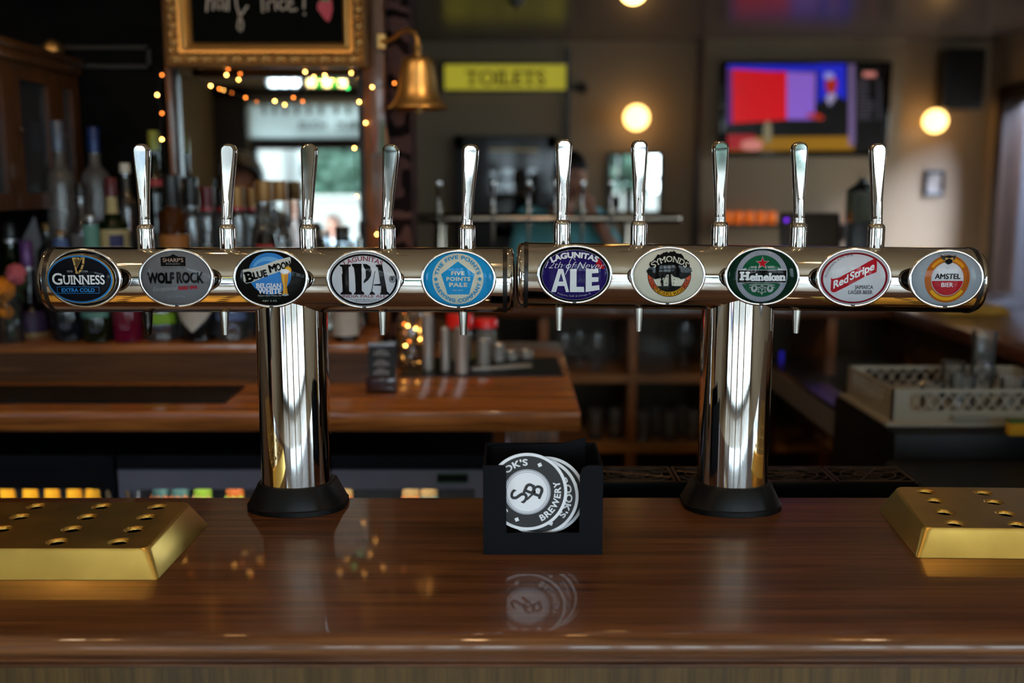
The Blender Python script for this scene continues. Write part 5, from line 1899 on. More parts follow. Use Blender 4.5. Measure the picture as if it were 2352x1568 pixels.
def red_jar(label, px, lid0, lid1, bot, lw, bw):
    c = PZ(px, bot, jz)
    k = S(c.y, 760)
    z0, z1 = P(px, lid1, c.y).z - jz, P(px, lid0, c.y).z - jz
    t = thing('lidded_jar', c, label, 'jar', 'red lidded jars')
    MB().lathe([(bw * k * .48, 0.0005), (bw * k / 2, 0.006), (bw * k / 2, z0 * .8), (bw * k * .42, z0 * .95), (bw * k * .42, z0)], c, 26).build('jar_glass', glass('jar_milky', (220, 222, 222), 0.05, 1.5, 0.25, (190, 186, 180)), t)
    MB().lathe([(lw * k / 2, z0), (lw * k / 2, z1 - 0.006), (lw * k * .46, z1 - 0.001), (lw * k * .3, z1)], c, 32).build('lid', pm('red_lid', (232, 24, 26), 0.35, coat=.2), t)


red_jar('taller clear jar with a bright red lid on the counter', 1057, 719, 752, 828, 62, 56)
red_jar('lower clear jar with a bright red lid, right of the taller', 1116, 730, 751, 822, 54, 50)
k0, k1 = PZ(1083, 849, jz), PZ(1222, 842, jz)
t = thing('bar_knife', k0, 'shiny steel bar knife lying on the mat before the measures', 'knife')
dirv = (k1 - k0).normalized()
nrm = Vector((-dirv.y, dirv.x, 0))
L_ = (k1 - k0).length
m = MB()
m.loft([[k0 + dirv * L_ * f + nrm * s_ * w_ + Vector((0, 0, z_)) for s_, z_ in ((-1, 0.003), (-1, 0.001), (1, 0.001), (1, 0.003 + 0.004))] for f, w_ in ((0, .009), (.5, .011), (.58, .011))])
m.build('handle', SATIN, t)
m = MB()
m.loft([[k0 + dirv * L_ * f + nrm * s_ * w_ + Vector((0, 0, z_)) for s_, z_ in ((-1, 0.003), (-1, 0.0015), (1, 0.003), (1, 0.009))] for f, w_ in ((.58, .009), (.9, .011), (1.0, .006))])
m.build('blade', SATIN, t)

# ---------------------------------------------------------------- bottle coolers under the back counter
FRY = 2.50
SLATE = pm('slate_black_metal', (30, 36, 44), 0.35, 0.3)
BLUSTEEL = pm('blue_grey_steel', (150, 164, 190), 0.35, 0.1, rvar=0.08)
ft = P(1176, 1041, FRY).z
fz1, fz0 = P(1176, 1075, FRY).z, P(1176, 1120, FRY).z


def cooler(label, x0, x1, railm, hand_x):
    t = thing('bottle_cooler', ((x0 + x1) / 2, FRY + 0.25, 0), label, 'fridge', 'bottle coolers under the back counter')
    b = MB()
    b.box(x0, x1, FRY + 0.02, FRY + 0.5, ft - 0.03, ft)
    b.box(x0, x0 + 0.03, FRY + 0.02, FRY + 0.5, 0.0, ft - 0.03)
    b.box(x1 - 0.03, x1, FRY + 0.02, FRY + 0.5, 0.0, ft - 0.03)
    b.box(x0 + 0.03, x1 - 0.03, FRY + 0.47, FRY + 0.5, 0.0, ft - 0.03)
    b.box(x0 + 0.03, x1 - 0.03, FRY + 0.02, FRY + 0.47, 0.0, 0.08)
    b.build('cabinet_body', SLATE, t)
    MB().box(x0, x1, FRY - 0.018, FRY + 0.02, fz1 + 0.001, ft, 0.002, 1).build('fascia', SLATE, t)
    b = MB()
    b.plate([(x0, 0.08), (x1, 0.08), (x1, fz1), (x0, fz1)], [[(x0 + 0.04, 0.12), (x1 - 0.04, 0.12), (x1 - 0.04, fz0), (x0 + 0.04, fz0)]], lambda u, v, d: (u, d, v), FRY - 0.012, FRY + 0.018)
    d = b.build('door', railm, t, 0)
    MB().box(x0 + 0.04, x1 - 0.04, FRY, FRY + 0.004, 0.12, fz0).build('pane', CLEAR, d)
    MB().tube([(hand_x, FRY - 0.013, fz0 - 0.005), (hand_x + 0.012, FRY - 0.03, fz0 - 0.03), (hand_x + 0.012, FRY - 0.03, fz0 - 0.2), (hand_x, FRY - 0.013, fz0 - 0.24)], 0.007, 8).build('door_handle', STEEL, d)
    MB().box(x0 + 0.035, x1 - 0.035, FRY + 0.05, FRY + 0.46, 0.585, 0.595).build('shelf', STEEL, t)
    MB().box(x0 + 0.05, x1 - 0.05, FRY + 0.03, FRY + 0.05, ft - 0.05, ft - 0.035).build('lamp_strip', pm('cooler_lamp', (255, 250, 240), .4, emis=(255, 240, 215), es=14), t)
    return t


xa = P(-330, 1100, FRY).x
xb = P(269, 1100, FRY).x
xc = P(276, 1100, FRY).x
xd = P(1126, 1100, FRY).x
cooler('black bottle cooler with yellow necked bottles behind its glass door', xa, xb, SLATE, P(252, 1120, FRY).x)
t = cooler('blue grey steel fronted bottle cooler below the counter', xc, xd, BLUSTEEL, P(296, 1120, FRY).x)
dx_, dz_ = (P(1004, 1100, FRY - .013).x, P(1074, 1100, FRY - .013).x), (P(0, 1107, FRY - .013).z, P(0, 1087, FRY - .013).z)
MB().box(dx_[0], dx_[1], FRY - 0.016, FRY - 0.0125, dz_[0], dz_[1], 0.001, 1).build('control_panel', pm('dark_display', (24, 34, 40), .3), t)
m = MB()
for q in ((dx_[0], dx_[1], dz_[1] - 0.003, dz_[1]), (dx_[0], dx_[1], dz_[0], dz_[0] + 0.003)):
    m.box(q[0], q[1], FRY - 0.0175, FRY - 0.0162, q[2], q[3])
m.build('green_trim', pm('green_trim', (60, 120, 40), .4), t)


def neck_bottle(label, px, capm, bodym, wpx=26, ztop=None):
    y = FRY + 0.12
    c = P(px, 1130, y)
    c.z = 0.5955
    k = S(y, 1130)
    zt = (P(px, 1108, y).z if ztop is None else P(px, ztop, y).z) - c.z
    r = wpx * k / 2
    t = thing('beer_bottle', c, label, 'bottle', 'bottles inside the coolers')
    MB().lathe([(r * 1.4, 0), (r * 1.5, 0.005), (r * 1.5, zt * .5), (r * 1.3, zt * .68), (r * 1.02, zt * .8), (r * .9, zt - .006)], c, 18).build('glass_body', bodym, t)
    MB().lathe([(r * 1.12, zt * .78), (r * 1.0, zt * .9), (r * .96, zt - .008)], c, 18).build('neck_foil', capm, t)
    MB().lathe([(r * 1.05, zt - .0078), (r * 1.06, zt - .002), (r * .9, zt)], c, 18).build('crown_cap', capm, t)


YEL = pm('yellow_foil', (236, 178, 34), 0.45, var=.1)
DKB = pm('brown_bottle_glass', (40, 22, 10), 0.12)
for px, nm in ((17, 'leftmost yellow necked bottle in the black cooler'), (70, 'second yellow necked bottle in the black cooler'), (120, 'third yellow necked bottle in the black cooler'), (171, 'fourth yellow necked bottle in the black cooler'), (214, 'last yellow necked bottle, by the white capped one')):
    neck_bottle(nm, px, YEL, DKB, 31)
neck_bottle('white capped dark bottle at the right of the black cooler', 246, CAPS['white'], G_BLACK, 22, 1124)


def can(label, px, w, m1, m2):
    y = FRY + 0.10
    c = P(px, 1130, y)
    c.z = 0.5955
    k = S(y, 1130)
    zt = P(px, 1118, y).z - c.z
    r = w * k / 2
    t = thing('drink_can', c, label, 'can', 'printed cans inside the steel cooler')
    MB().lathe([(r * .85, 0), (r, .01), (r, zt - .012), (r * .86, zt - .002), (r * .8, zt - .004)], c, 22).build('can_body', m1, t)
    m = MB()
    for i in range(5):
        a = -math.pi / 2 + (i - 2) * .42
        m.ball((c.x + r * math.cos(a) * .97, c.y + r * math.sin(a) * .97, c.z + zt - .03 - .01 * (i % 2)), .010, 1, (1, .6, 1.2))
    m.build('printed_motif', m2, t, 60)


CN = [pm('can_' + n, c, .4, .1) for n, c in (('teal', (70, 110, 110)), ('lime', (130, 170, 50)), ('rust', (190, 100, 40)), ('tan', (170, 140, 90)))]
for px, a, c_, nm in ((368, 0, 2, 'first teal can with orange motif in the steel cooler'), (414, 0, 2, 'second teal can with orange motif in the steel cooler'), (466, 1, 3, 'lime green can between teal and rust cans'), (540, 2, 1, 'rust coloured can beside the left column foot'),
                        (790, 3, 2, 'tan can right of the left column foot'), (944, 3, 2, 'pale tan can alone in the steel cooler'), (985, 3, 0, 'tan can with teal motif below the green trimmed display')):
    can(nm, px, 39, CN[a], CN[c_])

# ---------------------------------------------------------------- drip grilles behind the bar
GZ = 1.073
gy0, gy1 = PZ(1750, 1104.5, GZ).y, PZ(1750, 1071, GZ).y
st = thing('drip_station', (0.36, 1.8, 0), 'black drip station with a row of ornate cast grilles behind the bar', 'drip station')
ux0, ux1 = -0.03, PZ(2104, 1104, GZ).x + 0.004
MB().box(ux0, ux1, BACK_Y + 0.03, gy1 + 0.01, 0.0, 0.95).build('base_cabinet', BLACK, st)
b = MB()
b.box(ux0, ux1, gy0, gy0 + 0.006, 0.951, GZ - 0.004)
b.box(ux0, ux1, gy1 - 0.006, gy1, 0.951, GZ - 0.004)
b.box(ux0, ux0 + 0.006, gy0 + 0.006, gy1 - 0.006, 0.951, GZ - 0.004)
b.box(ux1 - 0.006, ux1, gy0 + 0.006, gy1 - 0.006, 0.951, GZ - 0.004)
b.box(ux0 + 0.006, ux1 - 0.006, gy0 + 0.006, gy1 - 0.006, 0.951, 0.99)
b.build('trough', pm('trough_black', (16, 18, 22), .3), st)
GR = pm('bronzed_iron', (70, 54, 40), 0.4, 0.7, var=.3)
cuts = [ux0, PZ(1372 - 96, 1090, GZ).x, PZ(1552, 1104, GZ).x - 0.144, PZ(1562, 1104, GZ).x, 0.0, 0, 0]
xr = PZ(2103, 1104, GZ).x
tw = 0.1405
gap = 0.0045
for i in range(5):
    b_ = xr - (tw + gap) * i
    a_ = b_ - tw
    if a_ < ux0:
        a_ = ux0
    m = MB()
    zt0, zt1 = GZ - 0.004, GZ
    fw = 0.004
    m.box(a_, b_, gy0, gy0 + fw, zt0, zt1)
    m.box(a_, b_, gy1 - fw, gy1, zt0, zt1)
    m.box(a_, a_ + fw, gy0 + fw, gy1 - fw, zt0, zt1)
    m.box(b_ - fw, b_, gy0 + fw, gy1 - fw, zt0, zt1)
    cx_, cy_ = (a_ + b_) / 2, (gy0 + gy1) / 2
    rx_, ry_ = (b_ - a_) / 2, (gy1 - gy0) / 2
    for f_ in (0.36, 0.72, 0.98):
        m.tube([(cx_ + rx_ * f_ * math.cos(2 * math.pi * k / 28), cy_ + ry_ * f_ * math.sin(2 * math.pi * k / 28), zt1 - 0.0012) for k in range(28)], 0.0012, 5, True)
    for k in range(4):
        a = math.pi * k / 4 + 0.35
        m.tube([(cx_ - rx_ * math.cos(a) * .99, cy_ - ry_ * math.sin(a) * .99, zt1 - 0.001), (cx_ + rx_ * math.cos(a) * .99, cy_ + ry_ * math.sin(a) * .99, zt1 - 0.001)], 0.0012, 5)
    m.build('grille', GR, st, 40)

# ---------------------------------------------------------------- far side of the island bar: counter and glass shelves
FBY, FBB = 4.20, 4.78
fx0_, fx1_ = -0.30, 1.56
fb = thing('far_bar', (0.6, 4.5, 0), 'dark timber far bar with open glass shelves facing the camera', 'bar counter')
SHW = wood('shelf_timber', (130, 88, 50), (176, 124, 74), 'x', 0.4, 0.3)
SHZ = wood('shelf_upright', (110, 68, 36), (156, 100, 56), 'z', 0.4, 0.3)
MB().box(fx0_ - 0.05, 2.4, FBY - 0.03, FBB + 0.12, 1.055, 1.10, 0.006).build('worktop', BAR_FRONT, fb)
b = MB()
b.box(fx0_, fx1_ + 0.8, FBB - 0.03, FBB, 0, 1.054)
b.build('outer_panel', BAR_PANEL, fb)
s1, s2 = P(1400, 870, FBY).z, P(1400, 1030, FBY).z
xv = [fx0_, P(1288, 900, FBY).x - .6, P(1288 - 40, 900, FBY).x, P(1452, 900, FBY).x, P(1640, 900, FBY).x, P(1905, 900, FBY).x, P(2145, 900, FBY).x]
xv = [fx0_] + [v for v in xv[2:]]
for z in (s1, s2, 0.14):
    MB().box(fx0_, xv[-1], FBY, FBB - 0.031, z - 0.02, z + 0.02, 0.003, 1).build('shelf', SHW, fb)
for x in xv:
    for za, zb_ in ((s1 + 0.0205, 1.0545), (s2 + 0.0205, s1 - 0.0205), (0.161, s2 - 0.0205)):
        MB().box(x - 0.021, x + 0.021, FBY + 0.002, FBB - 0.031, za, zb_, 0.003, 1).build('divider', SHZ, fb)


def wine_glass(label, px, y, zb, h=0.17, grp='stemmed glasses on the far shelf'):
    c = P(px, 800, y)
    c.z = zb
    t = thing('wine_glass', c, label, 'glass', grp)
    MB().lathe([(0.034, 0.0005), (0.033, 0.002), (0.006, 0.006), (0.0042, 0.02), (0.0042, h * .42)], c, 20, hi=False).build('stem', CLEAR, t, 60)
    MB().lathe([(0.0045, h * .42), (0.020, h * .46), (0.034, h * .58), (0.038, h * .7), (0.035, h * .86), (0.031, h)], c, 24, lo=False, hi=False).build('bowl', CLEAR, t, 60)


def tumbler(label, c, r=0.036, h=0.12, grp='tumblers'):
    t = thing('tumbler', c, label, 'glass', grp)
    MB().lathe([(r * .80, 0.0005), (r * .84, 0.004), (r, h), (r * .94, h), (r * .8, 0.014), (0.0005, 0.012)], c, 22, hi=False).build('glass_wall', CLEAR, t, 60, recalc=False)
    MB().lathe([(0.0005, 0.001), (r * .78, 0.001), (r * .80, 0.011), (0.0005, 0.0115)], c, 22, lo=False, hi=False).build('thick_base', CLEAR, t, 60)


for px, nm in ((1296, 'stemmed glass nearest the oak counter corner, upper far shelf'), (1330, 'middle stemmed glass of three on the upper far shelf'), (1372, 'stemmed glass left of the upright, upper far shelf')):
    wine_glass(nm, px, FBY + (0.2 if px == 1330 else 0.12), s1 + 0.0205)
for i, (px, dy) in enumerate(((1368, .10), (1412, .12), (1478, .08), (1508, .16), (1538, .08), (1566, .16), (1590, .08))):
    c = P(px, 990, FBY + dy)
    c.z = s2 + 0.0205
    tumbler('tumbler %s on the lower far shelf' % ('left of the upright, outermost', 'left of the upright, inner one', 'just right of the upright', 'second right of the upright, set back', 'third right of the upright, in front', 'fourth right of the upright, set back', 'next to the right column')[i], c, 0.038, 0.13, 'tumblers on the lower far shelf')
c = P(1572, 770, FBY + .15)
c.z = s1 + 0.0205
wine_glass('single stemmed glass in the upper far compartment by the right column', 1572, FBY + .15, s1 + .0205, .2)

# ---------------------------------------------------------------- small tap rail on the far bar
RY = 4.45
rz = P(1250, 502, RY).z
rk = S(RY, 502)
rl0, rl1 = P(932, 502, RY).x, P(1562, 502, RY).x
t = thing('tap_rail', ((rl0 + rl1) / 2, RY, BAR_Z), 'blurred bronze tap rail with seven handles on the far bar', 'beer fountain')
DCH = pm('dull_chrome', (150, 138, 124), 0.18, 1.0, rvar=.05)
MB().lathe([(0.018, rl0), (0.0225, rl0 + .004), (0.0225, rl1 - .004), (0.018, rl1)], (0, RY, rz), 28, 'x').build('rail', DCH, t)
for px in (1010, 1440):
    x = P(px, 502, RY).x
    MB().lathe([(0.05, BAR_Z + .0005), (0.05, BAR_Z + .01), (0.03, BAR_Z + .03), (0.026, BAR_Z + .04), (0.026, rz - .02)], (x, RY + .0, 0), 24).build('column', DCH, t)
for px in (948, 1008, 1132, 1214, 1277, 1337, 1402):
    x = P(px, 480, RY).x
    o = MB().lathe([(0.010, rz - .03), (0.010, rz + .03), (0.013, rz + .031), (0.013, rz + .05), (0.007, rz + .054)], (x, RY, 0), 18).build('tap', DCH, t)
    MB().lathe([(0.0075, rz + .053), (0.011, P(0, 425, RY).z), (0.013, P(0, 420, RY).z), (0.011, P(0, 415, RY).z), (0.002, P(0, 412, RY).z)], (x, RY, 0), 18).build('handle', CHROME, o)
    MB().ball((x, RY - 0.024, rz - .001), 0.011, 2).build('lever_pivot', CHROME, o)
    MB().lathe([(0.006, rz - .11), (0.009, rz - .02)], (x, RY - 0.0, 0), 14).build('spout', DCH, o)

# till screen, amber jars and lantern on the far bar
ty = 4.40
t = thing('till_screen', P(1862, 560, ty), 'dark till monitor tilted back on the far bar', 'till')
ax, bx_ = P(1795, 485, ty).x, P(1932, 485, ty).x
zt_, zb_ = P(0, 488, ty).z, P(0, 590, ty).z
Mx = Matrix.Translation(((ax + bx_) / 2, ty, (zt_ + zb_) / 2)) @ Matrix.Rotation(rad(-14), 4, 'X')
MB().box(-(bx_ - ax) / 2, (bx_ - ax) / 2, -0.012, 0.022, -(zt_ - zb_) / 2, (zt_ - zb_) / 2, 0.005, 2, Mx).build('monitor', BLACK, t)
MB().box(-(bx_ - ax) / 2 + .014, (bx_ - ax) / 2 - .014, -0.0135, -0.0122, -(zt_ - zb_) / 2 + .016, (zt_ - zb_) / 2 - .012, 0, 1, Mx).build('screen', pm('dim_screen', (44, 34, 30), .12, coat=.6), t)
MB().tube([(.5 * (ax + bx_), ty + .035, BAR_Z + .012), (.5 * (ax + bx_), ty + .04, (zb_ + BAR_Z) / 2), (.5 * (ax + bx_), ty + .03, zb_ + .06)], .022, 10).build('stand', BLACK, t)
MB().box((ax + bx_) / 2 - .09, (ax + bx_) / 2 + .09, ty - .06, ty + .09, BAR_Z + .0005, BAR_Z + .014, .004).build('base', BLACK, t)
MB().ball((ax + .018, ty - .02, zt_ - .032), .008, 2).build('status_lamp', pm('violet_lamp', (130, 50, 220), .3, emis=(120, 40, 230), es=1.2), t)
AMB = pm('amber_glow_glass', (220, 110, 30), .25, emis=(226, 104, 16), es=0.35)
sh_y = 8.7
sb = thing('wall_shelf', P(1730, 516, sh_y), 'dark wall shelf carrying amber glass lights under the screen', 'shelf')
sx_0, sx_1 = P(1640, 513, sh_y).x, P(1960, 513, sh_y).x
sz = P(1730, 513, sh_y).z
MB().box(sx_0, sx_1, sh_y - .08, FAR_Y - .151, sz - .03, sz, .003).build('shelf_board', DARKWOOD, sb)
for px in (1660, 1940):
    x = P(px, 520, sh_y).x
    MB().box(x - .015, x + .015, sh_y + .0, FAR_Y - .151, sz - .16, sz - .0305, .003, 1).build('bracket', DARKWOOD, sb)
for i, px in enumerate((1672, 1697, 1722, 1748, 1773, 1950)):
    c = P(px, 505, sh_y)
    c.z = sz + .0003
    t = thing('amber_light', c, ('amber glass light at the left end of the shelf', 'second amber glass light along the shelf', 'third amber glass light along the shelf', 'brightest amber glass light, fourth along the shelf', 'fifth amber glass light, by the till monitor', 'lone amber glass light beside the lantern')[i], 'candle light', 'amber lights on the wall shelf')
    MB().lathe([(.030, .0), (.036, .01), (.036, .085), (.030, .1)], c, 20).build('glass_cup', AMB, t)
    MB().lathe([(.0365, .040), (.0375, .042), (.0375, .048), (.0365, .05)], c, 20, lo=False, hi=False).build('band', BRASS_OLD, t)
ly = 4.5
c = P(1975, 540, ly)
c.z = BAR_Z + .0005
lk = S(ly, 460)
t = thing('lantern', c, 'pale glazed lantern with a pointed top on the far bar', 'lantern')
gz_ = lambda py: P(0, py, ly).z
hw = 24 * lk
MB().box(c.x - hw * 1.1, c.x + hw * 1.1, ly - hw * 1.1, ly + hw * 1.1, BAR_Z + .0005, gz_(508), .003).build('base', BLACK, t)
LGM = pm('verdigris_metal', (56, 62, 58), .5, .5)
for sx_ in (-1, 1):
    for sy_ in (-1, 1):
        MB().box(c.x + sx_ * hw - .006, c.x + sx_ * hw + .006, ly + sy_ * hw - .006, ly + sy_ * hw + .006, gz_(508), gz_(440), 0).build('corner_post', LGM, t)
MB().box(c.x - hw + .006, c.x + hw - .006, ly - hw, ly - hw + .002, gz_(507), gz_(441)).build('pane', glass('lantern_glass', (170, 176, 160), .1, 1.5, .3, (150, 150, 130)), t)
MB().box(c.x - hw + .006, c.x + hw - .006, ly + hw - .002, ly + hw, gz_(507), gz_(441)).build('pane', MC['lantern_glass'], t)
MB().lathe([(hw * 1.55, gz_(440) - BAR_Z), (hw * 1.5, gz_(437) - BAR_Z), (hw * .5, gz_(418) - BAR_Z), (hw * .5, gz_(414) - BAR_Z), (.001, gz_(405) - BAR_Z)], (c.x, ly, BAR_Z), 4).build('roof', LGM, t, 0)
MB().tube([(c.x + .02 * math.cos(a), ly, gz_(402) + .02 * math.sin(a)) for a in [2 * math.pi * i / 14 for i in range(14)]], .002, 5, True).build('ring_handle', LGM, t)
MB().lathe([(.02, 0), (.02, gz_(470) - gz_(508))], (c.x, ly, gz_(508) + .0005), 14).build('candle', pm('wax', (210, 204, 180), .6), t)

# ---------------------------------------------------------------- right hand return bar and machines below it
rb = thing('return_bar', (1.9, 3.0, 0), 'reddish timber return bar running away at the right', 'bar counter')
RBW = wood('return_bar_timber', (88, 46, 28), (120, 72, 48), 'y', .35, .5)
MB().box(1.6, 2.35, BACK_Y + .002, FBY - .032, 1.05, 1.10, .008).build('worktop', RBW, rb, 40)
MB().box(1.70, 1.73, BACK_Y + .01, FBY - .04, 0, 1.049).build('inner_panel', BAR_PANEL, rb)
c0, c1 = PZ(2268, 723, 1.1), PZ(2322, 723, 1.1)
t_y0, t_y1 = c0.y, c0.y + .24
tx0, tx1 = PZ(2160, 723, 1.1).x, c1.x
rt = thing('drip_tray', ((tx0 + tx1) / 2, t_y0, 1.1), 'small brass tray on the return bar at far right', 'drip tray')
MB().loft([[(tx0, t_y0, 1.1005), (tx1, t_y0, 1.1005), (tx1, t_y1, 1.1005), (tx0, t_y1, 1.1005)], [(tx0 + .02, t_y0 + .015, 1.134), (tx1 - .025, t_y0 + .015, 1.134), (tx1 - .025, t_y1 - .015, 1.134), (tx0 + .02, t_y1 - .015, 1.134)]], cap=False).build('rim', BRASS, rt, 20)
m = MB()
hs = [ell(tx0 + .07 + i * .055, t_y0 + .06 + j * .06, .011, .011, 14) for i in range(max(1, int((tx1 - tx0 - .1) / .055))) for j in range(3)]
m.plate([(tx0 + .02, t_y0 + .015), (tx1 - .025, t_y0 + .015), (tx1 - .025, t_y1 - .015), (tx0 + .02, t_y1 - .015)], hs, lambda u, v, d: (u, v, d), 1.1335, 1.1345)
m.build('cover', BRASS, rt, 20)

# glass washer, sink, ice well
GM = pm('gunmetal', (26, 27, 30), .45, .6)
RKZ = 0.95
r0, r1 = PZ(2055, 985, RKZ), PZ(1940, 910, RKZ)
gw = thing('glass_washer', (1.3, 2.85, 0), 'dark steel glass washer under the rack of glasses', 'glass washer')
MB().box(r0.x - .02, 1.58, r0.y - .05, r1.y + .02, 0.10, RKZ - .0005, .008).build('cabinet_body', GM, gw)
MB().box(r0.x + .03, 1.53, r0.y - .072, r0.y - .052, 0.2, 0.78, .004).build('door', pm('dark_door_steel', (30, 32, 36), .35, .6), gw)
MB().tube([(r0.x + .08, r0.y - .074, .74), (r0.x + .08, r0.y - .10, .74), (1.48, r0.y - .10, .74), (1.48, r0.y - .074, .74)], .008, 8).build('door_handle', STEEL, gw)
for x in (r0.x + .03, 1.53):
    for y in (r0.y + .0, r1.y - .03):
        MB().lathe([(.02, 0), (.02, .10)], (x, y, 0), 12).build('leg', BLACK, gw)
sk = thing('sink_unit', (1.3, 3.5, 0), 'steel sink unit with a pale splash edge beyond the glass rack', 'sink')
kx, ky0, ky1 = r0.x + .0, r1.y + .06, 4.12
b = MB()
b.plate([(kx, ky0), (1.58, ky0), (1.58, ky1), (kx, ky1)], [[(kx + .1, ky0 + .12), (1.5, ky0 + .12), (1.5, ky0 + .55), (kx + .1, ky0 + .55)]], lambda u, v, d: (u, v, d), .885, .9)
b.build('top', STEEL, sk, 20)
MB().box(kx, kx + .012, ky0, ky1, .80, .884).build('apron', pm('pale_steel', (150, 148, 144), .4, .5), sk)
b = MB()
b.box(kx + .1, kx + .106, ky0 + .12, ky0 + .55, .68, .884)
b.box(1.494, 1.5, ky0 + .12, ky0 + .55, .68, .884)
b.box(kx + .106, 1.494, ky0 + .12, ky0 + .126, .68, .884)
b.box(kx + .106, 1.494, ky0 + .544, ky0 + .55, .68, .884)
b.box(kx + .1, 1.5, ky0 + .12, ky0 + .55, .67, .68)
b.build('basin', STEEL, sk, 20)
for x in (kx + .03, 1.55):
    for y in (ky0 + .03, ky1 - .03):
        MB().box(x - .018, x + .018, y - .018, y + .018, 0, .884).build('leg', STEEL, sk)
MB().lathe([(.009, 0), (.009, .025), (.006, .03)], PZ(1795, 823, .9005), 10).build('blue_valve', pm('blue_valve', (50, 40, 220), .3, emis=(40, 30, 220), es=.1), sk)  # faint blue glow put into the valve's own colour
iw = thing('ice_well', (1.3, 2.3, 0), 'dark insulated ice well with a rounded lid below the rack', 'ice bin')
MB().box(.99, 1.56, 2.02, 2.52, 0.08, .86, .03, 3).build('tub', pm('ice_well_grey', (18, 19, 22), .5, .2), iw)
MB().box(.975, 1.575, 2.005, 2.535, .861, .895, .014, 3).build('lid', GM, iw)
MB().tube([(1.10, 2.004, .878), (1.10, 1.985, .878), (1.24, 1.985, .878), (1.24, 2.004, .878)], .006, 8).build('lid_handle', STEEL, iw)
for x in (1.03, 1.52):
    for y in (2.06, 2.48):
        MB().lathe([(.018, 0), (.018, .081)], (x, y, 0), 10).build('leg', BLACK, iw)
t = thing('glass_scourer', PZ(2345, 1000, RKZ), 'yellow sponge lying on the glass washer edge', 'sponge')
q = PZ(2318, 1003, RKZ)
MB().box(q.x, q.x + .11, q.y - .0, q.y + .028, RKZ + .0003, RKZ + .036, .006).build('foam', pm('yellow_foam', (180, 130, 10), .9, bump=.3, bscale=120), t)
MB().box(q.x, q.x + .11, q.y - .0, q.y + .028, RKZ + .0363, RKZ + .043, .002).build('scouring_pad', pm('green_pad', (60, 90, 40), .95), t)

# dish rack
RK = pm('cream_rack_plastic', (146, 140, 126), .5, var=.06)
rk_ = thing('glass_rack', ((r0.x + 1.5) / 2, (r0.y + r1.y) / 2, RKZ), 'cream plastic glass rack with lattice sides holding tumblers', 'glass rack')
X0, X1, Y0, Y1 = r0.x, 1.56, r0.y + .03, r1.y - .03
HR = P(2055, 899, r0.y).z - RKZ
b = MB()
b.box(X0, X1, Y0, Y1, RKZ + .002, RKZ + .008)
b.build('base_grid', RK, rk_)


def lattice(mb, p0, p1, z0, z1, n, th):
    """one rack side between two plan points: skirt, rim, corner posts, diagonal bars"""
    p0, p1 = Vector((p0[0], p0[1], 0)), Vector((p1[0], p1[1], 0))
    d = (p1 - p0)
    L = d.length
    d.normalize()
    nrm = Vector((-d.y, d.x, 0)) * th
    def quad(a, b_, za, zb, zc=None, zd=None):
        pts = [p0 + d * a + Vector((0, 0, za)), p0 + d * b_ + Vector((0, 0, zb)), p0 + d * b_ + Vector((0, 0, zb if zc is None else zc)), p0 + d * a + Vector((0, 0, za if zd is None else zd))]
        mb.loft([pts, [q + nrm for q in pts]])
    h = z1 - z0
    quad(0, L, z0, z0, z0 + h * .38, z0 + h * .38)
    quad(0, L, z1 - h * .1, z1 - h * .1, z1, z1)
    quad(0, .05, z0 + h * .38, z0 + h * .38, z1 - h * .1, z1 - h * .1)
    quad(L - .05, L, z0 + h * .38, z0 + h * .38, z1 - h * .1, z1 - h * .1)
    za, zb = z0 + h * .38, z1 - h * .1
    w = (L - .1) / n
    for i in range(n):
        a = .05 + w * i
        for (q0, q1) in ((a, a + w), (a + w, a)):
            t_ = .0022
            v0 = p0 + d * q0 + Vector((0, 0, za))
            v1 = p0 + d * q1 + Vector((0, 0, zb))
            mb.tube([v0 + nrm * .5, v1 + nrm * .5], .0028, 4)


for nm, a, c_, n in (('front_side', (X0, Y0), (X1, Y0), 12), ('back_side', (X1, Y1), (X0, Y1), 12), ('left_side', (X0, Y1), (X0, Y0), 9), ('right_side', (X1, Y0), (X1, Y1), 9)):
    m = MB()
    lattice(m, a, c_, RKZ + .008, RKZ + HR, n, .006)
    m.build('lattice_side', RK, rk_, 20)
MB().box(X0 - .018, X1 + .0, Y0 - .018, Y0, RKZ + .002, RKZ + .016, .002, 1).build('foot_flange', RK, rk_)
MB().box(X0 - .018, X0, Y0, Y1 + .012, RKZ + .002, RKZ + .016, .002, 1).build('foot_flange', RK, rk_)
MB().box(X0 + .16, X0 + .26, Y0 - .0205, Y0 - .0183, RKZ + .018, RKZ + .034, .001, 1).build('hand_grip', pm('rack_grip_grey', (120, 118, 112), .6), rk_)  # grip plate, a darker grey than the rack
for i, (px, py, h, r, nm) in enumerate(((2138, 905, .10, .033, 'front left tumbler standing in the cream glass rack'), (2205, 885, .125, .036, 'second tumbler standing in the cream glass rack'), (2250, 870, .125, .035, 'tumbler carrying another one in the cream glass rack'),
                                        (2320, 890, .115, .034, 'rightmost tumbler standing in the cream glass rack'), (2185, 860, .12, .035, 'rearmost tumbler at the back of the cream glass rack'))):
    c = Vector((0, Y0 + (.06, .06, .20, .06, .30)[i], RKZ + .0085))
    c.x = (px - 1176) / F * (c.y * math.cos(PIT) + (CZ - c.z) * math.sin(PIT))
    tumbler(nm, c, r, h, 'tumblers in the glass rack')
    if i == 2:
        tumbler('upside tumbler stacked on top of the one in the rack', c + Vector((0, 0, h + .0008)), r * 1.02, .10, 'tumblers in the glass rack')

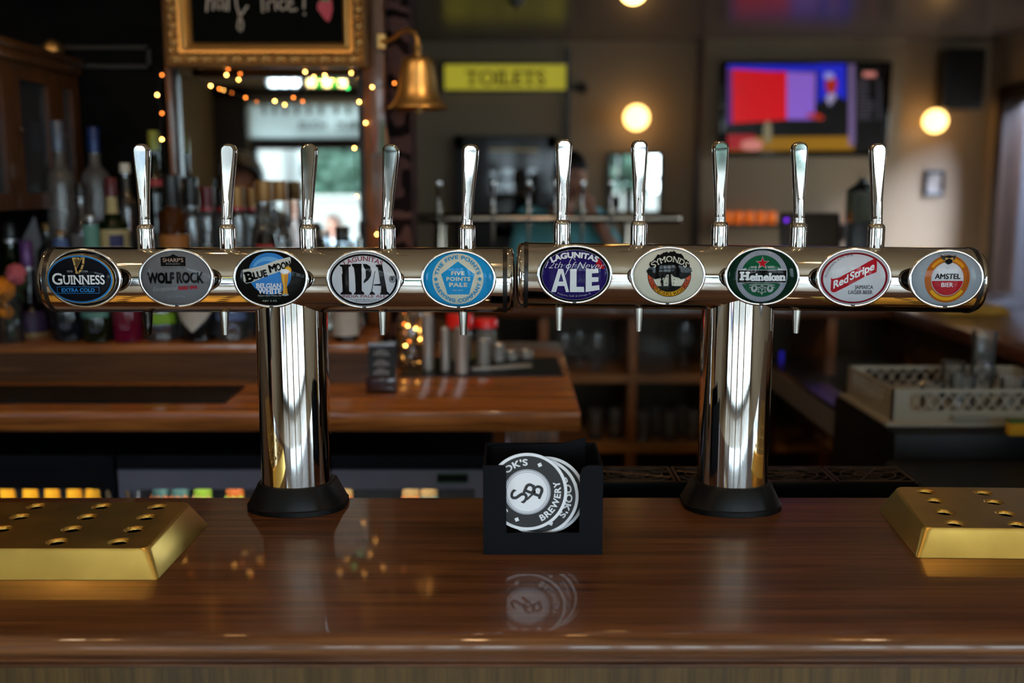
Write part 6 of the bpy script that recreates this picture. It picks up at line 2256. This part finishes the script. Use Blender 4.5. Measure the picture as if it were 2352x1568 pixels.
# ---------------------------------------------------------------- far wall things
SY = FAR_Y - 0.16
x0, x1 = P(1013, 175, SY).x, P(1308, 175, SY).x
z0, z1 = P(1160, 213, SY).z, P(1160, 141, SY).z
t = thing('toilets_sign', ((x0 + x1) / 2, SY, (z0 + z1) / 2), 'olive yellow lit TOILETS sign in a black case on the far wall', 'sign')
b = MB()
b.plate([(x0, z0), (x1, z0), (x1, z1), (x0, z1)], [[(x0 + .03, z0 + .025), (x1 - .03, z0 + .025), (x1 - .03, z1 - .025), (x0 + .03, z1 - .025)]], lambda u, v, d: (u, d, v), SY, SY + .12)
b.build('case', BLACK, t, 0)
MB().box(x0 + .03, x1 - .03, SY + .02, SY + .10, z0 + .025, z1 - .025).build('lit_face', pm('sign_yellow_face', (170, 160, 50), .5, emis=(178, 168, 44), es=.36, var=.05), t, 0)
A = Art(lambda u, v, d: (u, SY + .0195 - d, v), t, .0005)
A.text('TOILETS', (x0 + x1) / 2, (z0 + z1) / 2 - .005, (P(1252, 180, SY) - P(1068, 180, SY)).x, .125, pm('sign_letter_brown', (64, 56, 20), .6), serif=.07, bold=.015)
A.done()
MB().box((x0 + x1) / 2 - .2, (x0 + x1) / 2 + .2, SY + .12, FAR_Y, (z0 + z1) / 2 - .05, (z0 + z1) / 2 + .05).build('wall_bracket', BLACK, t)


def globe(label, px, py, rpx, y, wall):
    c = P(px, py, y)
    k = S(y, py)
    t = thing('globe_lamp', c, label, 'lamp', 'opal globe lamps')
    MB().ball(c, rpx * k, 4).build('globe', pm('opal_globe', (255, 226, 170), .3, emis=(255, 196, 112), es=3.0, var=0), t, 60)
    if wall == 'wall':
        MB().lathe([(.05, 0), (.05, .012), (.028, .02), (.028, FAR_Y - y - rpx * k * .95)][::1], (c.x, FAR_Y, c.z), 24, 'y').build('wall_mount', BRASS_OLD, t)
    else:
        MB().lathe([(.03, rpx * k * .96), (.03, CEIL_Z - c.z - .02), (.06, CEIL_Z - c.z - .016), (.06, CEIL_Z - c.z)], c, 24).build('ceiling_mount', BRASS_OLD, t)
    return c


globe('glowing globe lamp on the wall left of the screen', 1462, 270, 28.5, FAR_Y - .20, 'wall')
globe('glowing globe lamp on the pale wall below the speaker', 2148, 278, 26.5, FAR_Y - .20, 'wall')
gc = P(1455, -22, 5.2)
globe('glowing globe lamp hanging at the ceiling edge of the view', 1455, -24, 36, 2.6, 'ceil')
# small wall sensor
c = P(1338, 203, FAR_Y - .02)
t = thing('wall_sensor', c, 'small dark sensor on the wall right of the toilets sign', 'sensor')
MB().lathe([(.05, 0), (.05, .02), (.03, .05), (.001, .058)], (c.x, FAR_Y, c.z), 18, 'y').build('sensor_dome', pm('dark_sensor', (48, 42, 36), .5), t)
MB().box(c.x - .09, c.x - .055, FAR_Y - .02, FAR_Y, c.z - .02, c.z + .02, .003).build('sensor_box', MC['dark_sensor'], t)

# screen on the chimney breast
TY = FAR_Y - .15 - .10
def tp(x, y):
    v = P(1560 + x / 2.703, y / 2.703, TY)
    return (v.x, v.z)
t = thing('wall_television', (tp(780, 680)[0], TY, tp(780, 680)[1]), 'wall television showing a red panel and a dark suited presenter', 'television')
X0t, Z1t = tp(262, 380)
X1t, Z0t = tp(1292, 968)
MB().box(X0t, X1t, TY, TY + .05, Z0t, Z1t, .006).build('housing', BLACK_GLOSS, t)
MB().box((X0t + X1t) / 2 - .2, (X0t + X1t) / 2 + .2, TY + .05, FAR_Y - .15, (Z0t + Z1t) / 2 - .15, (Z0t + Z1t) / 2 + .15).build('wall_bracket', BLACK, t)


def scr(n, c, e):
    return pm('screen_' + n, c, .3, emis=c, es=e * .42, var=.03)


A = Art(lambda u, v, d: (tp(u, v)[0], TY - .001 - d, tp(u, v)[1]), t, .0004)


def rect(a, b_, c_, d_):
    return [(a, b_), (c_, b_), (c_, d_), (a, d_)]


A.poly(rect(298, 402, 1268, 938), scr('dark', (10, 8, 8), .35), 'screen')
A.poly(rect(300, 402, 860, 442), scr('blue', (34, 40, 200), .8), 'screen_image')
A.poly(rect(860, 396, 1034, 640), scr('blue', (34, 40, 200), .8), 'screen_image')
A.poly([(298, 420), (336, 430), (330, 766), (298, 780)], scr('violet', (96, 40, 130), .6), 'screen_image')
A.poly([(330, 428), (560, 442), (672, 446), (668, 742), (330, 766)], scr('red', (206, 10, 22), .9), 'screen_image')
A.poly([(668, 446), (846, 452), (840, 742), (668, 742)], scr('lilac', (140, 98, 206), .8), 'screen_image')
A.poly([(300, 852), (1070, 846), (1085, 930), (300, 938)], scr('gold', (150, 106, 14), .7), 'screen_image')
A.poly(rect(300, 836, 470, 930), scr('crimson', (170, 24, 34), .7), 'screen_image')
A.ellipse(450, 900, 70, 36, scr('pinkish', (226, 140, 130), .6), name='screen_image')
A.ellipse(548, 820, 26, 70, scr('dimwhite', (150, 140, 110), .5), name='screen_image')
A.poly(rect(1050, 396, 1090, 900), scr('greyviolet', (116, 96, 140), .6), 'screen_image')
A.poly(rect(1092, 402, 1262, 900), scr('dark', (10, 8, 8), .35), 'screen_image')
A.poly(rect(1140, 446, 1220, 478), scr('pinkish', (226, 140, 130), .6), 'screen_image')
rr = random.Random(4)
for i in range(11):
    y = 500 + i * 23
    A.poly(rect(1104, y, 1104 + rr.uniform(60, 110), y + 8), scr('textgrey', (90, 84, 96), .5), 'screen_text')
    A.poly(rect(1226, y, 1250, y + 8), scr('textgrey', (90, 84, 96), .5), 'screen_text')
# presenter: dark suit, pale shirt, grey hair
A.poly([(800, 846), (850, 720), (868, 636), (915, 596), (975, 590), (1030, 622), (1048, 720), (1042, 846)], scr('suit', (16, 12, 14), .3), 'screen_image')
A.poly([(905, 612), (930, 660), (975, 600), (960, 574), (925, 580)], scr('shirt', (170, 160, 200), .6), 'screen_image')
A.ellipse(940, 524, 36, 58, scr('face', (176, 44, 20), .7), name='screen_image')
A.ellipse(926, 472, 34, 24, scr('hair', (150, 150, 220), .7), name='screen_image')
A.poly([(780, 712), (850, 700), (900, 730), (880, 748), (800, 730)], scr('face', (176, 44, 20), .7), 'screen_image')
A.done()

# loudspeaker
ky_ = FAR_Y - .28
x0, x1 = P(2172, 180, ky_).x, P(2262, 180, ky_).x
z0, z1 = P(2215, 251, ky_).z, P(2215, 112, ky_).z
t = thing('loudspeaker', ((x0 + x1) / 2, ky_, (z0 + z1) / 2), 'black loudspeaker hung high in the right corner', 'speaker')
MB().box(x0, x1, ky_, ky_ + .2, z0, z1, .012).build('cabinet', BLACK, t)
MB().box(x0 + .015, x1 - .015, ky_ - .008, ky_ - .0005, z0 + .015, z1 - .015, .004).build('grille_cloth', pm('speaker_cloth', (9, 9, 10), .9, bump=.3, bscale=300), t)
MB().box((x0 + x1) / 2 - .03, (x0 + x1) / 2 + .03, ky_ + .2, FAR_Y, (z0 + z1) / 2 - .05, (z0 + z1) / 2 + .05).build('wall_bracket', BLACK, t)
MB().box(x1 - .05, x1 - .03, ky_ - .0095, ky_ - .008, z0 + .03, z0 + .04).build('badge_plate', STEEL, t)

# small dark framed picture
x0, x1 = P(2121, 420, FAR_Y).x, P(2167, 420, FAR_Y).x
z0, z1 = P(2144, 450, FAR_Y).z, P(2144, 391, FAR_Y).z
t = thing('framed_picture', ((x0 + x1) / 2, FAR_Y - .02, (z0 + z1) / 2), 'small dark framed print on the pale wall under the globe', 'picture')
rect_sweep(MB(), x0, x1, z0, z1, [(0, FAR_Y - .001), (0, FAR_Y - .028), (.012, FAR_Y - .032), (.028, FAR_Y - .026), (.03, FAR_Y - .01)]).build('frame', BLACK, t, 25)
MB().box(x0 + .03, x1 - .03, FAR_Y - .012, FAR_Y - .006, z0 + .03, z1 - .03).build('print', pm('grey_print', (150, 142, 132), .6, var=.4, vscale=14), t, 0)

# framed pub mirror on the far wall that picks up the street light
x0, x1 = P(1395, 415, FAR_Y).x, P(1520, 415, FAR_Y).x
z0, z1 = P(1455, 492, FAR_Y).z, P(1455, 349, FAR_Y).z
t = thing('wall_mirror', ((x0 + x1) / 2, FAR_Y - .02, (z0 + z1) / 2), 'small dark framed wall mirror reflecting the street windows', 'mirror')
rect_sweep(MB(), x0, x1, z0, z1, [(0, FAR_Y - .001), (0, FAR_Y - .03), (.02, FAR_Y - .034), (.03, FAR_Y - .02), (.03, FAR_Y - .005)]).build('frame', pm('grey_green_frame', (52, 56, 50), .4), t, 25)
MB().box(x0 + .03, x1 - .03, FAR_Y - .012, FAR_Y - .004, z0 + .03, z1 - .03).build('mirror_glass', MIRROR, t, 0)

# ceiling fittings: downlights and two sprinkler heads
for i, (x, y) in enumerate(DOWN + DOWN_BACK):
    t = thing('downlight', (x, y, CEIL_Z), ('recessed ceiling downlight over the customer side, left', 'recessed ceiling downlight over the customer side, middle', 'recessed ceiling downlight over the customer side, right', 'recessed ceiling downlight over the bottles, left', 'recessed ceiling downlight over the chalkboard', 'recessed ceiling downlight over the counter end')[i], 'ceiling light', 'recessed downlights')
    MB().lathe([(.048, -.004), (.048, -.0004), (.036, -.0002), (.036, -.006), (.044, -.006)], (x, y, CEIL_Z), 24, lo=False, hi=False).build('trim_ring', STEEL, t, 40)
    MB().lathe([(.0355, -.003), (.0355, -.001)], (x, y, CEIL_Z), 20).build('lamp', pm('downlight_lamp', (255, 210, 150), .3, emis=(255, 190, 120), es=40), t)
for px, py, y in ((1186, 48, 7.0), (1975, 26, 6.2), (1254, 14, 6.0)):
    c = P(px, py, y)
    t = thing('smoke_detector', (c.x, y, CEIL_Z), {1186: 'small detector on the ceiling above the toilets sign', 1975: 'small detector on the ceiling right of the television', 1254: 'small detector near the top edge above the sign'}[px], 'detector')
    MB().lathe([(.03, -.055), (.045, -.045), (.055, -.02), (.055, -.0003)], (c.x, y, CEIL_Z), 20).build('detector_body', pm('grey_detector', (110, 104, 96), .5), t)
    MB().lathe([(.001, -.062), (.012, -.058), (.012, -.0555)], (c.x, y, CEIL_Z), 14, lo=False).build('sensor_eye', BLACK, t)

# ---------------------------------------------------------------- people
SKIN = pm('skin', (196, 140, 116), .5, var=.08)


def head_bm(bm, c, yaw, s=1.0):
    """a face: brow, eye hollows, nose, mouth, chin, ears; looks along -Y before yaw"""
    g = bmesh.ops.create_icosphere(bm, subdivisions=4, radius=1)
    for v in g['verts']:
        x, y, z = v.co
        w = 0.078 * (1 - .22 * max(0, -z) ** 1.5)
        X, Y, Z = x * w, y * .098, z * .122
        if y < 0:
            f = -y
            Y += .012 * max(0, -z) * f                      # jaw recedes a little
            if z < -.55:
                Y -= .014 * math.exp(-((x / .35) ** 2)) * f  # chin
            Y -= .030 * math.exp(-((x / .16) ** 2 + ((z + .12) / .17) ** 2)) * f   # nose
            Y -= .008 * math.exp(-((x / .10) ** 2 + ((z - .12) / .2) ** 2)) * f    # bridge
            for s_ in (-1, 1):
                Y += .012 * math.exp(-(((x - s_ * .36) / .17) ** 2 + ((z - .08) / .10) ** 2)) * f  # eye hollow
            Y -= .006 * math.exp(-((x / .5) ** 2 + ((z - .24) / .08) ** 2)) * f    # brow
            Y -= .007 * math.exp(-((x / .26) ** 2 + ((z + .45) / .05) ** 2)) * f   # upper lip
            Y -= .007 * math.exp(-((x / .22) ** 2 + ((z + .56) / .05) ** 2)) * f   # lower lip
            Y += .005 * math.exp(-((x / .3) ** 2 + ((z + .505) / .025) ** 2)) * f  # mouth line
        v.co = Vector((X, Y, Z)) * s
    M = Matrix.Translation(c) @ Matrix.Rotation(yaw, 4, 'Z')
    for v in g['verts']:
        v.co = M @ v.co
    for s_ in (-1, 1):
        e = bmesh.ops.create_icosphere(bm, subdivisions=2, radius=1)
        for v in e['verts']:
            v.co = M @ (Vector((v.co.x * .014 + s_ * .079, v.co.y * .02 + .012, v.co.z * .034 + .002)) * s)


def skin_mesh(pts, edges, root, sub=2):
    """closed tapered limbs along the joints; fused() melts them into one skin"""
    m = MB()

    def rr2(n):
        r = pts[n][1]
        return r if isinstance(r, tuple) else (r, r)
    for a, b_ in edges:
        pa, pb = Vector(pts[a][0]), Vector(pts[b_][0])
        d = (pb - pa)
        if d.length < 1e-5:
            continue
        d.normalize()
        ref = Vector((1, 0, 0)) if abs(d.x) < .8 else Vector((0, 0, 1))
        u = (ref - d * ref.dot(d)).normalized()
        v = d.cross(u)
        rings = []
        for f in (0, .25, .5, .75, 1):
            ra, rb = rr2(a), rr2(b_)
            if abs(d.z) < .8 and isinstance(pts[a][1], tuple) and not isinstance(pts[b_][1], tuple):
                ra = (min(ra) * .8, min(ra) * .8)
            e = [ra[q] + (rb[q] - ra[q]) * f for q in (0, 1)]
            c = pa.lerp(pb, f)
            rings.append([c + u * e[0] * math.cos(2 * math.pi * k / 18) + v * e[1] * math.sin(2 * math.pi * k / 18) for k in range(18)])
        m.loft(rings)
    for n in pts:
        rx, ry = rr2(n)
        m.ball(Vector(pts[n][0]), 1.0, 3, (rx, ry, min(rx, ry) if rx != ry else rx))
    bmesh.ops.recalc_face_normals(m.bm, faces=m.bm.faces)
    me = bpy.data.meshes.new('body')
    m.bm.to_mesh(me)
    m.bm.free()
    return me


def fused(name, meshes, extra=None, voxel=.008, smooth=3):
    bm = bmesh.new()
    for me in meshes:
        bm.from_mesh(me)
    if extra:
        extra(bm)
    me = bpy.data.meshes.new(name)
    bm.to_mesh(me)
    bm.free()
    o = bpy.data.objects.new(name, me)
    COL.objects.link(o)
    r = o.modifiers.new('r', 'REMESH')
    r.mode = 'VOXEL'
    r.voxel_size = voxel
    s = o.modifiers.new('m', 'SMOOTH')
    s.iterations = smooth
    s.factor = .5
    dg = bpy.context.evaluated_depsgraph_get()
    dg.update()
    out = bpy.data.meshes.new_from_object(o.evaluated_get(dg))
    bpy.data.objects.remove(o)
    # keep the outer skin only: drop the small shells the voxels leave inside
    bm = bmesh.new()
    bm.from_mesh(out)
    bm.verts.ensure_lookup_table()
    seen, best = set(), []
    for v0 in bm.verts:
        if v0 in seen:
            continue
        seen.add(v0)
        stack, isl = [v0], []
        while stack:
            v = stack.pop()
            isl.append(v)
            for e in v.link_edges:
                w = e.other_vert(v)
                if w not in seen:
                    seen.add(w)
                    stack.append(w)
        if len(isl) > len(best):
            best = isl
    keep = set(best)
    bmesh.ops.delete(bm, geom=[v for v in bm.verts if v not in keep], context='VERTS')
    bm.to_mesh(out)
    bm.free()
    out.polygons.foreach_set('use_smooth', [True] * len(out.polygons))
    return out


def hand(pts, edges, wrist, d, palm, tag_, s=1.0, curl=.35):
    """five fingers from a wrist point: d = hand direction, palm = palm normal"""
    d = Vector(d).normalized()
    pn = Vector(palm).normalized()
    side = d.cross(pn).normalized()
    w = Vector(wrist)
    pts[tag_ + 'p'] = (w + d * .05 * s, (.030 * s, .017 * s))
    edges.append((tag_ + 'w', tag_ + 'p'))
    out = []
    for i, (off, L) in enumerate(((-.030, .068), (-.010, .078), (.010, .073), (.029, .058))):
        k = w + d * .085 * s + side * off * s
        m1 = k + (d * math.cos(curl) + pn * math.sin(curl)) * L * .45 * s
        m2 = m1 + (d * math.cos(curl * 2.6) + pn * math.sin(curl * 2.6)) * L * .33 * s
        m3 = m2 + (d * math.cos(curl * 3.6) + pn * math.sin(curl * 3.6)) * L * .22 * s
        out.append([w + d * .045 * s + side * off * .7 * s, k, m1, m2, m3])
    th = w + d * .03 * s - side * .03 * s
    out.append([w + d * .02 * s - side * .018 * s, th, th + (d * .7 - side * .55 + pn * .3) * .035 * s, th + (d * .85 - side * .5 + pn * .5) * .062 * s])
    return out


def person(label, base, facing, P_, cloth, trouser, hair, hairshape, skin=SKIN, voxel=.008, hk=1.0):
    """P_: joint table in metres, figure facing -Y at the origin; base: where its feet stand"""
    t = thing('person', base, label, 'person')
    M = Matrix.Translation(base) @ Matrix.Rotation(facing, 4, 'Z')
    J = {k: (Vector(v[0]), v[1]) for k, v in P_.items() if k not in ('head', 'yaw', 'handdir', 'palm')}
    E_ = [('pel', 'wai'), ('wai', 'che'), ('che', 'nec'), ('nec', 'hdb')]
    for s in 'LR':
        E_ += [('che', s + 'sh'), (s + 'sh', s + 'el'), (s + 'el', s + 'w'), ('pel', s + 'hip'), (s + 'hip', s + 'kn'), (s + 'kn', s + 'an'), (s + 'an', s + 'to')]
    fingers = []
    for s in 'LR':
        fingers += hand(J, E_, J[s + 'w'][0], P_['handdir'][s], P_['palm'][s], s)
    body = skin_mesh(J, E_, 'pel', 1)

    def extra(bm):
        head_bm(bm, Vector(P_['head']), P_['yaw'])
        for f in fingers:
            mb = MB()
            mb.tube(f, .0088, 8, taper=[1.0, 1.0, .95, .9, .75][:len(f)])
            mb.ball(f[-1], .0068, 1)
            tmp = bpy.data.meshes.new('f')
            mb.bm.to_mesh(tmp)
            mb.bm.free()
            bm.from_mesh(tmp)
            bpy.data.meshes.remove(tmp)
    me = fused('body', [body], extra, voxel)
    me.materials.append(skin)

    def put(name, me_):
        me_.transform(Matrix.Translation(-Vector(base)) @ M)
        o = bpy.data.objects.new(name, me_)
        COL.objects.link(o)
        o.parent = t
        return o
    put('body', me)
    # shirt: the same skeleton a little fuller, to mid upper arm
    S_ = {}
    for k in ('pel', 'wai', 'che', 'Lsh', 'Rsh'):
        r = J[k][1]
        S_[k] = (J[k][0], tuple(x * 1.10 + .006 for x in r) if isinstance(r, tuple) else r * 1.12 + .008)
    S_['nec'] = (J['che'][0].lerp(J['nec'][0], .62), .068)
    for s in 'LR':
        S_[s + 'el'] = (J[s + 'sh'][0].lerp(J[s + 'el'][0], .72), J[s + 'el'][1] * 1.3 + .010)
    S_['hem'] = (J['pel'][0] + Vector((0, 0, -.06)), tuple(x * 1.08 + .006 for x in J['pel'][1]))
    sm = skin_mesh(S_, [('hem', 'pel'), ('pel', 'wai'), ('wai', 'che'), ('che', 'nec'), ('che', 'Lsh'), ('Lsh', 'Lel'), ('che', 'Rsh'), ('Rsh', 'Rel')], 'pel', 1)
    sm = fused('shirt', [sm], None, voxel * 1.3)
    sm.materials.append(cloth)
    put('shirt', sm)
    T_ = {'pel': (J['pel'][0] + Vector((0, 0, .02)), tuple(x * 1.05 + .004 for x in J['pel'][1]))}
    for s in 'LR':
        for k in ('hip', 'kn', 'an'):
            T_[s + k] = (J[s + k][0], J[s + k][1] * 1.14 + .008)
    tm = skin_mesh(T_, [('pel', 'Lhip'), ('Lhip', 'Lkn'), ('Lkn', 'Lan'), ('pel', 'Rhip'), ('Rhip', 'Rkn'), ('Rkn', 'Ran')], 'pel', 1)
    tm = fused('trousers', [tm], None, voxel * 1.3)
    tm.materials.append(trouser)
    put('trousers', tm)
    for s in 'LR':
        mb = MB()
        a, toe = J[s + 'an'][0], J[s + 'to'][0]
        mb.loft([[a + Vector((x, y, z)) for x, y, z in ((-.04, .05, -.075), (.04, .05, -.075), (.038, .05, .0), (-.038, .05, .0))], [a + Vector((x, -.06, z)) for x, z in ((-.045, -.075), (.045, -.075), (.036, -.01), (-.036, -.01))],
                 [a + Vector((x, -.17, z)) for x, z in ((-.04, -.075), (.04, -.075), (.03, -.04), (-.03, -.04))]])
        bmesh.ops.recalc_face_normals(mb.bm, faces=mb.bm.faces)
        bmesh.ops.bevel(mb.bm, geom=list(mb.bm.edges), offset=.012, segments=2, affect='EDGES', profile=.5)
        put('shoe', mb.mesh('shoe', pm('dark_shoe', (24, 20, 18), .5), 50))
    # hair: cap over the skull
    bm = bmesh.new()
    g = bmesh.ops.create_icosphere(bm, subdivisions=4, radius=1)
    kill = []
    rr_ = random.Random(len(label))
    for v in g['verts']:
        x, y, z = v.co
        front = -y
        cut = {'short': .25 if front > .25 else (.0 if front > -.2 else -.35), 'long': .3 if front > .45 else -1.2, 'bald': .72}[hairshape]
        if z < cut:
            kill.append(v)
        f = 1.0 + .03 * rr_.random()
        ex = 1.0 if hairshape != 'long' else (1.12 + .25 * max(0, -z))
        v.co = Vector((x * .084 * f * ex * hk, y * .105 * f * ex * hk + .004, z * .130 * f * hk - (.06 if hairshape == 'long' and z < -.3 else 0)))
    bmesh.ops.delete(bm, geom=kill, context='VERTS')
    bmesh.ops.solidify(bm, geom=list(bm.faces), thickness=-.008)
    bmesh.ops.transform(bm, matrix=Matrix.Translation(Vector(P_['head'])) @ Matrix.Rotation(P_['yaw'], 4, 'Z'), verts=bm.verts)
    hm = bpy.data.meshes.new('hair')
    bm.to_mesh(hm)
    bm.free()
    hm.polygons.foreach_set('use_smooth', [True] * len(hm.polygons))
    hm.materials.append(hair)
    put('hair', hm)
    for s_ in (-1, 1):
        mb = MB()
        Mh = Matrix.Translation(Vector(P_['head'])) @ Matrix.Rotation(P_['yaw'], 4, 'Z')
        mb.ball(Mh @ Vector((s_ * .029, -.0795, .010)), .0115, 2)
        put('eye', mb.mesh('eye', pm('eye_dark', (50, 40, 36), .2), 60))
    return t


def standing(h=1.0, lean=0.0):
    P_ = {'pel': ((0, 0, .93), (.15, .105)), 'wai': ((0, .0, 1.10), (.135, .095)), 'che': ((0, .005, 1.33), (.155, .105)), 'nec': ((0, .01, 1.48), .055), 'hdb': ((0, 0, 1.58), .06), 'head': (0, -.015, 1.635), 'yaw': 0}
    for s, q in (('L', 1), ('R', -1)):
        P_.update({s + 'sh': ((q * .175, .01, 1.405), .062), s + 'el': ((q * .235, .02, 1.12), .042), s + 'w': ((q * .24, -.06, .88), .028), s + 'hip': ((q * .09, 0, .86), .085), s + 'kn': ((q * .10, -.01, .48), .056), s + 'an': ((q * .105, .02, .08), .038), s + 'to': ((q * .12, -.11, .03), .03)})
    P_['handdir'] = {'L': (0, -.3, -1), 'R': (0, -.3, -1)}
    P_['palm'] = {'L': (-1, 0, 0), 'R': (1, 0, 0)}
    return P_


def seated(seat=.48, arms='lap'):
    P_ = standing()
    dz = seat + .09 - .93
    for k in ('pel', 'wai', 'che', 'nec', 'hdb', 'Lsh', 'Rsh'):
        (x, y, z), r = P_[k]
        P_[k] = ((x, y, z + dz), r)
    x, y, z = P_['head']
    P_['head'] = (x, y, z + dz)
    for s, q in (('L', 1), ('R', -1)):
        P_[s + 'hip'] = ((q * .095, -.05, seat + .07), .085)
        P_[s + 'kn'] = ((q * .12, -.44, seat + .05), .056)
        P_[s + 'an'] = ((q * .12, -.42, .08), .038)
        P_[s + 'to'] = ((q * .13, -.54, .03), .03)
        P_[s + 'el'] = ((q * .24, -.03, P_[s + 'sh'][0][2] - .28), .042)
        P_[s + 'w'] = ((q * .12, -.26, seat + .20), .028)
    P_['handdir'] = {'L': (-.3, -1, -.1), 'R': (.3, -1, -.1)}
    P_['palm'] = {'L': (0, 0, -1), 'R': (0, 0, -1)}
    return P_


DARKHAIR = pm('dark_hair', (20, 15, 12), .5, var=.3)
GREYHAIR = pm('white_hair', (226, 222, 214), .6, var=.1)
BROWNHAIR = pm('brown_hair', (70, 46, 30), .5, var=.3)
# man in teal behind the far bar, hand at his chin
pc = P(1300, 420, 5.45)
Q = standing()
Q['head'] = (.055, -.045, 1.635)
Q['hdb'] = ((.04, -.01, 1.575), .06)
Q['nec'] = ((.02, .005, 1.485), .055)
Q['yaw'] = rad(25)
Q['Lel'] = ((.33, -.20, 1.17), .042)
Q['Lw'] = ((.155, -.20, 1.45), .028)
Q['handdir']['L'] = (-.45, .2, 1)
Q['palm']['L'] = (-.5, .8, .2)
person('person in a teal shirt leaning at the far bar, hand to chin', Vector((pc.x - .03, 5.45, P(0, 405, 5.4).z - 1.635)), 0, Q, pm('teal_cloth', (120, 206, 220), .8), pm('dark_denim', (32, 36, 48), .8), DARKHAIR, 'short', SKIN, .0115)
# people seen only in the mirror: a dark haired customer at the bar, two people outside the window
Q = standing()
vx = P(556, 385, 2 * MIR_Y - .86)
person('person with dark hair in a black top standing left of the camera', Vector((vx.x, .86, 0)), rad(180), Q, pm('black_cloth', (20, 20, 24), .8), pm('dark_denim', (32, 36, 48), .8), DARKHAIR, 'long', SKIN, .012, 1.2)
OUT_Y = -5.1
vd = 2 * MIR_Y - OUT_Y


def stool(label, x, y, h):
    t = thing('bar_stool', (x, y, -.02), label, 'stool', 'stools outside the window')
    MB().lathe([(.12, h - .04), (.135, h - .035), (.135, h - .005), (.12, h)], (x, y, 0), 28).build('seat', OAK, t)
    for i in range(4):
        a = math.pi / 4 + math.pi / 2 * i
        MB().tube([(x + .09 * math.cos(a), y + .09 * math.sin(a), h - .04), (x + .14 * math.cos(a), y + .14 * math.sin(a), -.018)], .014, 8).build('leg', BLACK, t)
    MB().tube([(x + .122 * math.cos(2 * math.pi * i / 20), y + .122 * math.sin(2 * math.pi * i / 20), .26) for i in range(20)], .008, 6, True).build('foot_ring', BLACK, t)


for px, py, nm, sn, cl, hr, hs, fc in ((672, 462, 'person with white hair and a pale top sitting outside the window', 'stool under the white haired person outside', (214, 190, 190), GREYHAIR, 'short', 150), (768, 512, 'person with brown hair and a pale blue top sitting outside', 'stool under the brown haired person outside', (190, 206, 224), BROWNHAIR, 'long', 205)):
    OUT_Y = -5.1 if px < 700 else -5.75
    v = P(px, py, 2 * MIR_Y - OUT_Y)
    seat = v.z - .705 - .09 + .0 - (.0)
    seat = v.z - (1.635 - .93) - .09
    q = seated(seat)
    if seat > .6:
        for s, k in (('L', 1), ('R', -1)):
            q[s + 'an'] = ((k * .12, -.30, seat - .42), .038)
            q[s + 'to'] = ((k * .13, -.42, seat - .46), .03)
            q[s + 'kn'] = ((k * .12, -.40, seat + .02), .056)
    person(nm, Vector((v.x, OUT_Y, 0)), rad(fc), q, pm('cloth_%d' % px, cl, .8), pm('denim', (60, 70, 96), .8), hr, hs, pm('fair_skin', (226, 168, 148), .5, var=.08), .012)
    stool(sn, v.x, OUT_Y, seat - .075)

# hedge, pale wall and white van side across the street
HED = -9.5
hvd = 2 * MIR_Y - HED
hx0, hx1 = P(668, 400, hvd).x + .33, -1.0
hz0, hz1 = P(0, 462, hvd).z, 2.55
LEAFM2 = pm('hedge_leaf', (26, 54, 38), .7, var=.5, vscale=3)
m = MB()
rr = random.Random(17)
for i in range(420):
    x, z = rr.uniform(hx0, hx1), rr.uniform(hz0, hz1)
    m.ball((x, HED - rr.uniform(.1, .8), z), rr.uniform(.14, .3), 1, (1, .8, .8))
for i in range(130):
    x, z = rr.uniform(2.35, 3.6), rr.uniform(.6, 2.6)
    m.ball((x, HED - rr.uniform(-.3, .4), z), rr.uniform(.14, .3), 1, (1, .8, .8))
o = m.build('hedge', LEAFM2, None, 0)
tag(o, 'tall green trees across the street seen in the mirror', 'trees', None, 'stuff')
t = thing('garden_wall', (2.5, HED + .7, 0), 'pale rendered garden wall across the street', 'wall')
MB().box(-8, 9, HED + .5, HED + .7, -.02, hz0 + .04).build('wall_body', pm('pale_render', (128, 124, 120), .8, var=.06), t)
MB().box(-8, 9, HED + .46, HED + .74, hz0 + .041, hz0 + .10, .01).build('coping', pm('coping_stone', (140, 136, 130), .8), t)
# white shop front on the left across the street
q0, q1 = P(592, 400, hvd - .2).x - 4.0, P(652, 400, hvd - .2).x
t = thing('white_house', (q0 + 2, HED, 0), 'white rendered house front across the street', 'house')
MB().box(q0, q1, HED - 2.5, HED + .3, -.02, 3.0).build('house_wall', pm('white_render', (120, 116, 112), .8, var=.05), t)
for wz in (.6,):
    for wx in (q1 - .95, q1 - 2.4):
        f = MB().box(wx - .35, wx + .35, HED + .3, HED + .34, wz, wz + 1.3, .01).build('window', DARKWOOD, t)
        MB().box(wx - .3, wx + .3, HED + .341, HED + .345, wz + .05, wz + 1.25).build('pane', pm('dim_pane', (60, 70, 80), .1), f)

# unseen glowing panel added in the lobby to brighten the far right wall
t = thing('lobby_fill_panel', (4.95, 7.6, CEIL_Z), 'unseen cool white fill panel added in the lobby past the doorway', 'ceiling light')
MB().box(4.5, 5.4, 6.9, 8.3, CEIL_Z - .02, CEIL_Z - .0005, .003, 1).build('housing', STEEL, t)
MB().box(4.53, 5.37, 6.93, 8.27, CEIL_Z - .026, CEIL_Z - .0205).build('diffuser', pm('lobby_fill_glow', (235, 242, 255), .4, emis=(205, 222, 255), es=115), t)
# unseen glowing strip added under the bar's back edge to brighten the coolers
t = thing('under_bar_fill', (-1.4, BACK_Y - .06, BAR_Z - .06), 'unseen cool white fill strip added under the bar top', 'light')
MB().box(-2.6, -.3, BACK_Y - .09, BACK_Y - .05, BAR_Z - .062, BAR_Z - .0455, .002, 1).build('housing', STEEL, t)
MB().box(-2.59, -.31, BACK_Y - .085, BACK_Y - .055, BAR_Z - .066, BAR_Z - .0625).build('diffuser', pm('cooler_fill_glow', (230, 240, 255), .4, emis=(196, 214, 255), es=11), t)
